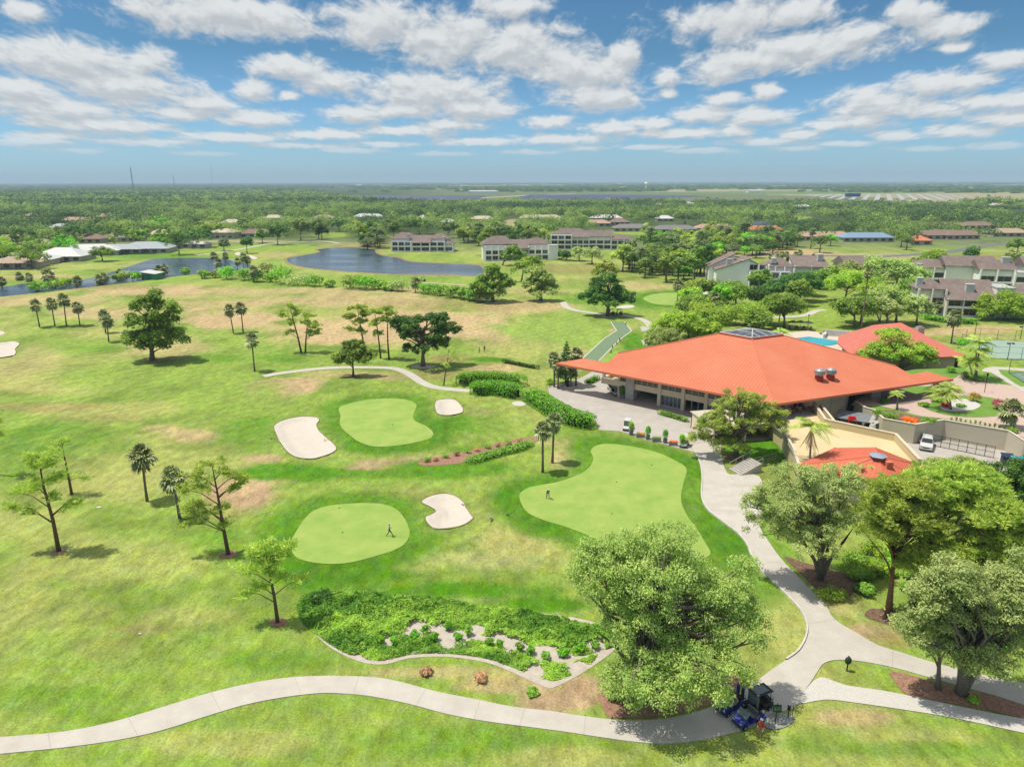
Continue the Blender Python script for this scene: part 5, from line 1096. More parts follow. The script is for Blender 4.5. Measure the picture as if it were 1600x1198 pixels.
def fan_palm(base, top_py, rpx, label, top_px=None, group=None, seed=None, r0=None, z=None, dead=6, name='fan_palm'):
    b = P(*base, z); seed = seed or int(abs(b.x*11+b.y*5)) % 999; cx = top_px if top_px is not None else base[0]
    R = rpx*mpp_at(b)*1.02; t = PV(cx, top_py+rpx*0.95, b.y)-b; r0 = r0 or 0.17
    e = empty(name, b, 0, label, 'palm tree', group); rr = random.Random(seed)
    mb = MB(); mb.tube([(0, 0, -.2), (t.x*.25, 0, t.z*.3), (t.x*.65, .05, t.z*.7), (t.x, 0, t.z)], [r0*1.35, r0, r0*.95, r0*1.1], 8); mb.build('trunk', m_bark, e, smooth=True)
    v, f, tt = fan_head(0, R, 0, 58, seed); v = v+np.array([t.x, 0, t.z]); link_mesh('crown', leaf_mesh('crown', [(v, f, tt)]), LM['palm'], e)
    if dead:
        V = []; F = []; T = []
        for i in range(dead):
            a = rr.random()*6.28; d = Vector((math.cos(a)*.25, math.sin(a)*.25, 0)); o = Vector((t.x, 0, t.z-.1)); c = o+d*R*.8-Vector((0, 0, R*.35)); tip = c+d*R*.6-Vector((0, 0, R*.6)); s = Vector((-d.y, d.x, 0)).normalized()*R*.16
            k = len(V); V += [tuple(o), tuple(c-s), tuple(tip), tuple(c+s)]; F.append((k, k+1, k+2, k+3)); T.append(rr.random())
        link_mesh('dead_fronds', leaf_mesh('dead_fronds', [(np.array(V), np.array(F), np.array(T))]), LM['dead'], e)
    return e
def feather_palm(base, top_px, rpx, label, group=None, z=None, nf=16, dead=0, seed=None, r0=.16, multi=1, name='feather_palm'):
    b = P(*base, z); seed = seed or int(abs(b.x*11+b.y*5)) % 999; rr = random.Random(seed); R = rpx*mpp_at(b)*1.15
    t = PV(top_px[0], top_px[1]+rpx*.35, b.y)-b; e = empty(name, b, 0, label, 'palm tree', group); mb = MB(); V = []; F = []; T = []; DV = []; DF = []; DT = []
    for m_ in range(multi):
        o = Vector((t.x+(rr.uniform(-.5, .5)*R if multi > 1 else 0), rr.uniform(-.4, .4) if multi > 1 else 0, t.z*(1-.25*m_))); s0 = Vector((rr.uniform(-.2, .2) if multi > 1 else 0, 0, -.2))
        mb.tube([s0, s0.lerp(o, .35), s0.lerp(o, .7), o], [r0*1.4, r0, r0*.9, r0*.9], 8)
        for i in range(nf+dead):
            a = 2.4*i+rr.random()*.3; isd = i >= nf; el = math.radians(rr.uniform(15, 75)) if not isd else math.radians(-70); L_ = R*rr.uniform(.9, 1.15); pts = []; dirh = Vector((math.cos(a), math.sin(a), 0))
            for j in range(6):
                u = j/5; pts.append(o+dirh*L_*(u*math.cos(el)*.9+.35*u*u*(0.3 if isd else 1))+Vector((0, 0, L_*(u*math.sin(el)-(.1 if isd else .85)*u*u*(1.1-.3*math.sin(el))))))
            tt = rr.random(); X, Y, Z = (DV, DF, DT) if isd else (V, F, T)
            for j in range(5):
                p, q = pts[j], pts[j+1]; dr = (q-p).normalized(); sd = dr.cross(Vector((0, 0, 1))).normalized()
                for h in range(4):
                    c = p.lerp(q, h/4); w = R*.30*math.sin(PI*min(1, (j+h/4)/5*.85+.12))
                    for sg in (-1, 1):
                        tip = c+sd*sg*w*(.35 if isd else 1)+dr*w*.5-Vector((0, 0, w*.45)); md = c.lerp(tip, .5)+dr*.05; k = len(X); X += [tuple(c), tuple(md-dr*R*.028), tuple(tip), tuple(md+dr*R*.028)]; Y.append((k, k+1, k+2, k+3)); Z.append(min(1, tt*.6+rr.random()*.4))
    mb.build('trunk', m_barkw, e, smooth=True)
    link_mesh('crown', leaf_mesh('crown', [(np.array(V), np.array(F), np.array(T))]), LM['feather'], e)
    if DV: link_mesh('dead_fronds', leaf_mesh('dead_fronds', [(np.array(DV), np.array(DF), np.array(DT))]), LM['dead'], e)
    return e
def shrub(base, rx_px, h_px, label, leaf='hedged', name='shrub', cat='shrub', n=700, size=.3, group=None, z=None, nc=14, shape=0.8, ry=None):
    b = P(*base, z); k = mpp_at(b); R = rx_px*k; Hh = h_px*k*1.02; seed = int(abs(b.x*11+b.y*5)) % 9999
    lb = [(0, 0, Hh*.5, R*.8, (ry or R)*.8, Hh*.45)]; cl = clumps_in(lb, nc, min(R, Hh)*.38, seed, .85); e = empty(name, b, 0, label, cat, group)
    cl.append((0, 0, Hh*.4, R*.6, (ry or R)*.6, Hh*.4))
    mb = MB(); rr = random.Random(seed)
    for i in range(4): mb.tube([(rr.uniform(-.1, .1), rr.uniform(-.1, .1), -.1), (rr.uniform(-.4, .4)*R, rr.uniform(-.4, .4)*R, Hh*.6)], [.05, .02], 4)
    mb.build('stem', m_barkd, e); link_mesh('foliage', leaf_mesh('foliage', [leaf_arrays(cl, n, size, shell=.4, seed=seed, up=.3)], .02), LM[leaf], e); return e
def hedge(line_px, w, h, label, leaf='hedge', z=None, dens=26, size=.28, name='hedge', group=None, rnd=0.5, core=True):
    q = [P(*p, z) for p in line_px]; l = spline([(v.x, v.y) for v in q], 5); z0 = q[0].z; r = np.random.default_rng(int(abs(q[0].x*10)))
    o0 = Vector((l[0][0], l[0][1], z0)); e = empty(name, o0, 0, label, 'hedge', group)
    pts = [Vector((a-o0.x, b-o0.y)) for a, b in l]; L_ = sum((b-a).length for a, b in zip(pts, pts[1:])); n = int(L_*(w+2*h)*dens); cum = np.cumsum([0]+[(b-a).length for a, b in zip(pts, pts[1:])])
    s = r.random(n)*L_; i = np.clip(np.searchsorted(cum, s)-1, 0, len(pts)-2); A = np.array([tuple(p) for p in pts]); seg = A[i+1]-A[i]; sl = np.linalg.norm(seg, axis=1)[:, None]; t = ((s-cum[i])[:, None])/sl; c = A[i]+seg*t; nn = np.stack([-seg[:, 1], seg[:, 0]], 1)/sl
    # rounded box profile
    per = r.random(n)*(w+2*h); side = np.where(per < h, -w/2, np.where(per > h+w, w/2, per-h-w/2)); zz = np.where(per < h, per, np.where(per > h+w, 2*h+w-per, h))
    endd = np.minimum(s, L_-s); taper = sm(np.clip(endd/(w*.5), 0, 1))**.5; zz = zz*(0.75+.25*taper); side = side*(0.35+.65*taper)
    cr = (np.abs(side)/(w/2))**4*(zz/h)**4; zz = zz-cr*rnd*h*.35; side = side*(1-cr*.15)
    bump_ = (fbm(c[:, 0]*1.1+side, c[:, 1]*1.1+zz, 3, 3)-.5)*.55
    pos = np.stack([c[:, 0]+nn[:, 0]*side*(1+bump_*.3), c[:, 1]+nn[:, 1]*side*(1+bump_*.3), zz*(1+bump_*.25)], 1)+r.normal(size=(n, 3))*.07
    nrm = np.stack([nn[:, 0]*side/w, nn[:, 1]*side/w, (zz/h)**3], 1)+r.normal(size=(n, 3))*.45; nrm /= np.linalg.norm(nrm, axis=1)[:, None]
    tt = np.cross(nrm, r.normal(size=(n, 3))); tt /= np.linalg.norm(tt, axis=1)[:, None]; bb = np.cross(nrm, tt); sz = (size*(.6+.8*r.random(n)))[:, None]
    v = np.stack([pos-tt*sz*.5, pos+bb*sz*.3, pos+tt*sz*.5, pos-bb*sz*.3], 1).reshape(-1, 3); tint = np.clip(r.random(n)*.75+.1+bump_*.5, 0, 1)
    hm = np.array([float(H(o0.x+a, o0.y+b)) for a, b in c[::50]]) if False else None
    link_mesh('foliage', leaf_mesh('foliage', [(v, np.arange(4*n).reshape(n, 4), tint)]), LM[leaf], e)
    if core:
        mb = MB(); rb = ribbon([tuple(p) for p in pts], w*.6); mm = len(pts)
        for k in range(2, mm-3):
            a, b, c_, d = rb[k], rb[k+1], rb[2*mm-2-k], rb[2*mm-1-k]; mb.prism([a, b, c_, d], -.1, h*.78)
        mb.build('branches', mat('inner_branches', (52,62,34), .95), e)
    return e

# ---------------- foreground trees, one by one
def ficus_ex(mb, lb):
    for a in (-1, 0.1, 1, -.5, .6):
        mb.tube([(a*.25, 0, .1), (a*.9, .3*a, 2.2), (a*2.6, .5, 4.6), (a*4.2, .6*a, 6.6)], [.34, .26, .17, .06], 6)
tree('ficus_tree', (1008,1087), [(1010,905,95,75),(930,900,45,45),(1110,935,70,60),(985,960,60,60,-1),(1080,1000,80,60,-3),(1010,1020,65,45,-3.5),(1148,975,54,48,-1),(1172,962,30,36),(1078,1044,45,28,-3),(960,1040,35,40,-3),(920,870,20,25),(1050,850,50,25,1),(965,880,45,40,1),(1165,900,25,30,1)],
     'huge grey-green spreading tree beside the blue golf carts in the foreground', leaf='ficus', n=92000, size=.19, nc=760, cs=.62, r0=.5, k=150, shell=.6, droop=.45, ex=ficus_ex, frac=.3, top=.7, flat=.85)
tree('oak_tree', (1150,712), [(1150,655,52,30),(1110,665,35,25),(1195,650,35,30),(1160,625,40,20),(1210,665,25,22),(1092,680,20,14),(1130,690,30,14,-2)],
     'bright leafy tree with a forked grey trunk in front of the red-roofed clubhouse', leaf='oakb', n=38000, size=.24, nc=260, cs=.62, r0=.42, k=60, shell=.6, frac=.3)
tree('olive_tree', (1282,905), [(1225,780,55,40),(1290,770,50,40),(1200,820,38,32),(1255,830,50,35,-2),(1310,815,40,40),(1240,745,45,20),(1180,790,20,25),(1330,760,20,30)],
     'grey-green tree with pale forked trunk standing in brown mulch right of the concrete path', leaf='olive', n=44000, size=.2, nc=380, cs=.55, r0=.34, k=90, shell=.65, droop=.2, frac=.25,
     ex=lambda mb, lb: [mb.tube([(.0, 0, 0), (a*.8, .1, 2.2), (a*2.2, .2, 4.4), (a*3.4, 0, 6.8)], [.3, .22, .15, .05], 6) for a in (-1, .9, .25)])
m_lb = tree('live_oak_tree', (1502,1084), [(1500,960,60,55),(1450,935,45,45),(1555,950,55,60),(1590,1000,45,55),(1430,975,35,30),(1530,1020,50,35,-1),(1600,920,50,60),(1480,900,50,40)],
     'pale grey-green tree with a low forked trunk in red mulch at the lower right edge', leaf='olive', n=60000, size=.2, nc=480, cs=.6, r0=.42, k=100, shell=.65, droop=.25, frac=.25,
     ex=lambda mb, lb: [mb.tube([(0, 0, 0), (a*.7, .1, 1.8), (a*1.8, .2, 4.2)], [.4, .3, .18], 7) for a in (-.35, 1)])
tree('live_oak_tree', (1466,1076), [(1455,990,32,30),(1480,1000,25,25),(1440,1005,22,18)], 'slim grey-trunked tree left of the forked one in the red mulch strip', leaf='olive', n=4500, size=.27, nc=40, cs=.7, r0=.24, k=16, shell=.8)
def bigpine(base, top, lobes, label, n_c=150, n=16000, r0=.3, bark=None, per=14, L_=.46, seed=None, trunk=None, w=0.05, cs=1.0):
    b = P(*base); seed = seed or int(abs(b.x*11+b.y*5)) % 9999; lb = pxlobes(b, lobes); cl = clumps_in(lb, n_c, cs*.75, seed, .7); e = empty('pine_tree', b, 0, label, 'pine tree')
    t = PV(*top, b.y)-b; mb = MB(); limbs(mb, None, trunk or [(0, 0, -.2), (t.x*.3, 0, t.z*.3), (t.x*.65, 0, t.z*.65), (t.x, 0, t.z*.95)], cl, r0, seed, frac=.5, k=45); mb.build('trunk', bark or m_barkr, e, smooth=True)
    r = np.random.default_rng(seed); c = np.array(cl); k = r.integers(0, len(c), n//per); d = r.normal(size=(n//per, 3)); d[:, 2] = np.abs(d[:, 2])*.9-.2; d /= np.linalg.norm(d, axis=1)[:, None]; cent = c[k, :3]+d*c[k, 3:]*(.6+.5*r.random((n//per, 1)))
    a = tuft_arrays(cent, per, L_, seed, w); ct = np.repeat(r.random(len(c))[k], per); a = (a[0], a[1], np.clip(a[2]*.6+ct*.4, 0, 1)); link_mesh('crown', leaf_mesh('crown', [a]), LM['pine'], e); return e
bigpine((1388,962), (1405,790), [(1400,800,60,40),(1370,830,35,30),(1440,830,35,40),(1395,765,45,25),(1430,780,35,30)], 'tall pine with a long bare reddish trunk right of the olive tree', n=33000, n_c=180)
bigpine((1425,945), (1470,760), [(1470,780,60,45),(1530,800,55,50),(1440,760,40,28),(1500,750,55,28)], 'broad bright green pine below the pavilion roof', n=44000, n_c=260, seed=77)
bigpine((1530,980), (1560,800), [(1560,850,55,50),(1520,880,45,40),(1600,840,45,55),(1545,810,50,30),(1610,900,40,40)], 'bright green pine at the right edge behind the pale grey-green tree', n=44000, n_c=260, seed=78)
bigpine((1480,985), (1480,860), [(1470,880,40,35),(1440,890,30,30),(1505,905,35,35)], 'small pine crowded between the bigger pines at lower right', n=19800, n_c=120, seed=79)
tree('oak_tree', (1550,830), [(1530,762,58,32),(1570,775,50,42),(1610,745,40,34),(1495,748,34,14),(1562,737,36,14),(1600,800,40,40)], 'dark round tree right of the pavilion roof, beside the service yard', leaf='dark', n=40000, size=.26, nc=260, cs=.7, r0=.35, k=35, shell=.6)
tree('oak_tree', (1478,745), [(1475,731,30,10),(1512,728,34,12),(1445,738,18,6)], 'grey-green tree in front of the white car in the service yard', leaf='ficus', n=9000, size=.27, nc=60, cs=.65, r0=.2, k=20, shell=.7)
tree('small_tree', (1310,790), [(1310,742,28,22),(1340,735,25,20),(1290,760,25,18)], 'thin orange-tinged tree against the pavilion roof edge', leaf='olive', n=3800, size=.24, nc=40, cs=.55, r0=.14, k=16, shell=.8)
# pines on the left of the course
pine((92,861), (58,705), [(60,728,24,14),(30,772,22,14),(20,790,14,8),(68,752,30,10),(92,742,14,8),(80,778,14,7),(108,790,22,7),(120,783,12,6),(45,715,14,7),(82,715,14,8),(44,800,20,6),(75,726,20,9),(55,763,22,9)], 'tall leaning pine at the far left with its round shadow on the grass', r0=.21, tufts=11, per=15)
pine((112,772), (95,684), [(88,692,14,7),(106,688,13,6),(84,700,9,5),(112,750,18,5),(130,748,14,5),(96,746,10,5)], 'sparse thin pine behind the tall leaning pine on the left', r0=.16, tufts=6, per=11)
pine((357,866), (330,718), [(335,725,22,9),(350,738,14,8),(305,745,20,11),(290,765,18,9),(320,760,22,10),(372,745,16,8),(385,752,10,7),(300,790,22,10),(345,795,14,8),(318,800,18,7),(362,765,14,6),(283,800,14,8),(350,820,14,6),(295,820,16,4)], 'broad open-crowned pine right of the two short palms', r0=.21, tufts=10, per=14)
pine((434,972), (412,845), [(412,850,18,8),(392,868,14,10),(432,866,14,8),(385,893,15,11),(410,886,14,8),(458,858,14,7),(400,915,16,9),(385,925,12,7),(472,906,16,7),(448,900,14,5),(430,880,12,6),(420,895,12,6)], 'open pine nearest the shrub bank at lower left of centre', r0=.17, tufts=10, per=14)
pine((471,551), (452,475), [(452,480,16,7),(440,492,11,8),(465,490,11,7),(455,503,10,7),(447,520,12,4)], 'left pine of a pair with a curved trunk standing on the dry fairway', r0=.22, tufts=7, per=14, w=.1, L_=.6)
pine((477,551), (482,492), [(482,495,16,6),(492,508,14,7),(475,505,12,6),(498,520,10,6),(488,522,12,6)], 'right pine of a pair with a straight trunk standing on the dry fairway', r0=.2, tufts=7, per=14, w=.1, L_=.6)
pine((570,548), (558,478), [(560,482,20,8),(545,495,12,8),(572,490,16,8),(562,503,14,7),(548,515,12,5),(565,518,12,6)], 'leftmost pine of a group of three behind the round tree by the path', r0=.22, tufts=9, per=14, w=.1, L_=.6)
pine((595,560), (585,486), [(588,490,16,8),(600,500,12,8),(583,505,12,8),(592,520,10,6)], 'middle pine of a group of three behind the round tree by the path', r0=.2, tufts=8, per=14, w=.1, L_=.6)
pine((608,562), (603,480), [(602,484,14,7),(612,492,10,7),(600,500,10,6)], 'rightmost pine of a group of three with the straightest trunk', r0=.2, tufts=8, per=14, w=.1, L_=.6)
pine((693,602), (702,543), [(700,548,10,6),(715,560,12,5),(697,572,10,5),(708,556,9,5)], 'small thin crooked pine beside the middle cart path', r0=.12, tufts=5, per=10, w=.07)
pine((-14,742), (-10,650), [(0,658,14,6),(-12,650,18,8),(3,680,8,4),(-20,670,18,8)], 'pine cut off by the left edge of the picture', r0=.2, tufts=6, per=11)
# broadleaf trees on the course
tree('oak_tree', (238,563), [(245,480,35,20),(228,500,30,16),(262,500,22,16),(215,528,24,18),(250,525,36,20),(272,530,20,14),(235,540,26,10),(238,462,20,8)], 'big dark oak with two-tiered crown standing alone on the left fairway', leaf='oak', n=19000, size=.6, nc=150, cs=1.15, r0=.55, k=30, shell=.55)
tree('oak_tree', (552,588), [(552,555,28,20),(535,562,18,14),(570,560,18,15),(552,540,18,10)], 'low round oak with mulch ring beside the bend of the middle path', leaf='oak', n=10000, size=.4, nc=110, cs=.7, r0=.25, k=20, shell=.6)
tree('oak_tree', (661,572), [(665,505,38,15),(635,520,26,20),(700,520,20,20),(660,530,40,20),(645,545,22,10),(690,540,20,14),(625,505,18,14),(680,498,22,10)], 'wide dark tree with a sprawling crown at the centre of the fairway', leaf='dark', n=19000, size=.5, nc=180, cs=.9, r0=.5, k=40, shell=.7)
tree('oak_tree', (950,494), [(948,445,28,14),(930,462,24,14),(970,462,22,14),(950,470,32,14),(918,465,12,8),(982,470,10,12),(950,432,14,6)], 'dark round oak shading two golf carts at the end of the tee strip', leaf='dark', n=16000, size=.6, nc=150, cs=1.1, r0=.7, k=30, shell=.6)
tree('oak_tree', (770,472), [(770,438,28,18),(752,448,18,14),(790,445,14,16),(765,455,26,12),(772,422,18,8)], 'large round oak at the right end of the shrub belt near the lake', leaf='oak', n=13000, size=.7, nc=120, cs=1.25, r0=.6, k=20, shell=.6)
tree('oak_tree', (845,470), [(845,435,20,14),(832,445,18,12),(858,448,16,12),(845,455,26,10),(835,425,16,8)], 'green and grey oak right of the shrub belt oak on the open fairway', leaf='ficus', n=11000, size=.7, nc=110, cs=1.2, r0=.6, k=20, shell=.6)
tree('oak_tree', (815,440), [(825,415,22,14),(810,420,14,10),(835,410,12,8)], 'bright green tree behind the green and grey oak', leaf='bright', n=3500, size=.9, nc=40, cs=1.5, r0=.4, k=12)
tree('oak_tree', (785,415), [(800,395,16,12),(788,402,12,10),(812,402,10,10)], 'tall slim-trunked tree in front of the lakeside apartment block', leaf='oak', n=3000, size=1.0, nc=36, cs=1.6, r0=.4, k=12)
tree('pine_tree', (973,424), [(975,392,14,12),(965,400,10,10),(985,400,10,10)], 'yellow-green tree on the rise left of the dense woods', cat='tree', leaf='pine', n=2800, size=1.0, nc=36, cs=1.5, r0=.4, k=12)
tree('oak_tree', (946,440), [(946,418,16,12),(938,425,12,9),(956,422,10,9)], 'yellow-green tree peeping over the top of the dark round oak', leaf='pine', n=2800, size=.9, nc=36, cs=1.3, r0=.3, k=10)
# cluster behind the clubhouse roof
CLUS = [((1060,540),[(1060,505,34,22),(1040,515,20,18),(1085,510,22,20)],'bright'),((1120,525),[(1115,500,30,18),(1140,495,22,20),(1095,498,20,16)],'bright'),((1170,515),[(1165,492,24,16),(1185,498,18,14)],'bright'),((1085,490),[(1085,475,22,12),(1070,480,14,10)],'oak'),
 ((1150,478),[(1145,455,32,16),(1165,462,18,14),(1130,465,16,10)],'oak'),((1185,480),[(1185,462,12,10)],'dark'),((1085,462),[(1085,448,10,6),(1078,450,8,5)],'pine'),((1040,555),[(1040,530,24,16),(1025,538,14,10)],'ficus'),((1225,512),[(1225,475,28,16),(1240,482,18,14),(1208,480,16,12)],'oak'),
 ((1240,470),[(1245,440,28,14),(1265,445,18,12),(1228,448,16,12)],'dark'),((1335,512),[(1330,485,22,16),(1345,478,22,18),(1318,478,16,12)],'oak'),((1320,470),[(1330,440,36,16),(1305,448,20,14),(1350,445,20,14)],'bright'),((1400,505),[(1400,475,30,24),(1420,480,16,18),(1385,460,24,14)],'ficus'),
 ((1400,455),[(1400,425,30,20),(1380,415,26,14),(1425,430,22,16)],'ficus'),((1445,425),[(1460,402,14,8),(1450,408,12,6)],'bright'),((1570,500),[(1560,480,36,18),(1585,485,26,20),(1545,490,20,14),(1570,465,30,10),(1600,475,20,18)],'bright'),((1408,578),[(1400,548,46,20),(1368,556,28,18),(1432,552,30,18),(1400,527,32,12),(1452,570,20,10),(1438,562,24,14),(1350,565,14,10)],'bright'),
 ((1345,420),[(1350,405,1,1)],'oak')]
CL_LAB = ['bright tree nearest the clubhouse roof edge behind the tee pads','bright tree directly behind the glass skylight','rightmost of the bright trees behind the skylight','oak at the front left of the trees behind the far putting green','broad oak in front of the gabled apartment block','dark small tree right of the broad oak by the gabled apartments','thin yellowish tree between the far green and its bunker','grey-green tree leftmost behind the clubhouse roof','oak above the swimming pool deck with pale palms beside it','dark round tree hiding the middle of the gabled apartment block','round oak on the bright lawn beyond the pool','wide bright tree right of the dark round tree by the apartments','grey-green tree behind the left end of the smaller red roof','large grey-green tree left of the brown-roofed apartment block','small yellow-green tree by the bend of the road','wide yellow-green tree at the right edge beyond the tennis courts','bright spreading tree overhanging the smaller red roof']
for (b_, lb_, lf), lab in zip(CLUS[:-1], CL_LAB):
    k_ = mpp(b_[1]); tree('broadleaf_tree', b_, lb_, lab, leaf=lf, n=int(5500+14000*min(1, 0.12/k_*1.0)), size=max(.32, 2.8*k_), nc=110, cs=max(.85, 7.5*k_), r0=.4, k=14, shell=.6)
# the conifer and its palms by the roof prow
e = empty('conifer_tree', P(884,600), 0, 'dark conical evergreen under the left tip of the clubhouse roof', 'tree'); b_ = P(884,600); t_ = PV(884,533,b_.y).z-b_.z
mb = MB(); mb.tube([(0,0,-.2),(0,0,t_)], [.25,.04], 7); cl = []
for i in range(13):
    zz = t_*(.2+.78*i/12); rr_ = (1-(zz/t_))*t_*.34+.15
    for j in range(7):
        a = j*.9+i*.5; cl.append((math.cos(a)*rr_*.7, math.sin(a)*rr_*.7, zz, rr_*.38, rr_*.38, .22)); mb.tube([(0,0,zz),(math.cos(a)*rr_, math.sin(a)*rr_, zz-.1)], [.05,.02], 4)
mb.build('trunk', m_barkd, e); link_mesh('crown', leaf_mesh('crown', [leaf_arrays(cl, 4200, .35, seed=3)]), LM['dark'], e)
for (bs, tp, r_, lab) in [((866,605),548,14,'fan palm left of the dark conical evergreen'),((900,603),541,14,'fan palm right of the dark conical evergreen'),((872,608),556,12,'lower fan palm in front of the dark conical evergreen'),((892,606),562,11,'short fan palm under the roof prow')]: fan_palm(bs, tp, r_, lab)
# fan palms
for (bs, tp, r_, lab, tx) in [((62,511),466,11,'leftmost of the row of four slender fan palms on the far left fairway',55),((86,510),464,11,'second fan palm from the left in the row of four',80),((104,509),457,12,'tallest fan palm of the row of four',99),((125,509),470,11,'rightmost and shortest palm of the row of four',121),
  ((170,534),490,12,'front palm of the close pair left of the big two-tiered oak',167),((165,520),482,11,'rear palm of the close pair left of the big two-tiered oak',162),((365,521),474,11,'left palm of a pair on the dry middle fairway',358),((380,519),471,11,'right palm of a pair on the dry middle fairway',376),
  ((398,580),518,14,'solitary fan palm near the left end of the middle path',393),((230,783),692,24,'rounder of the two short palms left of the open-crowned pine',221),((281,810),725,23,'palm partly hidden behind the open-crowned pine',269),((848,738),656,17,'front palm of the two beside the largest putting green',848),((863,723),642,17,'rear palm of the two beside the largest putting green',866),
  ((1058,473),435,11,'palm standing at the right edge of the far putting green',1060),((1119,482),455,11,'brown-tinged palm among the trees behind the far bunker',1117),((1217,503),470,10,'brownish palm beside the pool deck',1221),((1486,537),482,15,'tall fan palm left of the tennis courts',1492),
  ((1462,492),466,10,'palm in front of the left wing of the brown-roofed apartments',1463),((1516,493),460,9,'left palm of a pair against the apartment wall',1518),((1522,493),462,9,'right palm of a pair against the apartment wall',1526),
  ((1147,434),405,9,'palm against the pale gable of the apartment block',1149),((1344,527),418,9,'very tall thin palm behind the pool',1357)]:
    fan_palm(bs, tp, r_, lab, top_px=tx)
fan_palm((1583,668), 621, 22, 'stout fan palm on the edge of the raised driveway at the right', top_px=1581, z=3.0, r0=.28)
feather_palm((1263,750), (1269,655), 30, 'feather palm with hanging dead fronds in front of the cream terrace', nf=18, dead=7)
feather_palm((1524,592), (1527,527), 24, 'multi-trunked feather palm right of the smaller red roof', nf=14, multi=3, z=3.0)
feather_palm((1375,503), (1372,452), 20, 'feather palm behind the smaller red roof', nf=14, multi=2)
feather_palm((1487,640), (1487,598), 22, 'low feather palm in the middle of the roundabout garden', nf=16, z=3.0, multi=2)
feather_palm((1221,528), (1219,512), 16, 'low feather palm peeping over the roof beside the pool', nf=12)
feather_palm((1402,640), (1403,610), 11, 'small yellow-green palm under the right roof prow', nf=12, z=3.0)
feather_palm((1460,612), (1460,596), 14, 'brown-tinged small palm behind the roundabout garden', nf=10, z=3.0)
# ---------------- hedges, shrub belts
hedge([(716,603),(740,597),(780,597),(822,604)], 3.4, 2.2, 'rear clipped hedge behind the thick front hedge by the path end', dens=24, size=.30)
hedge([(737,618),(760,614),(790,617),(812,623)], 3.8, 2.6, 'left clipped hedge with a dark base beside the path end', dens=26, size=.30)
hedge([(824,621),(845,634),(870,650),(900,663),(930,668)], 4.2, 2.4, 'long thick clipped hedge curving along the service plaza', dens=28, size=.28)
hedge([(785,566),(800,569),(820,573),(843,577)], .9, .8, 'low spiky hedge line on the driving range', dens=30, size=.3, leaf='dark')
hedge([(915,601),(925,597),(934,592)], 1.6, 1.0, 'small clipped hedge under the left roof prow', dens=40, size=.22)
hedge([(728,724),(755,717),(785,709),(812,702),(830,693)], 2.2, .7, 'low green hedge beside the reddish planting strip', leaf='hedged', dens=60, size=.22)
hedge([(1028,646),(1045,651),(1062,656),(1075,660)], 1.2, .8, 'low planting with red flowers along the clubhouse wall', leaf='hedged', dens=60, size=.2)
hedge([(1436,497),(1470,503),(1500,505),(1530,507)], 2.5, 1.6, 'clipped hedge at the foot of the brown-roofed apartments', dens=20, size=.35)
shrub((1507,545), 13, 16, 'rounded clipped bush beside the smaller red roof', leaf='hedge', n=1500, size=.3)
for (bs, r_, h_, lab, lf) in [((1442,635),9,6,'olive shrub right of the under-roof palm','hedged'),((1462,628),10,9,'yellow-green shrub at the left of the roundabout garden','bright'),((1478,636),9,6,'small bright red shrub in the roundabout garden','red'),((1500,636),9,5,'low green shrub on the roundabout stones','hedged'),
   ((1520,627),10,16,'red-topped shrub at the right of the roundabout garden','mix'),((1558,640),11,18,'rounded purple shrub on the roundabout lawn','purple'),((1487,582),10,9,'ball-shaped bush beside the smaller red-roofed building','hedged'),((1510,588),10,8,'olive bush left of the multi-trunked palm','hedged'),
   ((1528,595),14,7,'clump of low shrubs at the foot of the multi-trunked palm','hedged'),((1390,655),16,10,'shrub mass along the upper retaining wall','hedged'),((1372,650),10,9,'shrub by the wall corner below the right prow','hedged'),((1382,630),9,8,'dark bush beside the entrance column','dark'),((1582,676),12,7,'bush at the foot of the stout palm','hedged'),((1450,661),18,8,'low hedge plants right of the orange flowers','hedged')]:
    shrub(bs, r_, h_, lab, leaf=lf, n=900, size=.22, z=3.0)
shrub((1420,661), 17, 9, 'bed of bright orange flowers above the retaining wall', leaf='orange', name='flower_bed', cat='flower bed', n=1300, size=.2, z=3.0)
for i in range(13):
    u = i/12; px = 1482+90*u; py = 658+15.5*u
    shrub((px+4, py-1.5), 2.6, 6+(i*7 % 4), 'small upright plant in the row along the top of the retaining wall', name='small_plant', cat='plant', leaf='hedged', n=60, size=.2, group='plants along the retaining wall top', nc=4, z=3.0)
# shrub belt of the middle distance: individual bushes
belt = [(552,450,15,17,'oak'),(572,452,16,18,'hedge'),(592,452,14,12,'hedged'),(608,454,10,10,'hedged'),(622,455,13,14,'olive'),(670,459,14,15,'hedge'),(690,462,14,13,'hedged'),(708,465,13,14,'hedged'),(725,468,13,15,'hedged'),(742,470,12,14,'hedged'),(757,472,12,13,'olive'),
        (440,444,17,26,'hedge'),(422,441,10,12,'hedged'),(466,446,15,14,'olive'),(492,447,12,13,'hedged'),(514,449,9,9,'hedged'),(418,425,13,12,'olive'),(320,435,9,11,'hedged'),(337,434,9,9,'olive'),(356,436,13,16,'hedge'),(382,438,12,16,'hedged'),(402,440,11,14,'dark'),
        (60,455,14,12,'hedged'),(85,450,14,12,'bright'),(105,445,12,9,'bright'),(290,429,7,8,'hedged'),(215,437,9,10,'hedge'),(196,438,9,12,'olive'),(184,439,8,10,'hedged')]
for i, (px, py, r_, h_, lf) in enumerate(belt):
    shrub((px, py), r_*1.3, h_*1.08, 'rounded bush in the shrub belt between the dry fairway and the water', leaf=lf, n=650, size=.9, group='bushes of the shrub belt', nc=16)
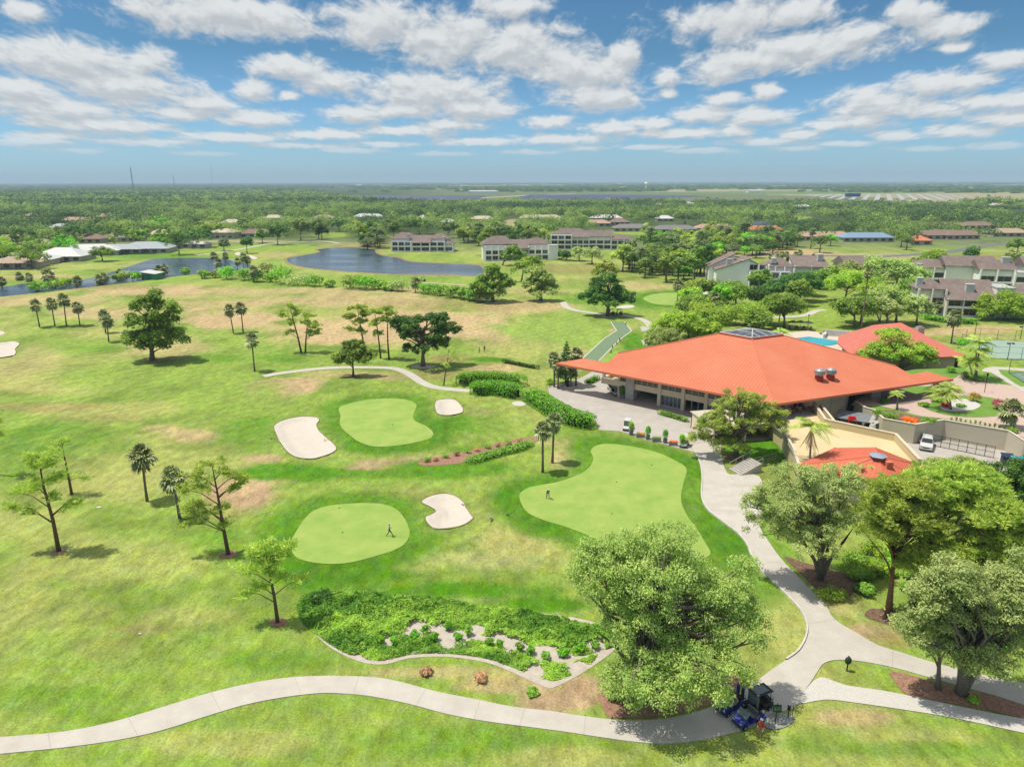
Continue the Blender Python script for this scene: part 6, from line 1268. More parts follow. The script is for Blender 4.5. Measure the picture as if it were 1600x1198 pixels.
for i, (px, py, tp, r_, lab) in enumerate([(649,457,431,11,'squat dark palmetto standing in the middle of the shrub belt'),(155,445,428,9,'short palm at the pond edge left of the green shed'),(121,448,430,9,'short palm above the pond inlet at the far left'),(162,441,425,9,'palm on the near bank just left of the green shed'),(74,450,418,13,'large palm at the near end of the left pond'),(45,440,425,8,'palm on the far bank of the left inlet'),(30,438,424,8,'small palm left of the inlet palm'),(3,450,432,8,'palm at the left picture edge by the pond'),
    (248,432,413,9,'left palm just right of the green shed'),(257,431,412,9,'right palm of the pair beside the green shed'),(334,404,393,8,'palm on the far bank of the pond'),(352,409,393,7,'slim palm at the right end of the pond'),(341,422,403,8,'palm rising from the near pond bank'),(371,422,402,7,'left palm of the cluster by the pond end'),(380,421,394,8,'tallest palm of the cluster by the pond end'),(387,420,399,7,'right palm of the cluster by the pond end'),(396,441,414,9,'palm at the left end of the shrub belt'),(187,432,420,9,'palm behind the roof of the green shed'),(619,389,376,6,'dark palmetto on the point of the lake')]):
    fan_palm((px, py), tp, r_, lab, dead=0)
# planting bank with individual shrubs in front
def bank():
    A = P(600, 960); e = empty('shrub_bank', A, 0); e['kind'] = 'stuff'
    top = px_poly([(466,938),(500,925),(560,924),(640,931),(720,940),(800,951),(880,966),(955,985),(968,1005),(940,1018),(900,1026),(860,1020),(820,1008),(760,995),(700,985),(650,985),(600,1000),(568,1020),(545,1024),(513,1006),(490,990),(467,966)], smooth=3)
    low = px_poly([(560,1014),(600,998),(640,990),(680,988),(730,996),(760,1003),(800,1015),(850,1028),(900,1030),(935,1022),(912,1048),(870,1064),(845,1060),(800,1044),(760,1030),(700,1022),(640,1024),(600,1033),(570,1030)], smooth=3)
    vs = []; r = np.random.default_rng(8)
    gaps = [(P(*g), s) for g, s in [((655,985),1.2),((690,990),1.2),((720,996),1.0),((745,985),.8),((800,1010),1.0),((850,1022),1.2),((880,1030),.9),((700,1003),.8),((930,1010),.8),((780,1000),.8),((610,1003),.7),((905,1045),1.0),((835,1050),.8)]]
    for poly, n, hh in ((top, 62000, .75), (low, 28000, .5)):
        xs = [p[0] for p in poly]; ys = [p[1] for p in poly]; x = r.uniform(min(xs), max(xs), n*2); y = r.uniform(min(ys), max(ys), n*2); d = polydist(x, y, poly); keep = d > 0.1; 
        for g, s in gaps: keep &= np.hypot(x-g.x, y-g.y) > s*(.95+.5*r.random(len(x)))
        x, y, d = x[keep], y[keep], d[keep]; hgt = hh*np.clip((fbm(x*1.1, y*1.1, 4, 4)-.28)*2.3, .05, 1.3)*sm(d/.9+.3); z = H(x, y)+hgt*(1-.35*r.random(len(x))**2); vs.append((x, y, z, fbm(x*.35, y*.35, 9, 4)))
    x = np.concatenate([v[0] for v in vs]); y = np.concatenate([v[1] for v in vs]); z = np.concatenate([v[2] for v in vs]); nn = np.concatenate([v[3] for v in vs]); n = len(x)
    pos = np.stack([x-A.x, y-A.y, z-A.z], 1); nrm = r.normal(size=(n, 3))*.6+np.array([0, -.1, .7]); nrm /= np.linalg.norm(nrm, axis=1)[:, None]; t = np.cross(nrm, r.normal(size=(n, 3))); t /= np.linalg.norm(t, axis=1)[:, None]; b = np.cross(nrm, t); s = (.24*(.5+r.random(n)))[:, None]
    v = np.stack([pos-t*s*.5, pos+b*s*.28, pos+t*s*.5, pos-b*s*.28], 1).reshape(-1, 3); me = leaf_mesh('shrub_bank', [(v, np.arange(4*n).reshape(n, 4), np.clip((nn-.5)*2.2+.45+(r.random(n)-.5)*.6, 0, 1))])
    bpy.data.objects.remove(e); o = link_mesh('shrub_bank', me, LM['bank']); o.location = A; o['kind'] = 'stuff'; o['label'] = 'dense ground-cover shrubs on the bank above the lower path'
bank()
for i, (px, py) in enumerate([(566,1018),(616,1008),(648,998),(664,990),(680,1002),(716,1000),(732,992),(765,1010),(781,1013),(812,1018),(828,1022),(700,984),(852,1030),(880,1026),(905,1020),(928,1012),(950,1004),(595,1006)]):
    shrub((px, py), 8, 15, 'round green shrub in the front row on the sandy planting bank', leaf='hedge' if i % 3 else 'hedged', n=420, size=.22, group='shrubs in the front row of the planting bank', nc=9)
for (px, py, r_, h_, lab, lf) in [(666,1052,13,8,'dry brown bush below the planting bank, left one','dull'),(752,1062,16,10,'dry brown bush below the planting bank, right one','dull'),(834,1084,14,7,'low yellow-green bush near the end of the sandy edge','hedged'),(500,940,24,16,'dark green shrub at the left end of the planting bank','dark'),(1300,935,28,16,'variegated bush at the foot of the olive tree','bright'),(1345,925,14,12,'dark bush in the mulch right of the olive tree','dark'),(1520,1095,12,6,'bright green weed patch in the red mulch','bright'),(860,600,10,8,'yellowish bush left of the service plaza','bright'),(965,1090,20,18,'bushy shoots at the foot of the huge spreading tree','ficus')]:
    shrub((px, py), r_, h_, lab, leaf=lf, n=900, size=.22)
# reddish strip planting
for i, (px, py) in enumerate([(668,722),(682,719),(697,715),(713,712),(730,708),(746,705),(762,701),(778,698),(794,695),(812,692)]):
    shrub((px, py), 7, 7, 'small reddish plant in the mulch strip between the greens', leaf='dull' if i % 2 else 'hedged', n=160, size=.22, group='small plants in the mulch strip', nc=5, name='small_plant', cat='plant')
# undergrowth below the right-hand trees
rr = random.Random(4)
for i in range(26):
    px = rr.uniform(1330, 1600); py = rr.uniform(900, 1030) if px > 1400 else rr.uniform(860, 930)
    if py > 985+(px-1400)*.2: continue
    shrub((px, py), rr.uniform(12, 22), rr.uniform(10, 20), 'leafy undergrowth bush below the trees at lower right', leaf=rr.choice(['bright', 'hedged', 'hedge']), n=900, size=.28, group='undergrowth bushes at lower right')

# ---------------- wooded land: individual trees nearest, the rest one mass
def far_proto(seed, leaf, hgt, w, n, size, kind='round'):
    r = random.Random(seed); e = empty('broadleaf_tree' if kind == 'round' else 'pine_tree', (0, 0, 0)); cl = []
    lb = [(r.uniform(-.2, .2)*w, r.uniform(-.2, .2)*w, hgt*r.uniform(.5, .7), w*.34, w*.34, hgt*.26) for _ in range(3)] + [(0, 0, hgt*.52, w*.44, w*.44, hgt*.38)]
    if kind == 'pine': lb = [(r.uniform(-.3, .3)*w, r.uniform(-.3, .3)*w, hgt*r.uniform(.62, .92), w*.26, w*.26, hgt*.1) for _ in range(6)]
    cl = clumps_in(lb, 30, w*.14, seed, .75); mb = MB(); limbs(mb, None, [(0, 0, -.3), (.1, 0, hgt*.3), (r.uniform(-.4, .4), .2, hgt*.6), (0, 0, hgt*.8)], cl, .28, seed, k=8); mb.build('trunk', m_barkd, e)
    link_mesh('crown', leaf_mesh('crown', [leaf_arrays(cl, n, size, seed=seed, shell=.5)]), LM[leaf], e); return e
PROT = [far_proto(11,'oak',9,11,2100,.75), far_proto(12,'far',10,10,2000,.78), far_proto(13,'dark',8.5,10,2000,.75), far_proto(14,'fargrey',9,11,2000,.78), far_proto(15,'bright',7.5,9,1700,.75), far_proto(16,'pine',13,8,1100,.8,'pine'), far_proto(17,'fargrey',12,7,1000,.8,'pine'), far_proto(18,'hedge',8,11,2000,.78)]
PALMP = None
DENSE = [([(0,291),(250,291),(440,296),(490,305),(560,316),(640,321),(1000,320),(1180,322),(1260,321),(1330,323),(1480,325),(1540,318),(1700,324),(1700,372),(1560,380),(1480,392),(1400,400),(1290,399),(1200,396),(1185,404),(1115,400),(1110,438),(1075,441),(1000,436),(985,428),(975,404),(1000,398),(1010,376),(1003,368),(960,366),(860,366),(850,378),(722,380),(712,368),(606,366),(596,390),(575,394),(560,380),(420,379),(400,374),(330,382),(325,388),(250,390),(150,392),(60,405),(0,418),(-120,430),(-120,291)], 1.0)]
CLEARP = [[(1232,336),(1272,336),(1276,346),(1235,346)],[(1238,346),(1330,347),(1330,362),(1240,362)],[(1440,356),(1530,352),(1540,368),(1440,368)],[(780,346),(812,340),(815,372),(785,372)],[(865,366),(905,366),(905,378),(865,378)],[(965,352),(1100,352),(1100,372),(985,374)],[(505,360),(545,360),(540,376),(505,376)],[(1570,335),(1640,337),(1640,350),(1570,347)],[(1210,395),(1430,397),(1480,390),(1640,378),(1640,400),(1210,420)],[(360,378),(480,372),(560,374),(560,392),(360,396)]]
def scatter():
    r = np.random.default_rng(12); out = []
    def cand(r0, r1, n): 
        a = np.radians(r.uniform(-41, 41, n)); d = np.sqrt(r.uniform(r0*r0, r1*r1, n)); return np.sin(a)*d, np.cos(a)*d
    ok_pts = []
    def thin(x, y, cell):
        k = {}
        for i in range(len(x)):
            q = (int(x[i]//cell), int(y[i]//cell))
            if q not in k: k[q] = i
        return np.array(sorted(k.values()), int)
    for (r0, r1, dens, cell) in ((285, 700, 1/55., 7.2), (700, 1300, 1/105., 9.5), (1300, 2900, 1/240., 14.5)):
        A = 0.5*(r1*r1-r0*r0)*math.radians(82); x, y = cand(r0, r1, int(A*dens*1.6)); i = thin(x, y, cell); x, y = x[i], y[i]; px, py = proj(x, y, 0*x); ok = inpoly(px, py, DENSE[0][0])
        for c in CLEARP: ok &= ~inpoly(px, py, c)
        gap = fbm(x/70, y/70, 77, 3); ok &= (gap < np.where(py > 395, .95, np.where(py > 335, .66, .72)))
        for (x0, x1, yb, yt) in BUILD_PX:
            b = P((x0+x1)/2, yb, 0); m = (x1-x0)/2*mpp_at(b)
            sx = (x/y-b.x/b.y)*y; clr = min(170., max(38., 7.0*b.y/CAM_H))
            hide = (np.abs(sx) < m*1.02+2) & (y > b.y-clr) & (y < b.y+13)
            ok &= ~(hide & ~((y < b.y-12) & (r.random(len(x)) < (.07 if b.y > 420 else .22))))
        ok_pts.append((x[ok], y[ok], px[ok], py[ok]))
    return ok_pts
# ---------------- the woods
def woods():
    pts = scatter(); r = np.random.default_rng(3); x, y, px, py = pts[0]; o = np.argsort(np.hypot(x, y)); x, y, px, py = x[o], y[o], px[o], py[o]; N1 = min(285, len(x))
    zone = [(lambda a, b: a < 420, 'in the wooded housing area behind the white-roofed houses'), (lambda a, b: a < 980, 'in the woods beyond the lake and its apartment blocks'), (lambda a, b: a < 1190, 'in the dense belt left of the gabled apartment block'), (lambda a, b: True, 'in the woods behind the pool and the right-hand apartments')]
    kinds = ['dark green round tree', 'mid green round tree', 'deep green tree', 'grey-green tree', 'bright green small tree', 'tall yellow-green pine', 'tall grey-green pine', 'fresh green round tree']
    used = [False]*8
    for i in range(N1):
        zi = [j for j, z in enumerate(zone) if z[0](px[i], py[i])][0]; a = r.random()
        k = int(r.choice([0, 1, 2, 3, 4, 5, 6, 7], p=[.18, .2, .12, .12, .08, .1, .1, .1] if zi < 3 else [.15, .25, .2, .12, .06, .04, .06, .12]))
        if not used[k]: t = PROT[k]; used[k] = True
        else: t = copy_tree(PROT[k])
        s = r.uniform(.75, 1.2); t.location = (x[i], y[i], 0); t.rotation_euler = (0, 0, r.random()*6.28); t.scale = (s*r.uniform(.9, 1.15), s*r.uniform(.9, 1.15), s*r.uniform(.85, 1.15))
        tag(t, kinds[k]+' '+zone[zi][1], 'tree', kinds[k]+'s '+zone[zi][1])
    for k in range(8):
        if not used[k]:
            for c in list(PROT[k].children): bpy.data.objects.remove(c)
            bpy.data.objects.remove(PROT[k])
    # the remaining mass: leaf clumps of many trees in one object
    X = [(x[N1:], y[N1:], 170, .95, 1.15), (pts[1][0], pts[1][1], 92, 1.4, 1.18), (pts[2][0], pts[2][1], 30, 3.2, 1.35)]; V = []; T = []
    for (xx, yy, q, size, sc_) in X:
        n = len(xx); hgt = r.uniform(7, 11.5, n)*sc_; wd = r.uniform(4.2, 6.2, n)*sc_; tint = np.clip(.36+(fbm(xx/60, yy/60, 50)-.5)*1.7+(fbm(xx/260, yy/260, 90)-.5)*1.2+r.normal(size=n)*.26, 0, 1)
        d = r.normal(size=(n, q, 3)); d[..., 2] = np.abs(d[..., 2])*.9-.15; d[..., 1] -= .2; d /= np.linalg.norm(d, axis=-1)[..., None]; lump = 1+.22*np.sin(d[..., 0]*5+xx[:, None])*np.cos(d[..., 1]*5+yy[:, None])
        c = np.stack([xx[:, None]+d[..., 0]*wd[:, None]*lump, yy[:, None]+d[..., 1]*wd[:, None]*lump, hgt[:, None]*.55+d[..., 2]*hgt[:, None]*.42*lump], -1).reshape(-1, 3); dd = d.reshape(-1, 3); m = len(c)
        nr = dd+r.normal(size=(m, 3))*.35+np.array([0, 0, .12]); nr /= np.linalg.norm(nr, axis=1)[:, None]; t = np.cross(nr, r.normal(size=(m, 3))); t /= np.linalg.norm(t, axis=1)[:, None]; b = np.cross(nr, t); s = (size*r.uniform(.6, 1.3, m))[:, None]
        V.append(np.stack([c-t*s*.5, c+b*s*.42, c+t*s*.5, c-b*s*.42], 1).reshape(-1, 3)); T.append(np.clip(np.repeat(tint, q)+r.normal(size=m)*.2, 0, 1))
    # thin far tree lines towards the horizon
    n = 7000; a = np.radians(r.uniform(-41, 41, n)); dd_ = 2900*np.exp(r.random(n)*1.9); xx, yy = np.sin(a)*dd_, np.cos(a)*dd_; px2, py2 = proj(xx, yy, 0*xx); keep = (fbm(xx/900, yy/260, 61, 3) > np.where(px2 < 480, .40, .56)); xx, yy, dd_ = xx[keep], yy[keep], dd_[keep]; n = len(xx); q = 7
    c = np.stack([xx[:, None]+r.normal(size=(n, q))*dd_[:, None]*.004, yy[:, None]+r.normal(size=(n, q))*dd_[:, None]*.003, r.uniform(2, 9, (n, q))], -1).reshape(-1, 3); m = len(c); s = np.repeat(dd_*.0032, q)
    V.append(np.stack([c+np.stack([-s, 0*s, -4+0*s], 1), c+np.stack([s, 0*s, -4+0*s], 1), c+np.stack([s*.6, 3+0*s, 3+0*s], 1), c+np.stack([-s*.6, 3+0*s, 3+0*s], 1)], 1).reshape(-1, 3)); T.append(np.clip(r.normal(size=m)*.15+.25, 0, 1))
    v = np.concatenate(V); t = np.concatenate(T); v[:, 2] = np.maximum(v[:, 2], .1); me = leaf_mesh('far_woods', [(v, np.arange(len(v)).reshape(-1, 4), t)])
    o = link_mesh('far_woods', me, LM['far']); o['kind'] = 'stuff'; o['label'] = 'far-off woods stretching towards the horizon'
    print('woods', N1, len(t))
woods()
# open-grown trees between the lake and the woods, and street palms
G_ = 'trees on the lawns round the lake'
for i, (px, py, tp, rx, lf) in enumerate([(434,383,345,16,'dark'),(470,376,338,16,'far'),(498,374,340,13,'far'),(503,374,352,10,'dark'),(530,362,340,13,'dark'),(572,378,342,18,'dark'),(586,381,350,14,'far'),(615,372,345,12,'oak'),(560,370,348,12,'oak'),(725,380,350,13,'pine'),(748,384,352,13,'far'),(775,378,345,14,'far'),(805,378,345,17,'oak'),(845,380,352,10,'pine'),(280,398,358,24,'dark'),(310,387,352,24,'dark'),(160,408,385,18,'oak'),(50,420,385,24,'oak'),(100,400,365,22,'hedge'),(8,412,375,24,'bright'),(350,392,372,6,'fargrey'),(386,396,365,8,'dark'),(410,380,358,10,'oak'),
    (1015,405,380,14,'oak'),(1040,418,385,16,'oak'),(1041,441,390,15,'oak'),(1060,430,385,15,'bright'),(1085,438,380,16,'oak'),(1015,430,385,12,'far'),(1100,430,372,16,'dark'),(925,412,385,16,'olive'),(905,408,385,12,'olive'),(885,407,392,9,'dark'),(870,404,390,7,'far'),(1240,468,420,1,'oak'),(1515,425,382,12,'dark'),(1580,420,385,12,'olive'),(1590,395,370,14,'oak'),
    (60,404,368,30,'oak'),(95,394,352,32,'far'),(180,384,348,28,'oak'),(125,378,346,28,'dark'),(28,392,352,28,'dark'),(212,386,355,22,'oak'),(150,372,340,24,'far'),(262,388,350,24,'oak'),(330,372,342,22,'bright'),(385,366,338,20,'far'),(-10,400,360,26,'bright'),(300,366,338,22,'dark'),(245,366,338,22,'hedge'),
    (762,392,352,16,'oak'),(792,402,352,20,'dark'),(742,376,346,16,'far'),(828,384,352,16,'far'),(880,378,350,14,'oak'),(700,372,342,18,'far'),(655,366,338,20,'dark'),(615,362,336,18,'far'),
    (1100,508,472,22,'bright'),(1132,506,470,22,'oak'),(1165,508,474,20,'oak'),(1200,506,468,22,'bright'),(1076,528,488,22,'oak'),(1102,540,500,24,'bright'),(1030,545,512,18,'oak'),(1185,520,488,18,'oak'),(1110,470,436,20,'oak'),(1080,478,448,16,'bright'),(1130,480,444,20,'hedge'),(1205,470,438,18,'dark'),(1190,450,420,18,'oak'),
    (1345,505,458,24,'oak'),(1366,484,432,24,'bright'),(1385,512,458,24,'olive'),(1432,508,458,22,'olive'),(1376,456,410,24,'olive'),(1426,474,428,22,'oak'),(1350,462,418,22,'bright'),(1402,444,404,22,'oak'),(1310,448,414,20,'bright'),(1282,452,418,18,'oak'),(1330,436,408,18,'olive'),(1420,446,412,18,'olive'),(1250,478,436,20,'oak'),(1268,462,430,18,'dark')]):
    if rx < 3: continue
    k = mpp(py); H_ = (py-tp); tree('broadleaf_tree', (px, py), [(px, tp+H_*.42, rx, H_*.40), (px-rx*.45, tp+H_*.55, rx*.6, H_*.28), (px+rx*.45, tp+H_*.52, rx*.62, H_*.28)],
         ['spreading', 'round', 'tall-crowned', 'broad'][i % 4]+' '+dict(dark='dark green', far='mid green', oak='fresh green', pine='yellow-green', hedge='fresh green', bright='bright green', fargrey='grey-green', olive='grey-green')[lf]+' tree standing '+('near the houses by the left pond' if px < 420 else 'on the far side of the lake' if px < 860 else 'at the front of the woods right of centre' if px < 1110 and py < 445 else 'in the grove between the clubhouse and the gabled apartments' if px < 1210 else 'near the right-hand apartments'),
         leaf=lf, n=2600, size=.85 if py > 395 else 1.05, nc=40, cs=1.45, r0=.35, k=8, shell=.5, group=G_)
sp = []
for i, (px, py, tp) in enumerate([(1005,378,368),(1011,378,368),(1017,378,369),(1022,377,368),(1203,410,397),(1215,411,396),(1222,410,392),(1229,410,392),(1243,408,393),(1250,408,390),(1259,409,400),(1271,408,396),(1266,411,402),(1332,414,402),(1341,419,406),(1351,413,398),(1351,419,408),(1305,422,408),(1303,424,412),(895,385,372),(900,385,373),(1427,418,402),(1588,418,392),(1584,412,398),(1452,420,404),(1530,396,384),(850,378,366),(857,378,367),(842,379,367),(1480,432,405),(1484,438,412),(1225,350,342),(1262,366,352),(1070,352,344)]):
    fan_palm((px, py), tp, max(3.2, (py-tp)*.32), 'small cabbage palm planted on the open ground by the road and apartments', group='small palms along the road and apartments', dead=0)
# ================================================================== PEOPLE
m_skin = mat('skin', (206,160,132), .6, var=.05)
def cloth(name, rgb): return mat(name, rgb, .85, var=.08, scale=12)
PEOPLE = []
def person(loc, rz, pose, label, shirt, trousers, shoes=(60,55,50), hat=None, shorts=False, hair=(90,70,55), scale=1.0, club=False):
    J = {'pel': (0,0,.95), 'spi': (0,.0,1.14), 'che': (0,0,1.34), 'nec': (0,0,1.49), 'chi': (0,-.03,1.56), 'hea': (0,-.02,1.66), 'cro': (0,-.01,1.72)}
    for s, k in ((-1,'l'), (1,'r')):
        J.update({k+'sh': (s*.17,0,1.42), k+'el': (s*.24,.03,1.13), k+'wr': (s*.26,-.07,.89), k+'pa': (s*.26,-.10,.82), k+'hi': (s*.09,0,.90), k+'kn': (s*.11,-.02,.49), k+'an': (s*.12,.02,.08), k+'to': (s*.14,-.16,.04)})
    J.update(pose)
    V = []; R = []; E = []; ids = {}
    def v(n, p, r): ids[n] = len(V); V.append(p); R.append(r)
    rad = dict(pel=(.15,.11), spi=(.14,.10), che=(.16,.11), nec=(.055,.055), chi=(.065,.07), hea=(.078,.095), cro=(.06,.07))
    for n, r in rad.items(): v(n, J[n], r)
    for a, b in (('pel','spi'),('spi','che'),('che','nec'),('nec','chi'),('chi','hea'),('hea','cro')): E.append((ids[a], ids[b]))
    for s, k in ((-1,'l'), (1,'r')):
        for n, r in (('sh',.06),('el',.043),('wr',.028),('pa',.032),('hi',.09),('kn',.058),('an',.042),('to',.035)): v(k+n, J[k+n], (r, r))
        for a, b in (('che',k+'sh'),(k+'sh',k+'el'),(k+'el',k+'wr'),(k+'wr',k+'pa'),('pel',k+'hi'),(k+'hi',k+'kn'),(k+'kn',k+'an'),(k+'an',k+'to')): E.append((ids[a], ids[b]))
        w = Vector(J[k+'pa']); d = (w-Vector(J[k+'wr'])).normalized(); sd = d.cross(Vector((0, 1, 0))).normalized() if abs(d.y) < .9 else Vector((1, 0, 0))
        for i in range(5):
            off = sd*(i-2)*.017 if i < 4 else sd*.03; l = (.07,.08,.085,.075,.05)[i]; p1 = w+off+d*(.03 if i < 4 else 0); p2 = p1+d*l*.5+Vector((0, -.01, 0)); n1, n2 = k+'f%d' % i, k+'g%d' % i
            v(n1, tuple(p1), (.010, .010)); v(n2, tuple(p2+d*l*.3+Vector((0, -.015, 0))), (.008, .008)); E.append((ids[k+'pa'], ids[n1])); E.append((ids[n1], ids[n2]))
    me = bpy.data.meshes.new('body_cage'); me.from_pydata([tuple(Vector(p)*scale) for p in V], E, []); ob = bpy.data.objects.new('body_cage', me); COL.objects.link(ob)
    sk = ob.modifiers.new('skin', 'SKIN'); sk.use_smooth_shade = True
    for i, r in enumerate(R): me.skin_vertices[0].data[i].radius = (r[0]*scale, r[1]*scale)
    me.skin_vertices[0].data[0].use_root = True
    ss = ob.modifiers.new('sub', 'SUBSURF'); ss.levels = 1; ss.render_levels = 1
    PEOPLE.append((ob, loc, rz, label, shirt, trousers, shoes, hat, shorts, hair, scale, club, {k: Vector(p)*scale for k, p in J.items()}))
def finish_people():
    bpy.context.view_layer.update(); dg = bpy.context.evaluated_depsgraph_get()
    for (ob, loc, rz, label, shirt, trou, shoes, hat, shorts, hair, sc_, club, J) in PEOPLE:
        me = bpy.data.meshes.new_from_object(ob.evaluated_get(dg)); e = empty('person', loc, rz, label, 'person')
        ms = [m_skin, cloth('shirt_%d_%d_%d' % shirt, shirt), cloth('trousers_%d_%d_%d' % trou, trou), cloth('shoes_%d_%d_%d' % shoes, shoes)]; me.materials.clear()
        for m in ms: me.materials.append(m)
        bones = [('pel','spi',1),('spi','che',1),('che','nec',1),('nec','chi',0),('hea','cro',0),('chi','hea',0)]
        for k in 'lr': bones += [('che',k+'sh',1),(k+'sh',k+'el',1),(k+'el',k+'wr',0),(k+'wr',k+'pa',0),('pel',k+'hi',2),(k+'hi',k+'kn',2),(k+'kn',k+'an',0 if shorts else 2),(k+'an',k+'to',3)]
        for p in me.polygons:
            c = p.center; best = (9, 0)
            for a, b, m in bones:
                A, B = J[a], J[b]; t = max(0, min(1, (c-A).dot(B-A)/((B-A).length_squared+1e-9))); d = (c-A-(B-A)*t).length
                if d < best[0]: best = (d, m)
            p.material_index = best[1]; p.use_smooth = True
        o = bpy.data.objects.new('body', me); COL.objects.link(o); o.parent = e; bpy.data.objects.remove(ob)
        h = J['hea']; mb = MB()
        if hat: mb.ell(h.x, h.y+.005, h.z+.05, .10*sc_, .115*sc_, .085*sc_, 10, 6); mb.cyl(h.x, h.y-.05, h.z+.045, h.z+.06, .13*sc_, 12); mb.build('hat', cloth('hat_%d_%d_%d' % hat, hat), e, smooth=True)
        mb = MB(); mb.ell(h.x, h.y+.03, h.z+.02, .088*sc_, .09*sc_, .10*sc_, 10, 6); mb.build('hair', cloth('hair_%d_%d_%d' % hair, hair), e, smooth=True)
        mb = MB(); mb.ell(h.x, h.y-.105, h.z-.01, .014, .02, .022, 6, 4); mb.build('nose', m_skin, e)
        for s in (-1, 1): mb = MB(); mb.ell(h.x+s*.032, h.y-.088, h.z+.012, .012, .01, .009, 6, 4); mb.build('eye', m_black, e)
        mb = MB(); mb.box(h.x, h.y-.09, h.z-.055, .045, .015, .01); mb.build('mouth', mat('lips', (170,100,90)), e)
        if club:
            w = (J['lpa']+J['rpa'])/2; mb = MB(); g = Vector((w.x+.02, w.y-.35, .03)); mb.tube([w+Vector((0, .05, .12)), g], [.014, .009], 6); mb.box(g.x+.04, g.y, .03, .11, .03, .04); c = mb.build('golf_club', m_metalg, None); c.location = loc; c.rotation_euler = (0, 0, rz); tag(c, 'putter held by '+label[:60], 'golf club')
PUTT = {'pel': (0,.12,.93), 'spi': (0,.08,1.1), 'che': (0,-.08,1.26), 'nec': (0,-.2,1.36), 'chi': (0,-.27,1.38), 'hea': (0,-.33,1.44), 'cro': (0,-.36,1.5), 'lsh': (-.17,-.1,1.28), 'rsh': (.17,-.1,1.28), 'lel': (-.17,-.22,1.04), 'rel': (.17,-.22,1.04), 'lwr': (-.04,-.33,.86), 'rwr': (.04,-.33,.86), 'lpa': (-.02,-.35,.80), 'rpa': (.02,-.35,.78), 'lhi': (-.1,.1,.88), 'rhi': (.1,.1,.88), 'lkn': (-.16,-.02,.48), 'rkn': (.16,-.02,.48), 'lan': (-.19,.02,.08), 'ran': (.19,.02,.08), 'lto': (-.2,-.15,.04), 'rto': (.2,-.15,.04)}
WALK = {'lkn': (-.1,-.24,.52), 'lan': (-.1,-.38,.09), 'lto': (-.11,-.54,.06), 'rkn': (.1,.1,.5), 'ran': (.1,.40,.14), 'rto': (.1,.28,.04), 'lel': (-.26,.12,1.15), 'lwr': (-.27,.12,.9), 'lpa': (-.27,.1,.84), 'rel': (.24,-.08,1.14), 'rwr': (.24,-.25,.98), 'rpa': (.24,-.3,.95)}
SIT = {'pel': (0,0,.68), 'spi': (0,.02,.85), 'che': (0,.0,1.06), 'nec': (0,-.02,1.2), 'chi': (0,-.05,1.27), 'hea': (0,-.05,1.37), 'cro': (0,-.04,1.43), 'lsh': (-.17,0,1.13), 'rsh': (.17,0,1.13), 'lel': (-.23,-.1,.9), 'rel': (.23,-.1,.9), 'lwr': (-.14,-.33,.92), 'rwr': (.14,-.33,.92), 'lpa': (-.12,-.38,.95), 'rpa': (.12,-.38,.95), 'lhi': (-.1,-.05,.66), 'rhi': (.1,-.05,.66), 'lkn': (-.13,-.45,.66), 'rkn': (.13,-.45,.66), 'lan': (-.13,-.5,.28), 'ran': (.13,-.5,.28), 'lto': (-.13,-.66,.25), 'rto': (.13,-.66,.25)}
REACH = {'rel': (.28,-.2,1.2), 'rwr': (.2,-.42,1.1), 'rpa': (.18,-.48,1.08), 'lel': (-.26,-.1,1.12), 'lwr': (-.18,-.32,1.05), 'lpa': (-.16,-.38,1.03)}
person(P(609,838), math.radians(105), WALK, 'golfer in pale blue shirt and dark trousers walking on the lower left putting green', (150,180,220), (50,52,62), (40,40,45), hat=(235,235,235))
person(P(856,779), math.radians(20), PUTT, 'golfer in teal shirt and dark trousers bent over a putt on the largest green', (70,130,140), (44,48,66), hat=(235,235,235), club=True)
person(P(1187,1151), math.radians(-25), REACH, 'person in red shirt, grey shorts and wide white hat standing behind the blue cart', (230,90,80), (170,170,176), (200,90,60), hat=(240,240,244), shorts=True)
person(P(1190,1138), math.radians(-65), REACH, 'person in bright blue shirt and pink cap beside the rear of the blue cart', (40,90,180), (70,80,100), hat=(232,190,180))
person(P(749,552), 0.3, REACH, 'left of two people standing on the driving range fairway, in a white top', (230,232,226), (70,80,70)); person(P(757,550), -0.4, {}, 'right of two people standing on the driving range fairway, all in dark clothes', (70,72,80), (60,60,66))
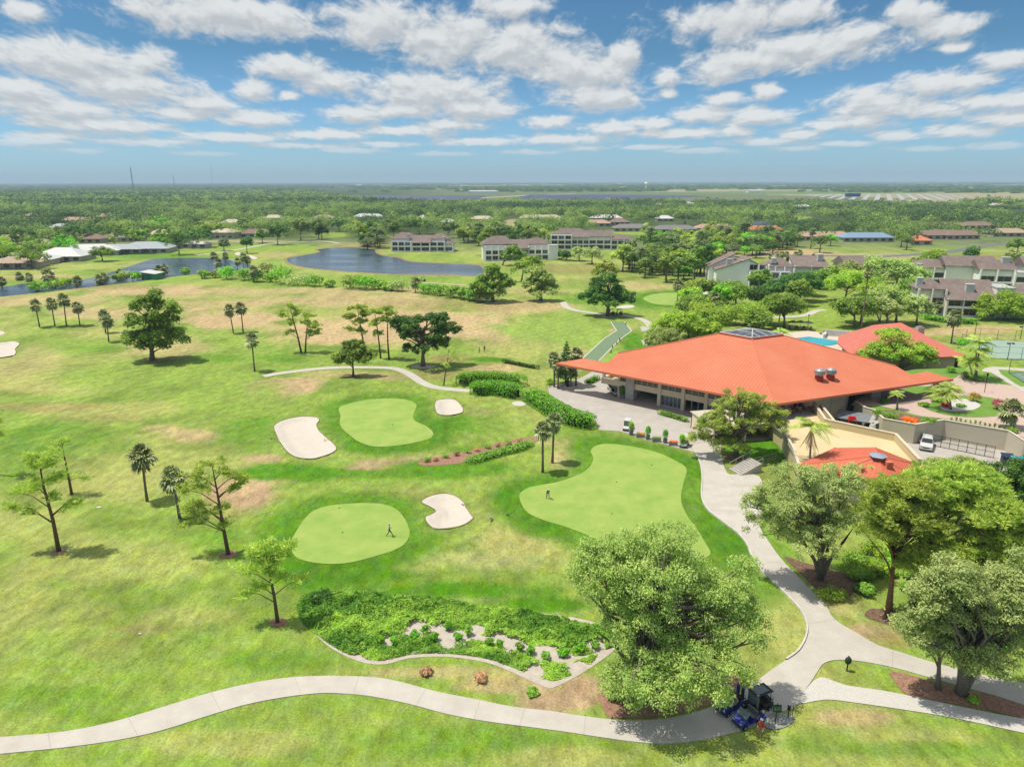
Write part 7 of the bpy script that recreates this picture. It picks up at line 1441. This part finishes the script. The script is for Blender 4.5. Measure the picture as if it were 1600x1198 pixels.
# ================================================================== CARTS
def paint(name, rgb, rough=.3): return mat(name, rgb, rough, var=.04, spec=.5)
def golf_cart(loc, rz, label, body, roof='white', seat=(60,56,54), group=None, windshield=True):
    e = empty('golf_cart', loc, rz, label, 'golf cart', group); bm_ = paint('cart_paint_%d_%d_%d' % body, body)
    mb = MB(); mb.prism([(-1.15,-.55),(1.0,-.55),(1.0,.55),(-1.15,.55)], .28, .36)
    # rear body, seat box and a sloping front cowl
    def side(pts, w): 
        i = len(mb.v); n = len(pts); mb.v += [(x, -w, z) for x, z in pts]+[(x, w, z) for x, z in pts]; mb.f.append(tuple(range(i, i+n))); mb.f.append(tuple(i+2*n-1-k for k in range(n))); mb.mi += [0, 0]
        for k in range(n): mb.f.append((i+k, i+n+k, i+n+(k+1) % n, i+(k+1) % n)); mb.mi.append(0)
    side([(-1.18,.36),(-1.2,.72),(-.72,.8),(-.15,.62),(-.05,.36)], .56); side([(.55,.36),(.62,.84),(.8,.86),(1.12,.66),(1.22,.42),(1.1,.3)], .55)
    b = mb.build('body', bm_, e, bevel=.03)
    for s in (-1, 1): mb = MB(); mb.box(1.16, s*.38, .58, .08, .18, .1); mb.build('headlight', mat('lamp_glass', (235,235,225), .2), e)
    mb = MB(); mb.box(1.2, 0, .4, .1, 1.0, .1); mb.build('bumper', m_black, e)
    sm_m = mat('seat_vinyl_%d_%d_%d' % seat, seat, .6); mb = MB(); mb.box(-.3, 0, .76, .5, 1.05, .14); mb.build('seat', sm_m, e, bevel=.04); mb = MB(); mb.box(-.58, 0, 1.02, .12, 1.02, .36, ry=-.15); mb.build('seat_back', sm_m, e, bevel=.04)
    for x in (-.78, .82):
        for s in (-1, 1):
            mb = MB(); mb.tube([(x, s*.44, .23), (x, s*.62, .23)], .23, 14); w = mb.build('wheel', mat('tyre_rubber', (44,44,46), .8), e); mb = MB(); mb.tube([(x, s*.615, .23), (x, s*.63, .23)], .12, 10); mb.build('rim', m_metalg, w)
    mb = MB(); mb.tube([(.62, -.25, .8), (.32, -.25, 1.0)], .02, 5); 
    for k in range(10): a = k*.628; c = a+.628; mb.tube([(.32+.1*math.cos(a)*.5, -.25+.16*math.sin(a), 1.0+.12*math.cos(a)), (.32+.1*math.cos(c)*.5, -.25+.16*math.sin(c), 1.0+.12*math.cos(c))], .014, 4)
    mb.build('steering_wheel', m_black, e)
    mb = MB(); mb.box(-1.0, 0, .95, .3, .9, .06); mb.tube([(-1.16, -.45, .75), (-1.2, -.45, 1.1), (-1.2, .45, 1.1), (-1.16, .45, .75)], .02, 5); mb.build('bag_rack', m_black, e)
    if roof:
        rm = paint('cart_roof_white', (240,240,238), .4) if roof == 'white' else m_black; mb = MB(); mb.box(-.15, 0, 1.86, 1.75, 1.16, .07); mb.build('roof', rm, e, bevel=.03)
        for x0, x1 in ((.66,.62), (-.78,-.85)):
            for s in (-1, 1): mb = MB(); mb.tube([(x0, s*.5, .8), (x1, s*.5, 1.84)], .022, 5); mb.build('roof_post', m_black, e)
    if windshield:
        mb = MB(); 
        if roof: mb.box(.66, 0, 1.32, .02, 1.0, .95)
        else: mb.box(.50, 0, 1.12, .03, 1.04, .55, ry=-.75)
        mb.build('windshield', mat('tinted_windshield', (150,164,166), .15, spec=.6), e)
    return e
def golf_bag(loc, rgb, label, tilt=.25, rz=0, group=None):
    e = empty('golf_bag', loc, rz, label, 'golf bag', group); mb = MB(); t = Vector((0, math.sin(tilt), math.cos(tilt))); mb.tube([(0, 0, 0), tuple(t*.45), tuple(t*.85)], [.12, .13, .14], 10); mb.build('bag', paint('bag_%d_%d_%d' % rgb, rgb, .7), e)
    for k in range(6): a = k*1.05; o = Vector((.07*math.cos(a), .07*math.sin(a), 0)); q = t*(1.05+.03*k)+o; mb = MB(); mb.tube([tuple(t*.8+o), tuple(q)], .008, 4); mb.box(q.x, q.y, q.z, .05, .09, .05); mb.build('club', m_metalg, e)
    mb = MB(); mb.tube([tuple(t*.7), (.25, -.3, 0)], .01, 4); mb.tube([tuple(t*.7), (-.25, -.3, 0)], .01, 4); mb.build('stand_leg', m_black, e); return e
BLUE = (36,56,170)
ca = P(1141,1108); cb_ = P(1167,1128)
golf_cart(ca, math.radians(209), 'blue golf cart without a roof, left of the pair on the path', BLUE, roof=None, seat=(70,66,66)); golf_cart(cb_, math.radians(209), 'right blue golf cart of the pair, in front of the black framed cart', BLUE, roof=None, seat=(120,124,126))
c3 = P(1183,1108); golf_cart(c3, math.radians(205), 'dark cart with black roof frame parked behind the two blue carts', (30,36,44), roof='black', seat=(50,50,52))
mb = MB(); R3 = Matrix.Rotation(math.radians(205), 3, 'Z'); q = c3+R3@Vector((-.1, 0, 0)); mb.box(q.x, q.y, q.z+1.915, 1.25, .8, .02, math.radians(205)); o = mb.build('roof_window', mat('teal_tinted_panel', (70,106,112), .2, spec=.6), None)
par = [x for x in bpy.data.objects if x.get('label', '').startswith('dark cart with black roof frame')][0]; o.parent = par; bpy.context.view_layer.update(); o.matrix_parent_inverse = par.matrix_world.inverted()
def seat_on(cart, yoff): R_ = Matrix.Rotation(math.radians(209), 3, 'Z'); q = cart+R_@Vector((-.22, yoff, .15)); return q
person(seat_on(ca, -.25), math.radians(299), SIT, 'person in dark cap and blue top seated in the left blue cart', (50,60,140), (60,60,70), hat=(36,40,56)); person(seat_on(ca, .27), math.radians(299), SIT, 'person in pale pink top seated in the left blue cart, nearer the camera', (214,190,186), (190,186,180), hair=(150,130,110))
for i, (off, rgb, lab) in enumerate([((-1.02,-.25),(40,70,190),'blue golf bag strapped to the left blue cart, far side'),((-1.02,.25),(60,60,70),'dark golf bag strapped to the left blue cart, near side')]): q = ca+Matrix.Rotation(math.radians(209), 3, 'Z')@Vector((off[0], off[1], .98)); golf_bag(q, rgb, lab, .05)
q = cb_+Matrix.Rotation(math.radians(209), 3, 'Z')@Vector((-1.02, 0, .98)); golf_bag(q, (120,126,130), 'grey golf bag strapped to the right blue cart', .05)
WH = (236,236,232)
for (px, py, rz, lab) in [((980),671,250,'white golf cart with white roof parked at the left end of the planters'),(1069,697,245,'white golf cart half hidden by the front tree at the right end of the planters'),(961,617,285,'white golf cart parked in the shade under the clubhouse balcony, front one'),(956,610,285,'white golf cart behind another one under the clubhouse balcony'),
   (955,492,200,'left of the two carts in the shade of the dark round oak'),(967,492,190,'right of the two carts in the shade of the dark round oak'),(661,440,180,'lone cart with dark roof driving on the strip beside the lake'),(1203,676,240,'cart standing at the garage bay under the terrace')]:
    golf_cart(P(px, py), math.radians(rz), lab, WH if py > 600 else (70,60,80), roof='white' if py > 600 else 'black')
golf_bag(P(770,812), (226,226,220), 'white golf bag leaning on its stand right of the lower bunker', .75, 2.4)
for i, (px, py, rgb) in enumerate([(978,508,(60,80,70)),(969,533,(50,56,60)),(964,538,(225,225,225)),(957,544,(70,90,70)),(954,552,(46,70,60))]): golf_bag(P(px, py), rgb, ['dark green bag on a stand nearest the dark round oak','black bag on a stand, second from the far end of the range tee','white bag on a stand in the middle of the range tee','green bag on a stand, second from the near end of the range tee','dark green bag on a stand nearest the clubhouse roof'][i], .3, i)
# ================================================================== SERVICE YARD
def suv(loc, rz, label):
    e = empty('parked_car', loc, rz, label, 'car'); pw_ = paint('white_car_paint', (240,240,240), .25); mb = MB()
    def side(mb, pts, w0, w1=None):
        w1 = w1 or w0; i = len(mb.v); n = len(pts); zm = max(z for _, z in pts); z0 = min(z for _, z in pts); f = lambda z: w0+(w1-w0)*(z-z0)/(zm-z0)
        mb.v += [(x, -f(z), z) for x, z in pts]+[(x, f(z), z) for x, z in pts]; mb.f.append(tuple(range(i, i+n))); mb.f.append(tuple(i+2*n-1-k for k in range(n))); mb.mi += [0, 0]
        for k in range(n): mb.f.append((i+k, i+n+k, i+n+(k+1) % n, i+(k+1) % n)); mb.mi.append(0)
    side(mb, [(-2.3,.35),(-2.35,.95),(-2.2,1.05),(1.0,1.08),(2.1,.95),(2.3,.75),(2.3,.35)], .95, .9); mb.build('body', pw_, e, bevel=.06)
    mb = MB(); side(mb, [(-2.2,1.05),(-2.0,1.68),(-1.7,1.75),(.1,1.75),(.3,1.68),(1.05,1.08)], .9, .72); mb.build('cabin', pw_, e, bevel=.04)
    g = MB(); g.quad((.36, -.70, 1.62), (.36, .70, 1.62), (1.0, .80, 1.14), (1.0, -.80, 1.14)); g.v = [(x+.04, y, z+.03) for x, y, z in g.v]; g.build('windshield', m_glass, e)
    for s in (-1, 1):
        for x0, x1 in ((-1.95,-1.15),(-1.05,-.2),(-.1,.62)):
            g = MB(); g.quad((x0, s*.895, 1.14), (x1, s*.895, 1.14), (min(x1, .25), s*.79, 1.6), (x0+.1, s*.79, 1.6)); g.build('side_window', m_glass, e)
        mb = MB(); mb.box(2.3, s*.68, .78, .06, .34, .16); mb.build('headlight', mat('lamp_glass', (235,235,225)), e); mb = MB(); mb.tube([(-1.6, s*.6, 1.8), (.0, s*.6, 1.8)], .025, 5); mb.build('roof_rail', m_black, e); mb = MB(); mb.box(.75, s*1.0, 1.12, .14, .16, .12); mb.build('mirror', pw_, e)
        for x in (-1.45, 1.5): mb = MB(); mb.tube([(x, s*.7, .36), (x, s*.97, .36)], .36, 16); w = mb.build('wheel', mat('tyre_rubber', (44,44,46)), e); mb = MB(); mb.tube([(x, s*.965, .36), (x, s*.98, .36)], .2, 10); mb.build('rim', m_metalg, w)
    mb = MB(); mb.box(2.32, 0, .66, .05, .9, .18); mb.build('grille', m_black, e); mb = MB(); mb.box(2.33, 0, .42, .1, 1.7, .16); mb.build('bumper', pw_, e)
suv(P(1447,699,0)+Vector((0, 0, .07)), math.radians(238), 'white car with roof rails parked in the service yard')
# chiller with four fans
a_ = P(1498,688,0); b_ = P(1540,697,0); rz = math.atan2(b_.y-a_.y, b_.x-a_.x); L_ = (b_-a_).length; c_ = (a_+b_)/2+Vector((0, 1.2, .06)); e = empty('cooling_unit', c_, rz, 'long grey rooftop-style cooling unit with four round fans on top', 'air conditioner'); mb = MB(); mb.box(0, 0, 1.0, L_, 2.0, 1.8); mb.build('casing', mat('grey_casing', (150,158,162), .6), e); mb = MB(); mb.box(0, 0, 1.98, L_+.1, 2.1, .12); mb.build('top_panel', mat('pale_panel', (214,214,208)), e)
for k in range(4): x = L_*(-.375+.25*k); mb = MB(); mb.cyl(x, 0, 2.04, 2.26, .52, 16); f = mb.build('fan', mat('brown_black_fan', (84,66,60)), e); mb = MB(); mb.cyl(x, 0, 2.26, 2.3, .12, 8); [mb.box(x, 0, 2.27, 1.0, .03, .02, a*.785) for a in range(4)]; mb.build('fan_guard', m_metalg, f)
q = P(1474,681,0); e = empty('equipment_cabinet', q, rz, 'pale blue-grey equipment box left of the cooling unit', 'cabinet'); mb = MB(); mb.box(0, 0, .95, 2.2, 1.6, 1.9); mb.build('body', mat('pale_blue_casing', (176,194,198)), e); mb = MB(); mb.box(0, -.82, .95, 1.4, .05, 1.4); mb.build('louvre', mat('grey_casing', (150,158,162)), e); mb = MB(); mb.box(0, 0, 1.93, 2.3, 1.7, .06); mb.build('lid', mat('pale_panel', (214,214,208)), e)
def screen_fence(p0, p1, h, label, n=8, m=None):
    a, b = P(*p0, 0), P(*p1, 0); rz = math.atan2(b.y-a.y, b.x-a.x); L_ = (b-a).length; e = empty('screen_fence', a, rz, label, 'fence'); m = m or m_dkgreen
    for k in range(n+1): mb = MB(); mb.box(L_*k/n, 0, h/2, .08, .08, h); mb.build('post', m, e)
    mb = MB()
    for z in (.1, h/2, h-.05): mb.box(L_/2, 0, z, L_, .05, .06)
    for k in range(int(L_/.16)): mb.box(k*.16+.08, 0, h/2, .02, .02, h)
    mb.build('rail', m, e); return e
screen_fence((1443,694), (1552,716), 2.0, 'dark green wire screen in front of the cooling unit')
for (a, b, lab, m) in [((1306,668),(1352,676),'low grey shed roof over the bin store, left one','grey_sheet_roof'),((1345,672),(1366,679),'pale metal awning beside the tank, right one','pale_sheet_roof')]:
    p, q = P(*a, 0), P(*b, 0); rz = math.atan2(q.y-p.y, q.x-p.x); L_ = (q-p).length; e = empty('lean_to', p, rz, lab, 'shed'); mb = MB(); slab(mb, [Vector((-.3, -.6, 2.1)), Vector((L_+.3, -.6, 2.1)), Vector((L_+.3, 3.2, 2.5)), Vector((-.3, 3.2, 2.5))], .1); mb.build('roof', mat(m, (150,156,162) if 'grey' in m else (206,206,202), .5), e)
    for x in (0, L_/2, L_):
        for y in (-.4, 3.0): mb = MB(); mb.cyl(x, y, 0, 2.1, .06, 6); mb.build('post', m_black, e)
q = P(1329,672,0); e = empty('compactor', q, -.3, 'bright red waste compactor under the bin store roof', 'compactor'); mb = MB(); mb.box(0, 0, 1.1, 1.4, 1.3, 2.2); mb.build('body', paint('red_paint', (220,50,50)), e, bevel=.05); mb = MB(); mb.box(0, -.7, 1.2, 1.0, .08, 1.2); mb.build('door', m_black, e); mb = MB(); mb.box(0, 0, 2.35, 1.0, .9, .3); mb.build('hopper', paint('red_paint', (220,50,50)), e)
q = P(1361,682,0); e = empty('gas_tank', q, 0, 'upright pale cylindrical tank beside the awning', 'tank'); mb = MB(); mb.cyl(0, 0, .1, 2.0, .5, 14); mb.ell(0, 0, 2.0, .5, .5, .3, 14, 6); mb.build('tank', mat('pale_panel', (214,214,208)), e, smooth=True); mb = MB(); mb.cyl(0, 0, 2.25, 2.6, .08, 8); mb.build('valve', m_black, e)
for (px, py, lab, c) in [(1588,728,'turquoise-lidded bin by the retaining wall at the right','turquoise'),(1601,736,'second turquoise-lidded bin cut by the right edge','turquoise'),(1572,723,'dark blue bin left of the turquoise-lidded one','navy')]:
    e = empty('waste_bin', P(px, py, 0), -.3, lab, 'waste bin'); mb = MB(); mb.prism([(-.7,-.5),(.7,-.5),(.7,.5),(-.7,.5)], .12, 1.2); mb.build('body', paint('navy_bin', (40,60,110), .5), e, bevel=.04); mb = MB(); slab(mb, [Vector((-.85, -.6, 1.25)), Vector((.85, -.6, 1.25)), Vector((.85, .6, 1.45)), Vector((-.85, .6, 1.45))], .06); mb.build('lid', paint('turquoise_lid', (50,190,225), .5) if c == 'turquoise' else paint('navy_lid', (30,50,100), .5), e)
    for x in (-.5, .5): mb = MB(); mb.cyl(x, -.4, 0, .12, .07, 8); mb.build('caster', m_black, e)
# ================================================================== PLANTERS
m_pot = mat('grey_concrete_pot', (160,162,166), .9, var=.1)
def topiary(px, py, i):
    e = empty('potted_topiary', P(px, py)+Vector((0, 0, .06)), 0, 'egg-shaped clipped bush in a square grey pot, number %s from the left of four' % ['one','two','three','four'][i], 'potted plant'); mb = MB(); mb.prism([(-.3,-.3),(.3,-.3),(.3,.3),(-.3,.3)], 0, .6); mb.box(0, 0, .6, .72, .72, .1); mb.build('pot', m_pot, e)
    mb = MB(); mb.tube([(0, 0, .6), (0, 0, 1.6)], .05, 5); mb.build('stem', m_barkd, e); link_mesh('foliage', leaf_mesh('foliage', [leaf_arrays([(0, 0, 1.45, .45, .45, .85)], 1100, .16, shell=.3, seed=i)]), LM['hedge' if i else 'bright'], e)
for i, (px, py) in enumerate([(986,679),(1012,686),(1039,692),(1065,699)]): topiary(px, py, i)
for i, (px, py) in enumerate([(1001,683),(1026,690),(1052,696)]):
    e = empty('flower_planter', P(px, py)+Vector((0, 0, .06)), -.25, ['yellow and green flower box, left of three between the clipped bushes','mixed flower box, middle of three between the clipped bushes','orange flower box, right of three between the clipped bushes'][i], 'planter'); mb = MB(); mb.prism([(-.7,-.3),(.7,-.3),(.7,.3),(-.7,.3)], 0, .5); mb.build('box', m_pot, e)
    link_mesh('flowers', leaf_mesh('flowers', [leaf_arrays([(x, 0, .6, .3, .28, .28) for x in (-.45, 0, .45)], 500, .14, seed=i)]), LM[['mix','hedged','orange'][i]], e)
e = empty('potted_palm', P(973,622), 0, 'large potted shrub beside the stone pillar under the balcony', 'potted plant'); mb = MB(); mb.cyl(0, 0, 0, .9, .5, 12, .62); mb.build('pot', m_pot, e); link_mesh('foliage', leaf_mesh('foliage', [leaf_arrays([(0, 0, 1.7, .8, .8, 1.0)], 900, .3, seed=3)]), LM['oak'], e); mb = MB(); mb.tube([(0, 0, .8), (0, 0, 2)], .05, 5); mb.build('stem', m_barkd, e)
q = P(887,606); e = empty('statue', q, 0, 'small dark fountain statue on a round base at the left end of the plaza', 'statue'); mb = MB(); mb.cyl(0, 0, 0, .35, 1.0, 16, .9); mb.build('base', m_stone, e); mb = MB(); mb.tube([(0, 0, .3), (0, 0, .9), (.05, 0, 1.5), (0, 0, 2.0)], [.45, .22, .3, .12], 8); mb.ell(0, 0, 2.15, .16, .16, .2); mb.build('figure', m_black, e, smooth=True)
# ================================================================== TEE SIGN, LAMPS, FLAGS
def post_thing(name, loc, label, cat, h, r=.04, m=None, zz=0): e = empty(name, loc, 0, label, cat); mb = MB(); mb.cyl(0, 0, -.1, h, r, 8); mb.build('post', m or m_black, e); return e
e = post_thing('tee_sign', P(1211,1131), 'dark green sign board on a post in the pebble bed by the carts', 'sign', 1.5); mb = MB(); mb.box(0, -.02, 1.55, .75, .06, .62, rx=-.25); b_ = mb.build('board', m_dkgreen, e, bevel=.04); mb = MB(); mb.cyl(0, 0, 1.85, 2.02, .07, 8, .02); mb.build('finial', m_black, e)
mb = MB(); mb.box(0, -.07, 1.56, .5, .02, .34, rx=-.25); mb.build('face', mat('sign_face_green', (84,116,92)), b_)
e = post_thing('ball_washer', P(1231,1122), 'black ball washer on a post right of the green sign', 'ball washer', 1.0); mb = MB(); mb.cyl(0, 0, .85, 1.25, .13, 10); mb.build('drum', m_black, e); mb = MB(); mb.cyl(0, 0, 1.25, 1.4, .05, 8); mb.build('knob', m_metalg, e)
post_thing('marker_post', P(1238,1119), 'thin bare post right of the ball washer', 'post', 1.1, .03)
e = empty('club_rack', P(1222,1128), -.5, 'low wire rack between the green sign and the ball washer', 'rack'); mb = MB(); [mb.tube([(x, 0, 0), (x, 0, .8)], .015, 4) for x in (-.3, 0, .3)]; mb.tube([(-.3, 0, .8), (.3, 0, .8)], .015, 4); mb.tube([(-.3, 0, .5), (.3, 0, .5)], .015, 4); mb.build('frame', m_metalg, e)
sheet('pebble_bed', px_poly([(1190,1128),(1197,1118),(1215,1116),(1237,1116),(1239,1127),(1225,1137),(1208,1140),(1196,1136)], smooth=2), mat('pebbles', (110,112,116), .8, rgb2=(226,226,222), scale=9, bump=.8, bscale=12), dz=.07, cell=.8)
e = post_thing('round_sign', P(1323,1048), 'dark rounded sign head on a short post in the grass island', 'sign', .9, .06); mb = MB(); mb.ell(0, 0, 1.1, .3, .22, .38, 12, 8); mb.build('head', m_dkgreen, e, smooth=True); mb = MB(); mb.box(0, 0, 1.5, .1, .1, .12); mb.build('finial', m_black, e)
m_flag = mat('blue_flag_cloth', (90,110,170), .8)
for (px, py, lab) in [(613,671,'short blue flagstick on the upper left putting green'),(530,803,'short flagstick at the upper left of the lower green'),(535,842,'short flagstick in the middle of the lower green'),(1017,735,'short flagstick at the upper right of the largest green'),(962,762,'short flagstick at the centre of the largest green'),(955,812,'short flagstick at the lower part of the largest green'),(1040,468,'flagstick on the far putting green')]:
    e = post_thing('flagstick', P(px, py), lab, 'flag', 1.0, .012, m_white); mb = MB(); mb.quad((0, 0, .98), (.24, .03, .9), (0, 0, .8)); mb.quad((0, .004, .8), (.24, .034, .9), (0, .004, .98)); mb.build('flag', m_flag, e)
for (px, py, rz, lab) in [(424,686,.1,'bunker rake on the grass left of the upper left bunker'),(507,688,.2,'bunker rake lying in the upper left bunker'),(723,789,.5,'bunker rake lying at the edge of the lower bunker'),(724,634,1.2,'bunker rake beside the small upper bunker'),(793,805,.9,'rake lying on the turf right of the white golf bag')]:
    q = P(px, py); e = empty('bunker_rake', q+Vector((0, 0, .06)), rz, lab, 'rake'); mb = MB(); mb.tube([(0, 0, .02), (1.5, 0, .05)], .02, 5); mb.build('handle', m_black, e); mb = MB(); mb.box(0, 0, .04, .08, .55, .06); mb.build('head', m_dkgreen, e)
for (px, py, s_, lab) in [(155,793,.5,'pale rock-like marker on the left fairway below the palms'),(219,990,.25,'tiny pale marker stone in the lower left grass')]:
    mb = MB(); q = P(px, py); mb.ell(q.x, q.y, q.z+.05, s_*.8, s_*.5, s_*.25, 9, 5); o = mb.build('marker_stone', mat('white_stone', (236,232,224)), None, off=q); o.location = q; tag(o, lab, 'stone')
def lamp(px, py, h, lab, z=None): e = empty('street_lamp', P(px, py, z), 0, lab, 'lamp post'); mb = MB(); mb.cyl(0, 0, 0, h, .06, 8); mb.build('post', m_black, e); mb = MB(); mb.cyl(0, 0, h, h+.5, .12, 8, .22); mb.cyl(0, 0, h+.5, h+.65, .26, 8, .05); mb.build('lamp_head', m_black, e)
lamp(1262,511,3.2,'black lamp post beyond the pool'); lamp(1538,613,3.2,'black lamp post beside the raised driveway', 3.0)
def court_light(px, top, py, lab): b = P(px, py, 0); h = PV(px, top, b.y).z; e = empty('light_pole', b, 0, lab, 'light pole'); mb = MB(); mb.cyl(0, 0, 0, h, .09, 8, .06); mb.build('pole', m_dkgreen, e); mb = MB(); mb.box(0, 0, h, 1.6, .15, .12); mb.build('cross_arm', m_dkgreen, e); [MB().box(x, -.15, h-.1, .5, .4, .25).build('floodlight', m_black, e) for x in (-.6, .6)]
court_light(1522,500,528,'thin tennis court light pole at the back of the courts'); court_light(1574,536,562,'tennis court light pole at the front of the courts'); court_light(1594,510,530,'tennis court light pole near the right edge')
# ================================================================== STEPS AND RAILS
a_ = P(1156,743,0); up = Vector((1.0, .38, 0)).normalized(); sd_ = Vector((-up.y, up.x, 0)); e = empty('steps', a_, 0, 'pale concrete steps climbing from the path towards the terrace lawn', 'steps'); mb = MB()
for k in range(9): c = a_+up*(.25+k*.42)+sd_*1.3; mb.box(c.x, c.y, (k+1)*.075, .42, 2.8, (k+1)*.15, math.atan2(up.y, up.x))
mb.build('treads', m_plaza, e, off=a_)
for s in (-.15, 2.75):
    mb = MB(); pts = []
    for k in (0, 3, 6, 9): q = a_+up*(.1+k*.42)+sd_*s; mb.tube([(q.x, q.y, k*.15), (q.x, q.y, k*.15+.95)], .025, 5); pts.append((q.x, q.y, k*.15+.95))
    mb.tube(pts, .028, 5); mb.build('handrail', m_frame, e, off=a_)
def rail(pts, lab, z=None, h=1.0, m=None):
    q = [P(a, b, z) for a, b in pts]; e = empty('railing', q[0], 0, lab, 'railing'); m = m or m_black
    for a, b in zip(q, q[1:]):
        k = max(1, int((b-a).length/2))
        for j in range(k+1): p = a.lerp(b, j/k); mb = MB(); mb.cyl(p.x, p.y, p.z, p.z+h, .04, 5); mb.build('post', m, e, off=q[0])
    mb = MB(); 
    for z_ in (h, h*.5, .1): mb.tube([p+Vector((0, 0, z_)) for p in q], .03, 5)
    mb.build('rail', m, e, off=q[0])
rail([(1444,588),(1462,592),(1479,597)], 'dark railing of the ramp behind the right roof prow', 3.0); rail([(1160,728),(1195,722),(1212,717)], 'pale railing along the lawn slope beside the steps', 0, 1.0, m_frame); rail([(858,606),(862,600)], 'short rail at the left end of the plaza', 0)
# ================================================================== TERRACE AND POOL FURNITURE
def table_set(px, py, z, lab, top=(236,232,226), umb=None, n=4):
    q = P(px, py, z)+Vector((0, 0, .03)); e = empty('patio_table', q, 0, 'round patio table '+lab, 'table'); mb = MB(); mb.cyl(0, 0, .7, .75, .55, 16); mb.build('tabletop', mat('table_%d' % top[0], top), e); mb = MB(); mb.cyl(0, 0, 0, .7, .05, 8); mb.cyl(0, 0, 0, .05, .3, 10); mb.build('leg', m_metalg, e)
    if umb: u = empty('parasol', q, 0, 'parasol over the patio table '+lab, 'parasol'); mb = MB(); mb.cyl(0, 0, .75, 2.6, .03, 6); mb.build('pole', m_metalg, u); mb = MB(); mb.cyl(0, 0, 2.2, 2.75, 1.5, 8, .04); mb.build('canopy', mat('canopy_%d_%d_%d' % umb, umb), u)
    for k in range(n): a = k*6.283/n+.4; c = empty('patio_chair', q+Vector((math.cos(a)*.95, math.sin(a)*.95, 0)), a+PI/2, 'brown patio chair at the round table '+lab, 'chair', 'patio chairs at the table '+lab); mb = MB(); mb.box(0, 0, .45, .5, .5, .06); mb.build('seat', mat('brown_wicker', (140,104,84)), c); mb = MB(); mb.box(0, -.24, .72, .5, .06, .5); mb.build('backrest', MATS['brown_wicker'], c); [MB().box(x, y, .22, .04, .04, .44).build('leg', m_black, c) for x in (-.22, .22) for y in (-.22, .22)]
table_set(1231,645,3.0,'on the shaded terrace, left one'); table_set(1247,643,3.0,'on the shaded terrace, right one', n=3)
table_set(1238,515,0,'by the pool, left one', umb=(90,94,100)); table_set(1250,515,0,'by the pool, middle one', umb=(110,112,118)); table_set(1262,516,0,'by the pool, right one', umb=(80,84,90))
def lounger(px, py, rz, lab, group, z=0): e = empty('sun_lounger', P(px, py, z)+Vector((0, 0, .08)), rz, lab, 'sun lounger', group); mb = MB(); mb.box(.2, 0, .36, 1.3, .62, .08); mb.build('mattress', m_white, e); mb = MB(); mb.box(-.68, 0, .58, .7, .62, .08, ry=.75); mb.build('backrest', m_white, e); [MB().box(x, y, .16, .05, .05, .32).build('leg', m_metalg, e) for x in (-.4, .75) for y in (-.27, .27)]
for i, px in enumerate([1282,1289,1296,1303]): lounger(px, 522+i*.6, 1.2, 'white sun lounger in the row beyond the pool', 'sun loungers in the row beyond the pool')
for i, (px, py) in enumerate([(1215,664),(1219,667),(1223,670)]): lounger(px, py, .2, 'pale lounge chair on the terrace corner by the low parapet', 'lounge chairs on the terrace corner', 3.0)
m_wallp = mat('pool_wall_white', (240,238,232)); 
q = P(1318,527,0); e = empty('spa_wall', q, -.5, 'white angular garden wall at the right end of the pool deck', 'wall'); mb = MB(); mb.box(0, 0, .9, 10, .5, 1.8); mb.build('wall', m_wallp, e); mb = MB(); mb.box(-4.6, -2.2, .6, .5, 4.4, 1.2); mb.build('return_wall', m_wallp, e)
finish_people()
# ================================================================== AIR
hb = MB(); hb.box(0, 0, 56, 140000, 140000, 116); hz = hb.build('haze', None); hz['kind'] = 'stuff'
hm = bpy.data.materials.new('haze_air'); hm.use_nodes = True; nt = hm.node_tree; nt.nodes.clear(); ho = nt.nodes.new('ShaderNodeOutputMaterial'); pv = nt.nodes.new('ShaderNodeVolumePrincipled'); nt.links.new(pv.outputs[0], ho.inputs['Volume'])
pv.inputs['Density'].default_value = 0.00011; pv.inputs['Color'].default_value = (0.56, 0.76, 0.92, 1); pv.inputs['Anisotropy'].default_value = 0.0
hz.data.materials.append(hm); hz.display_type = 'WIRE'
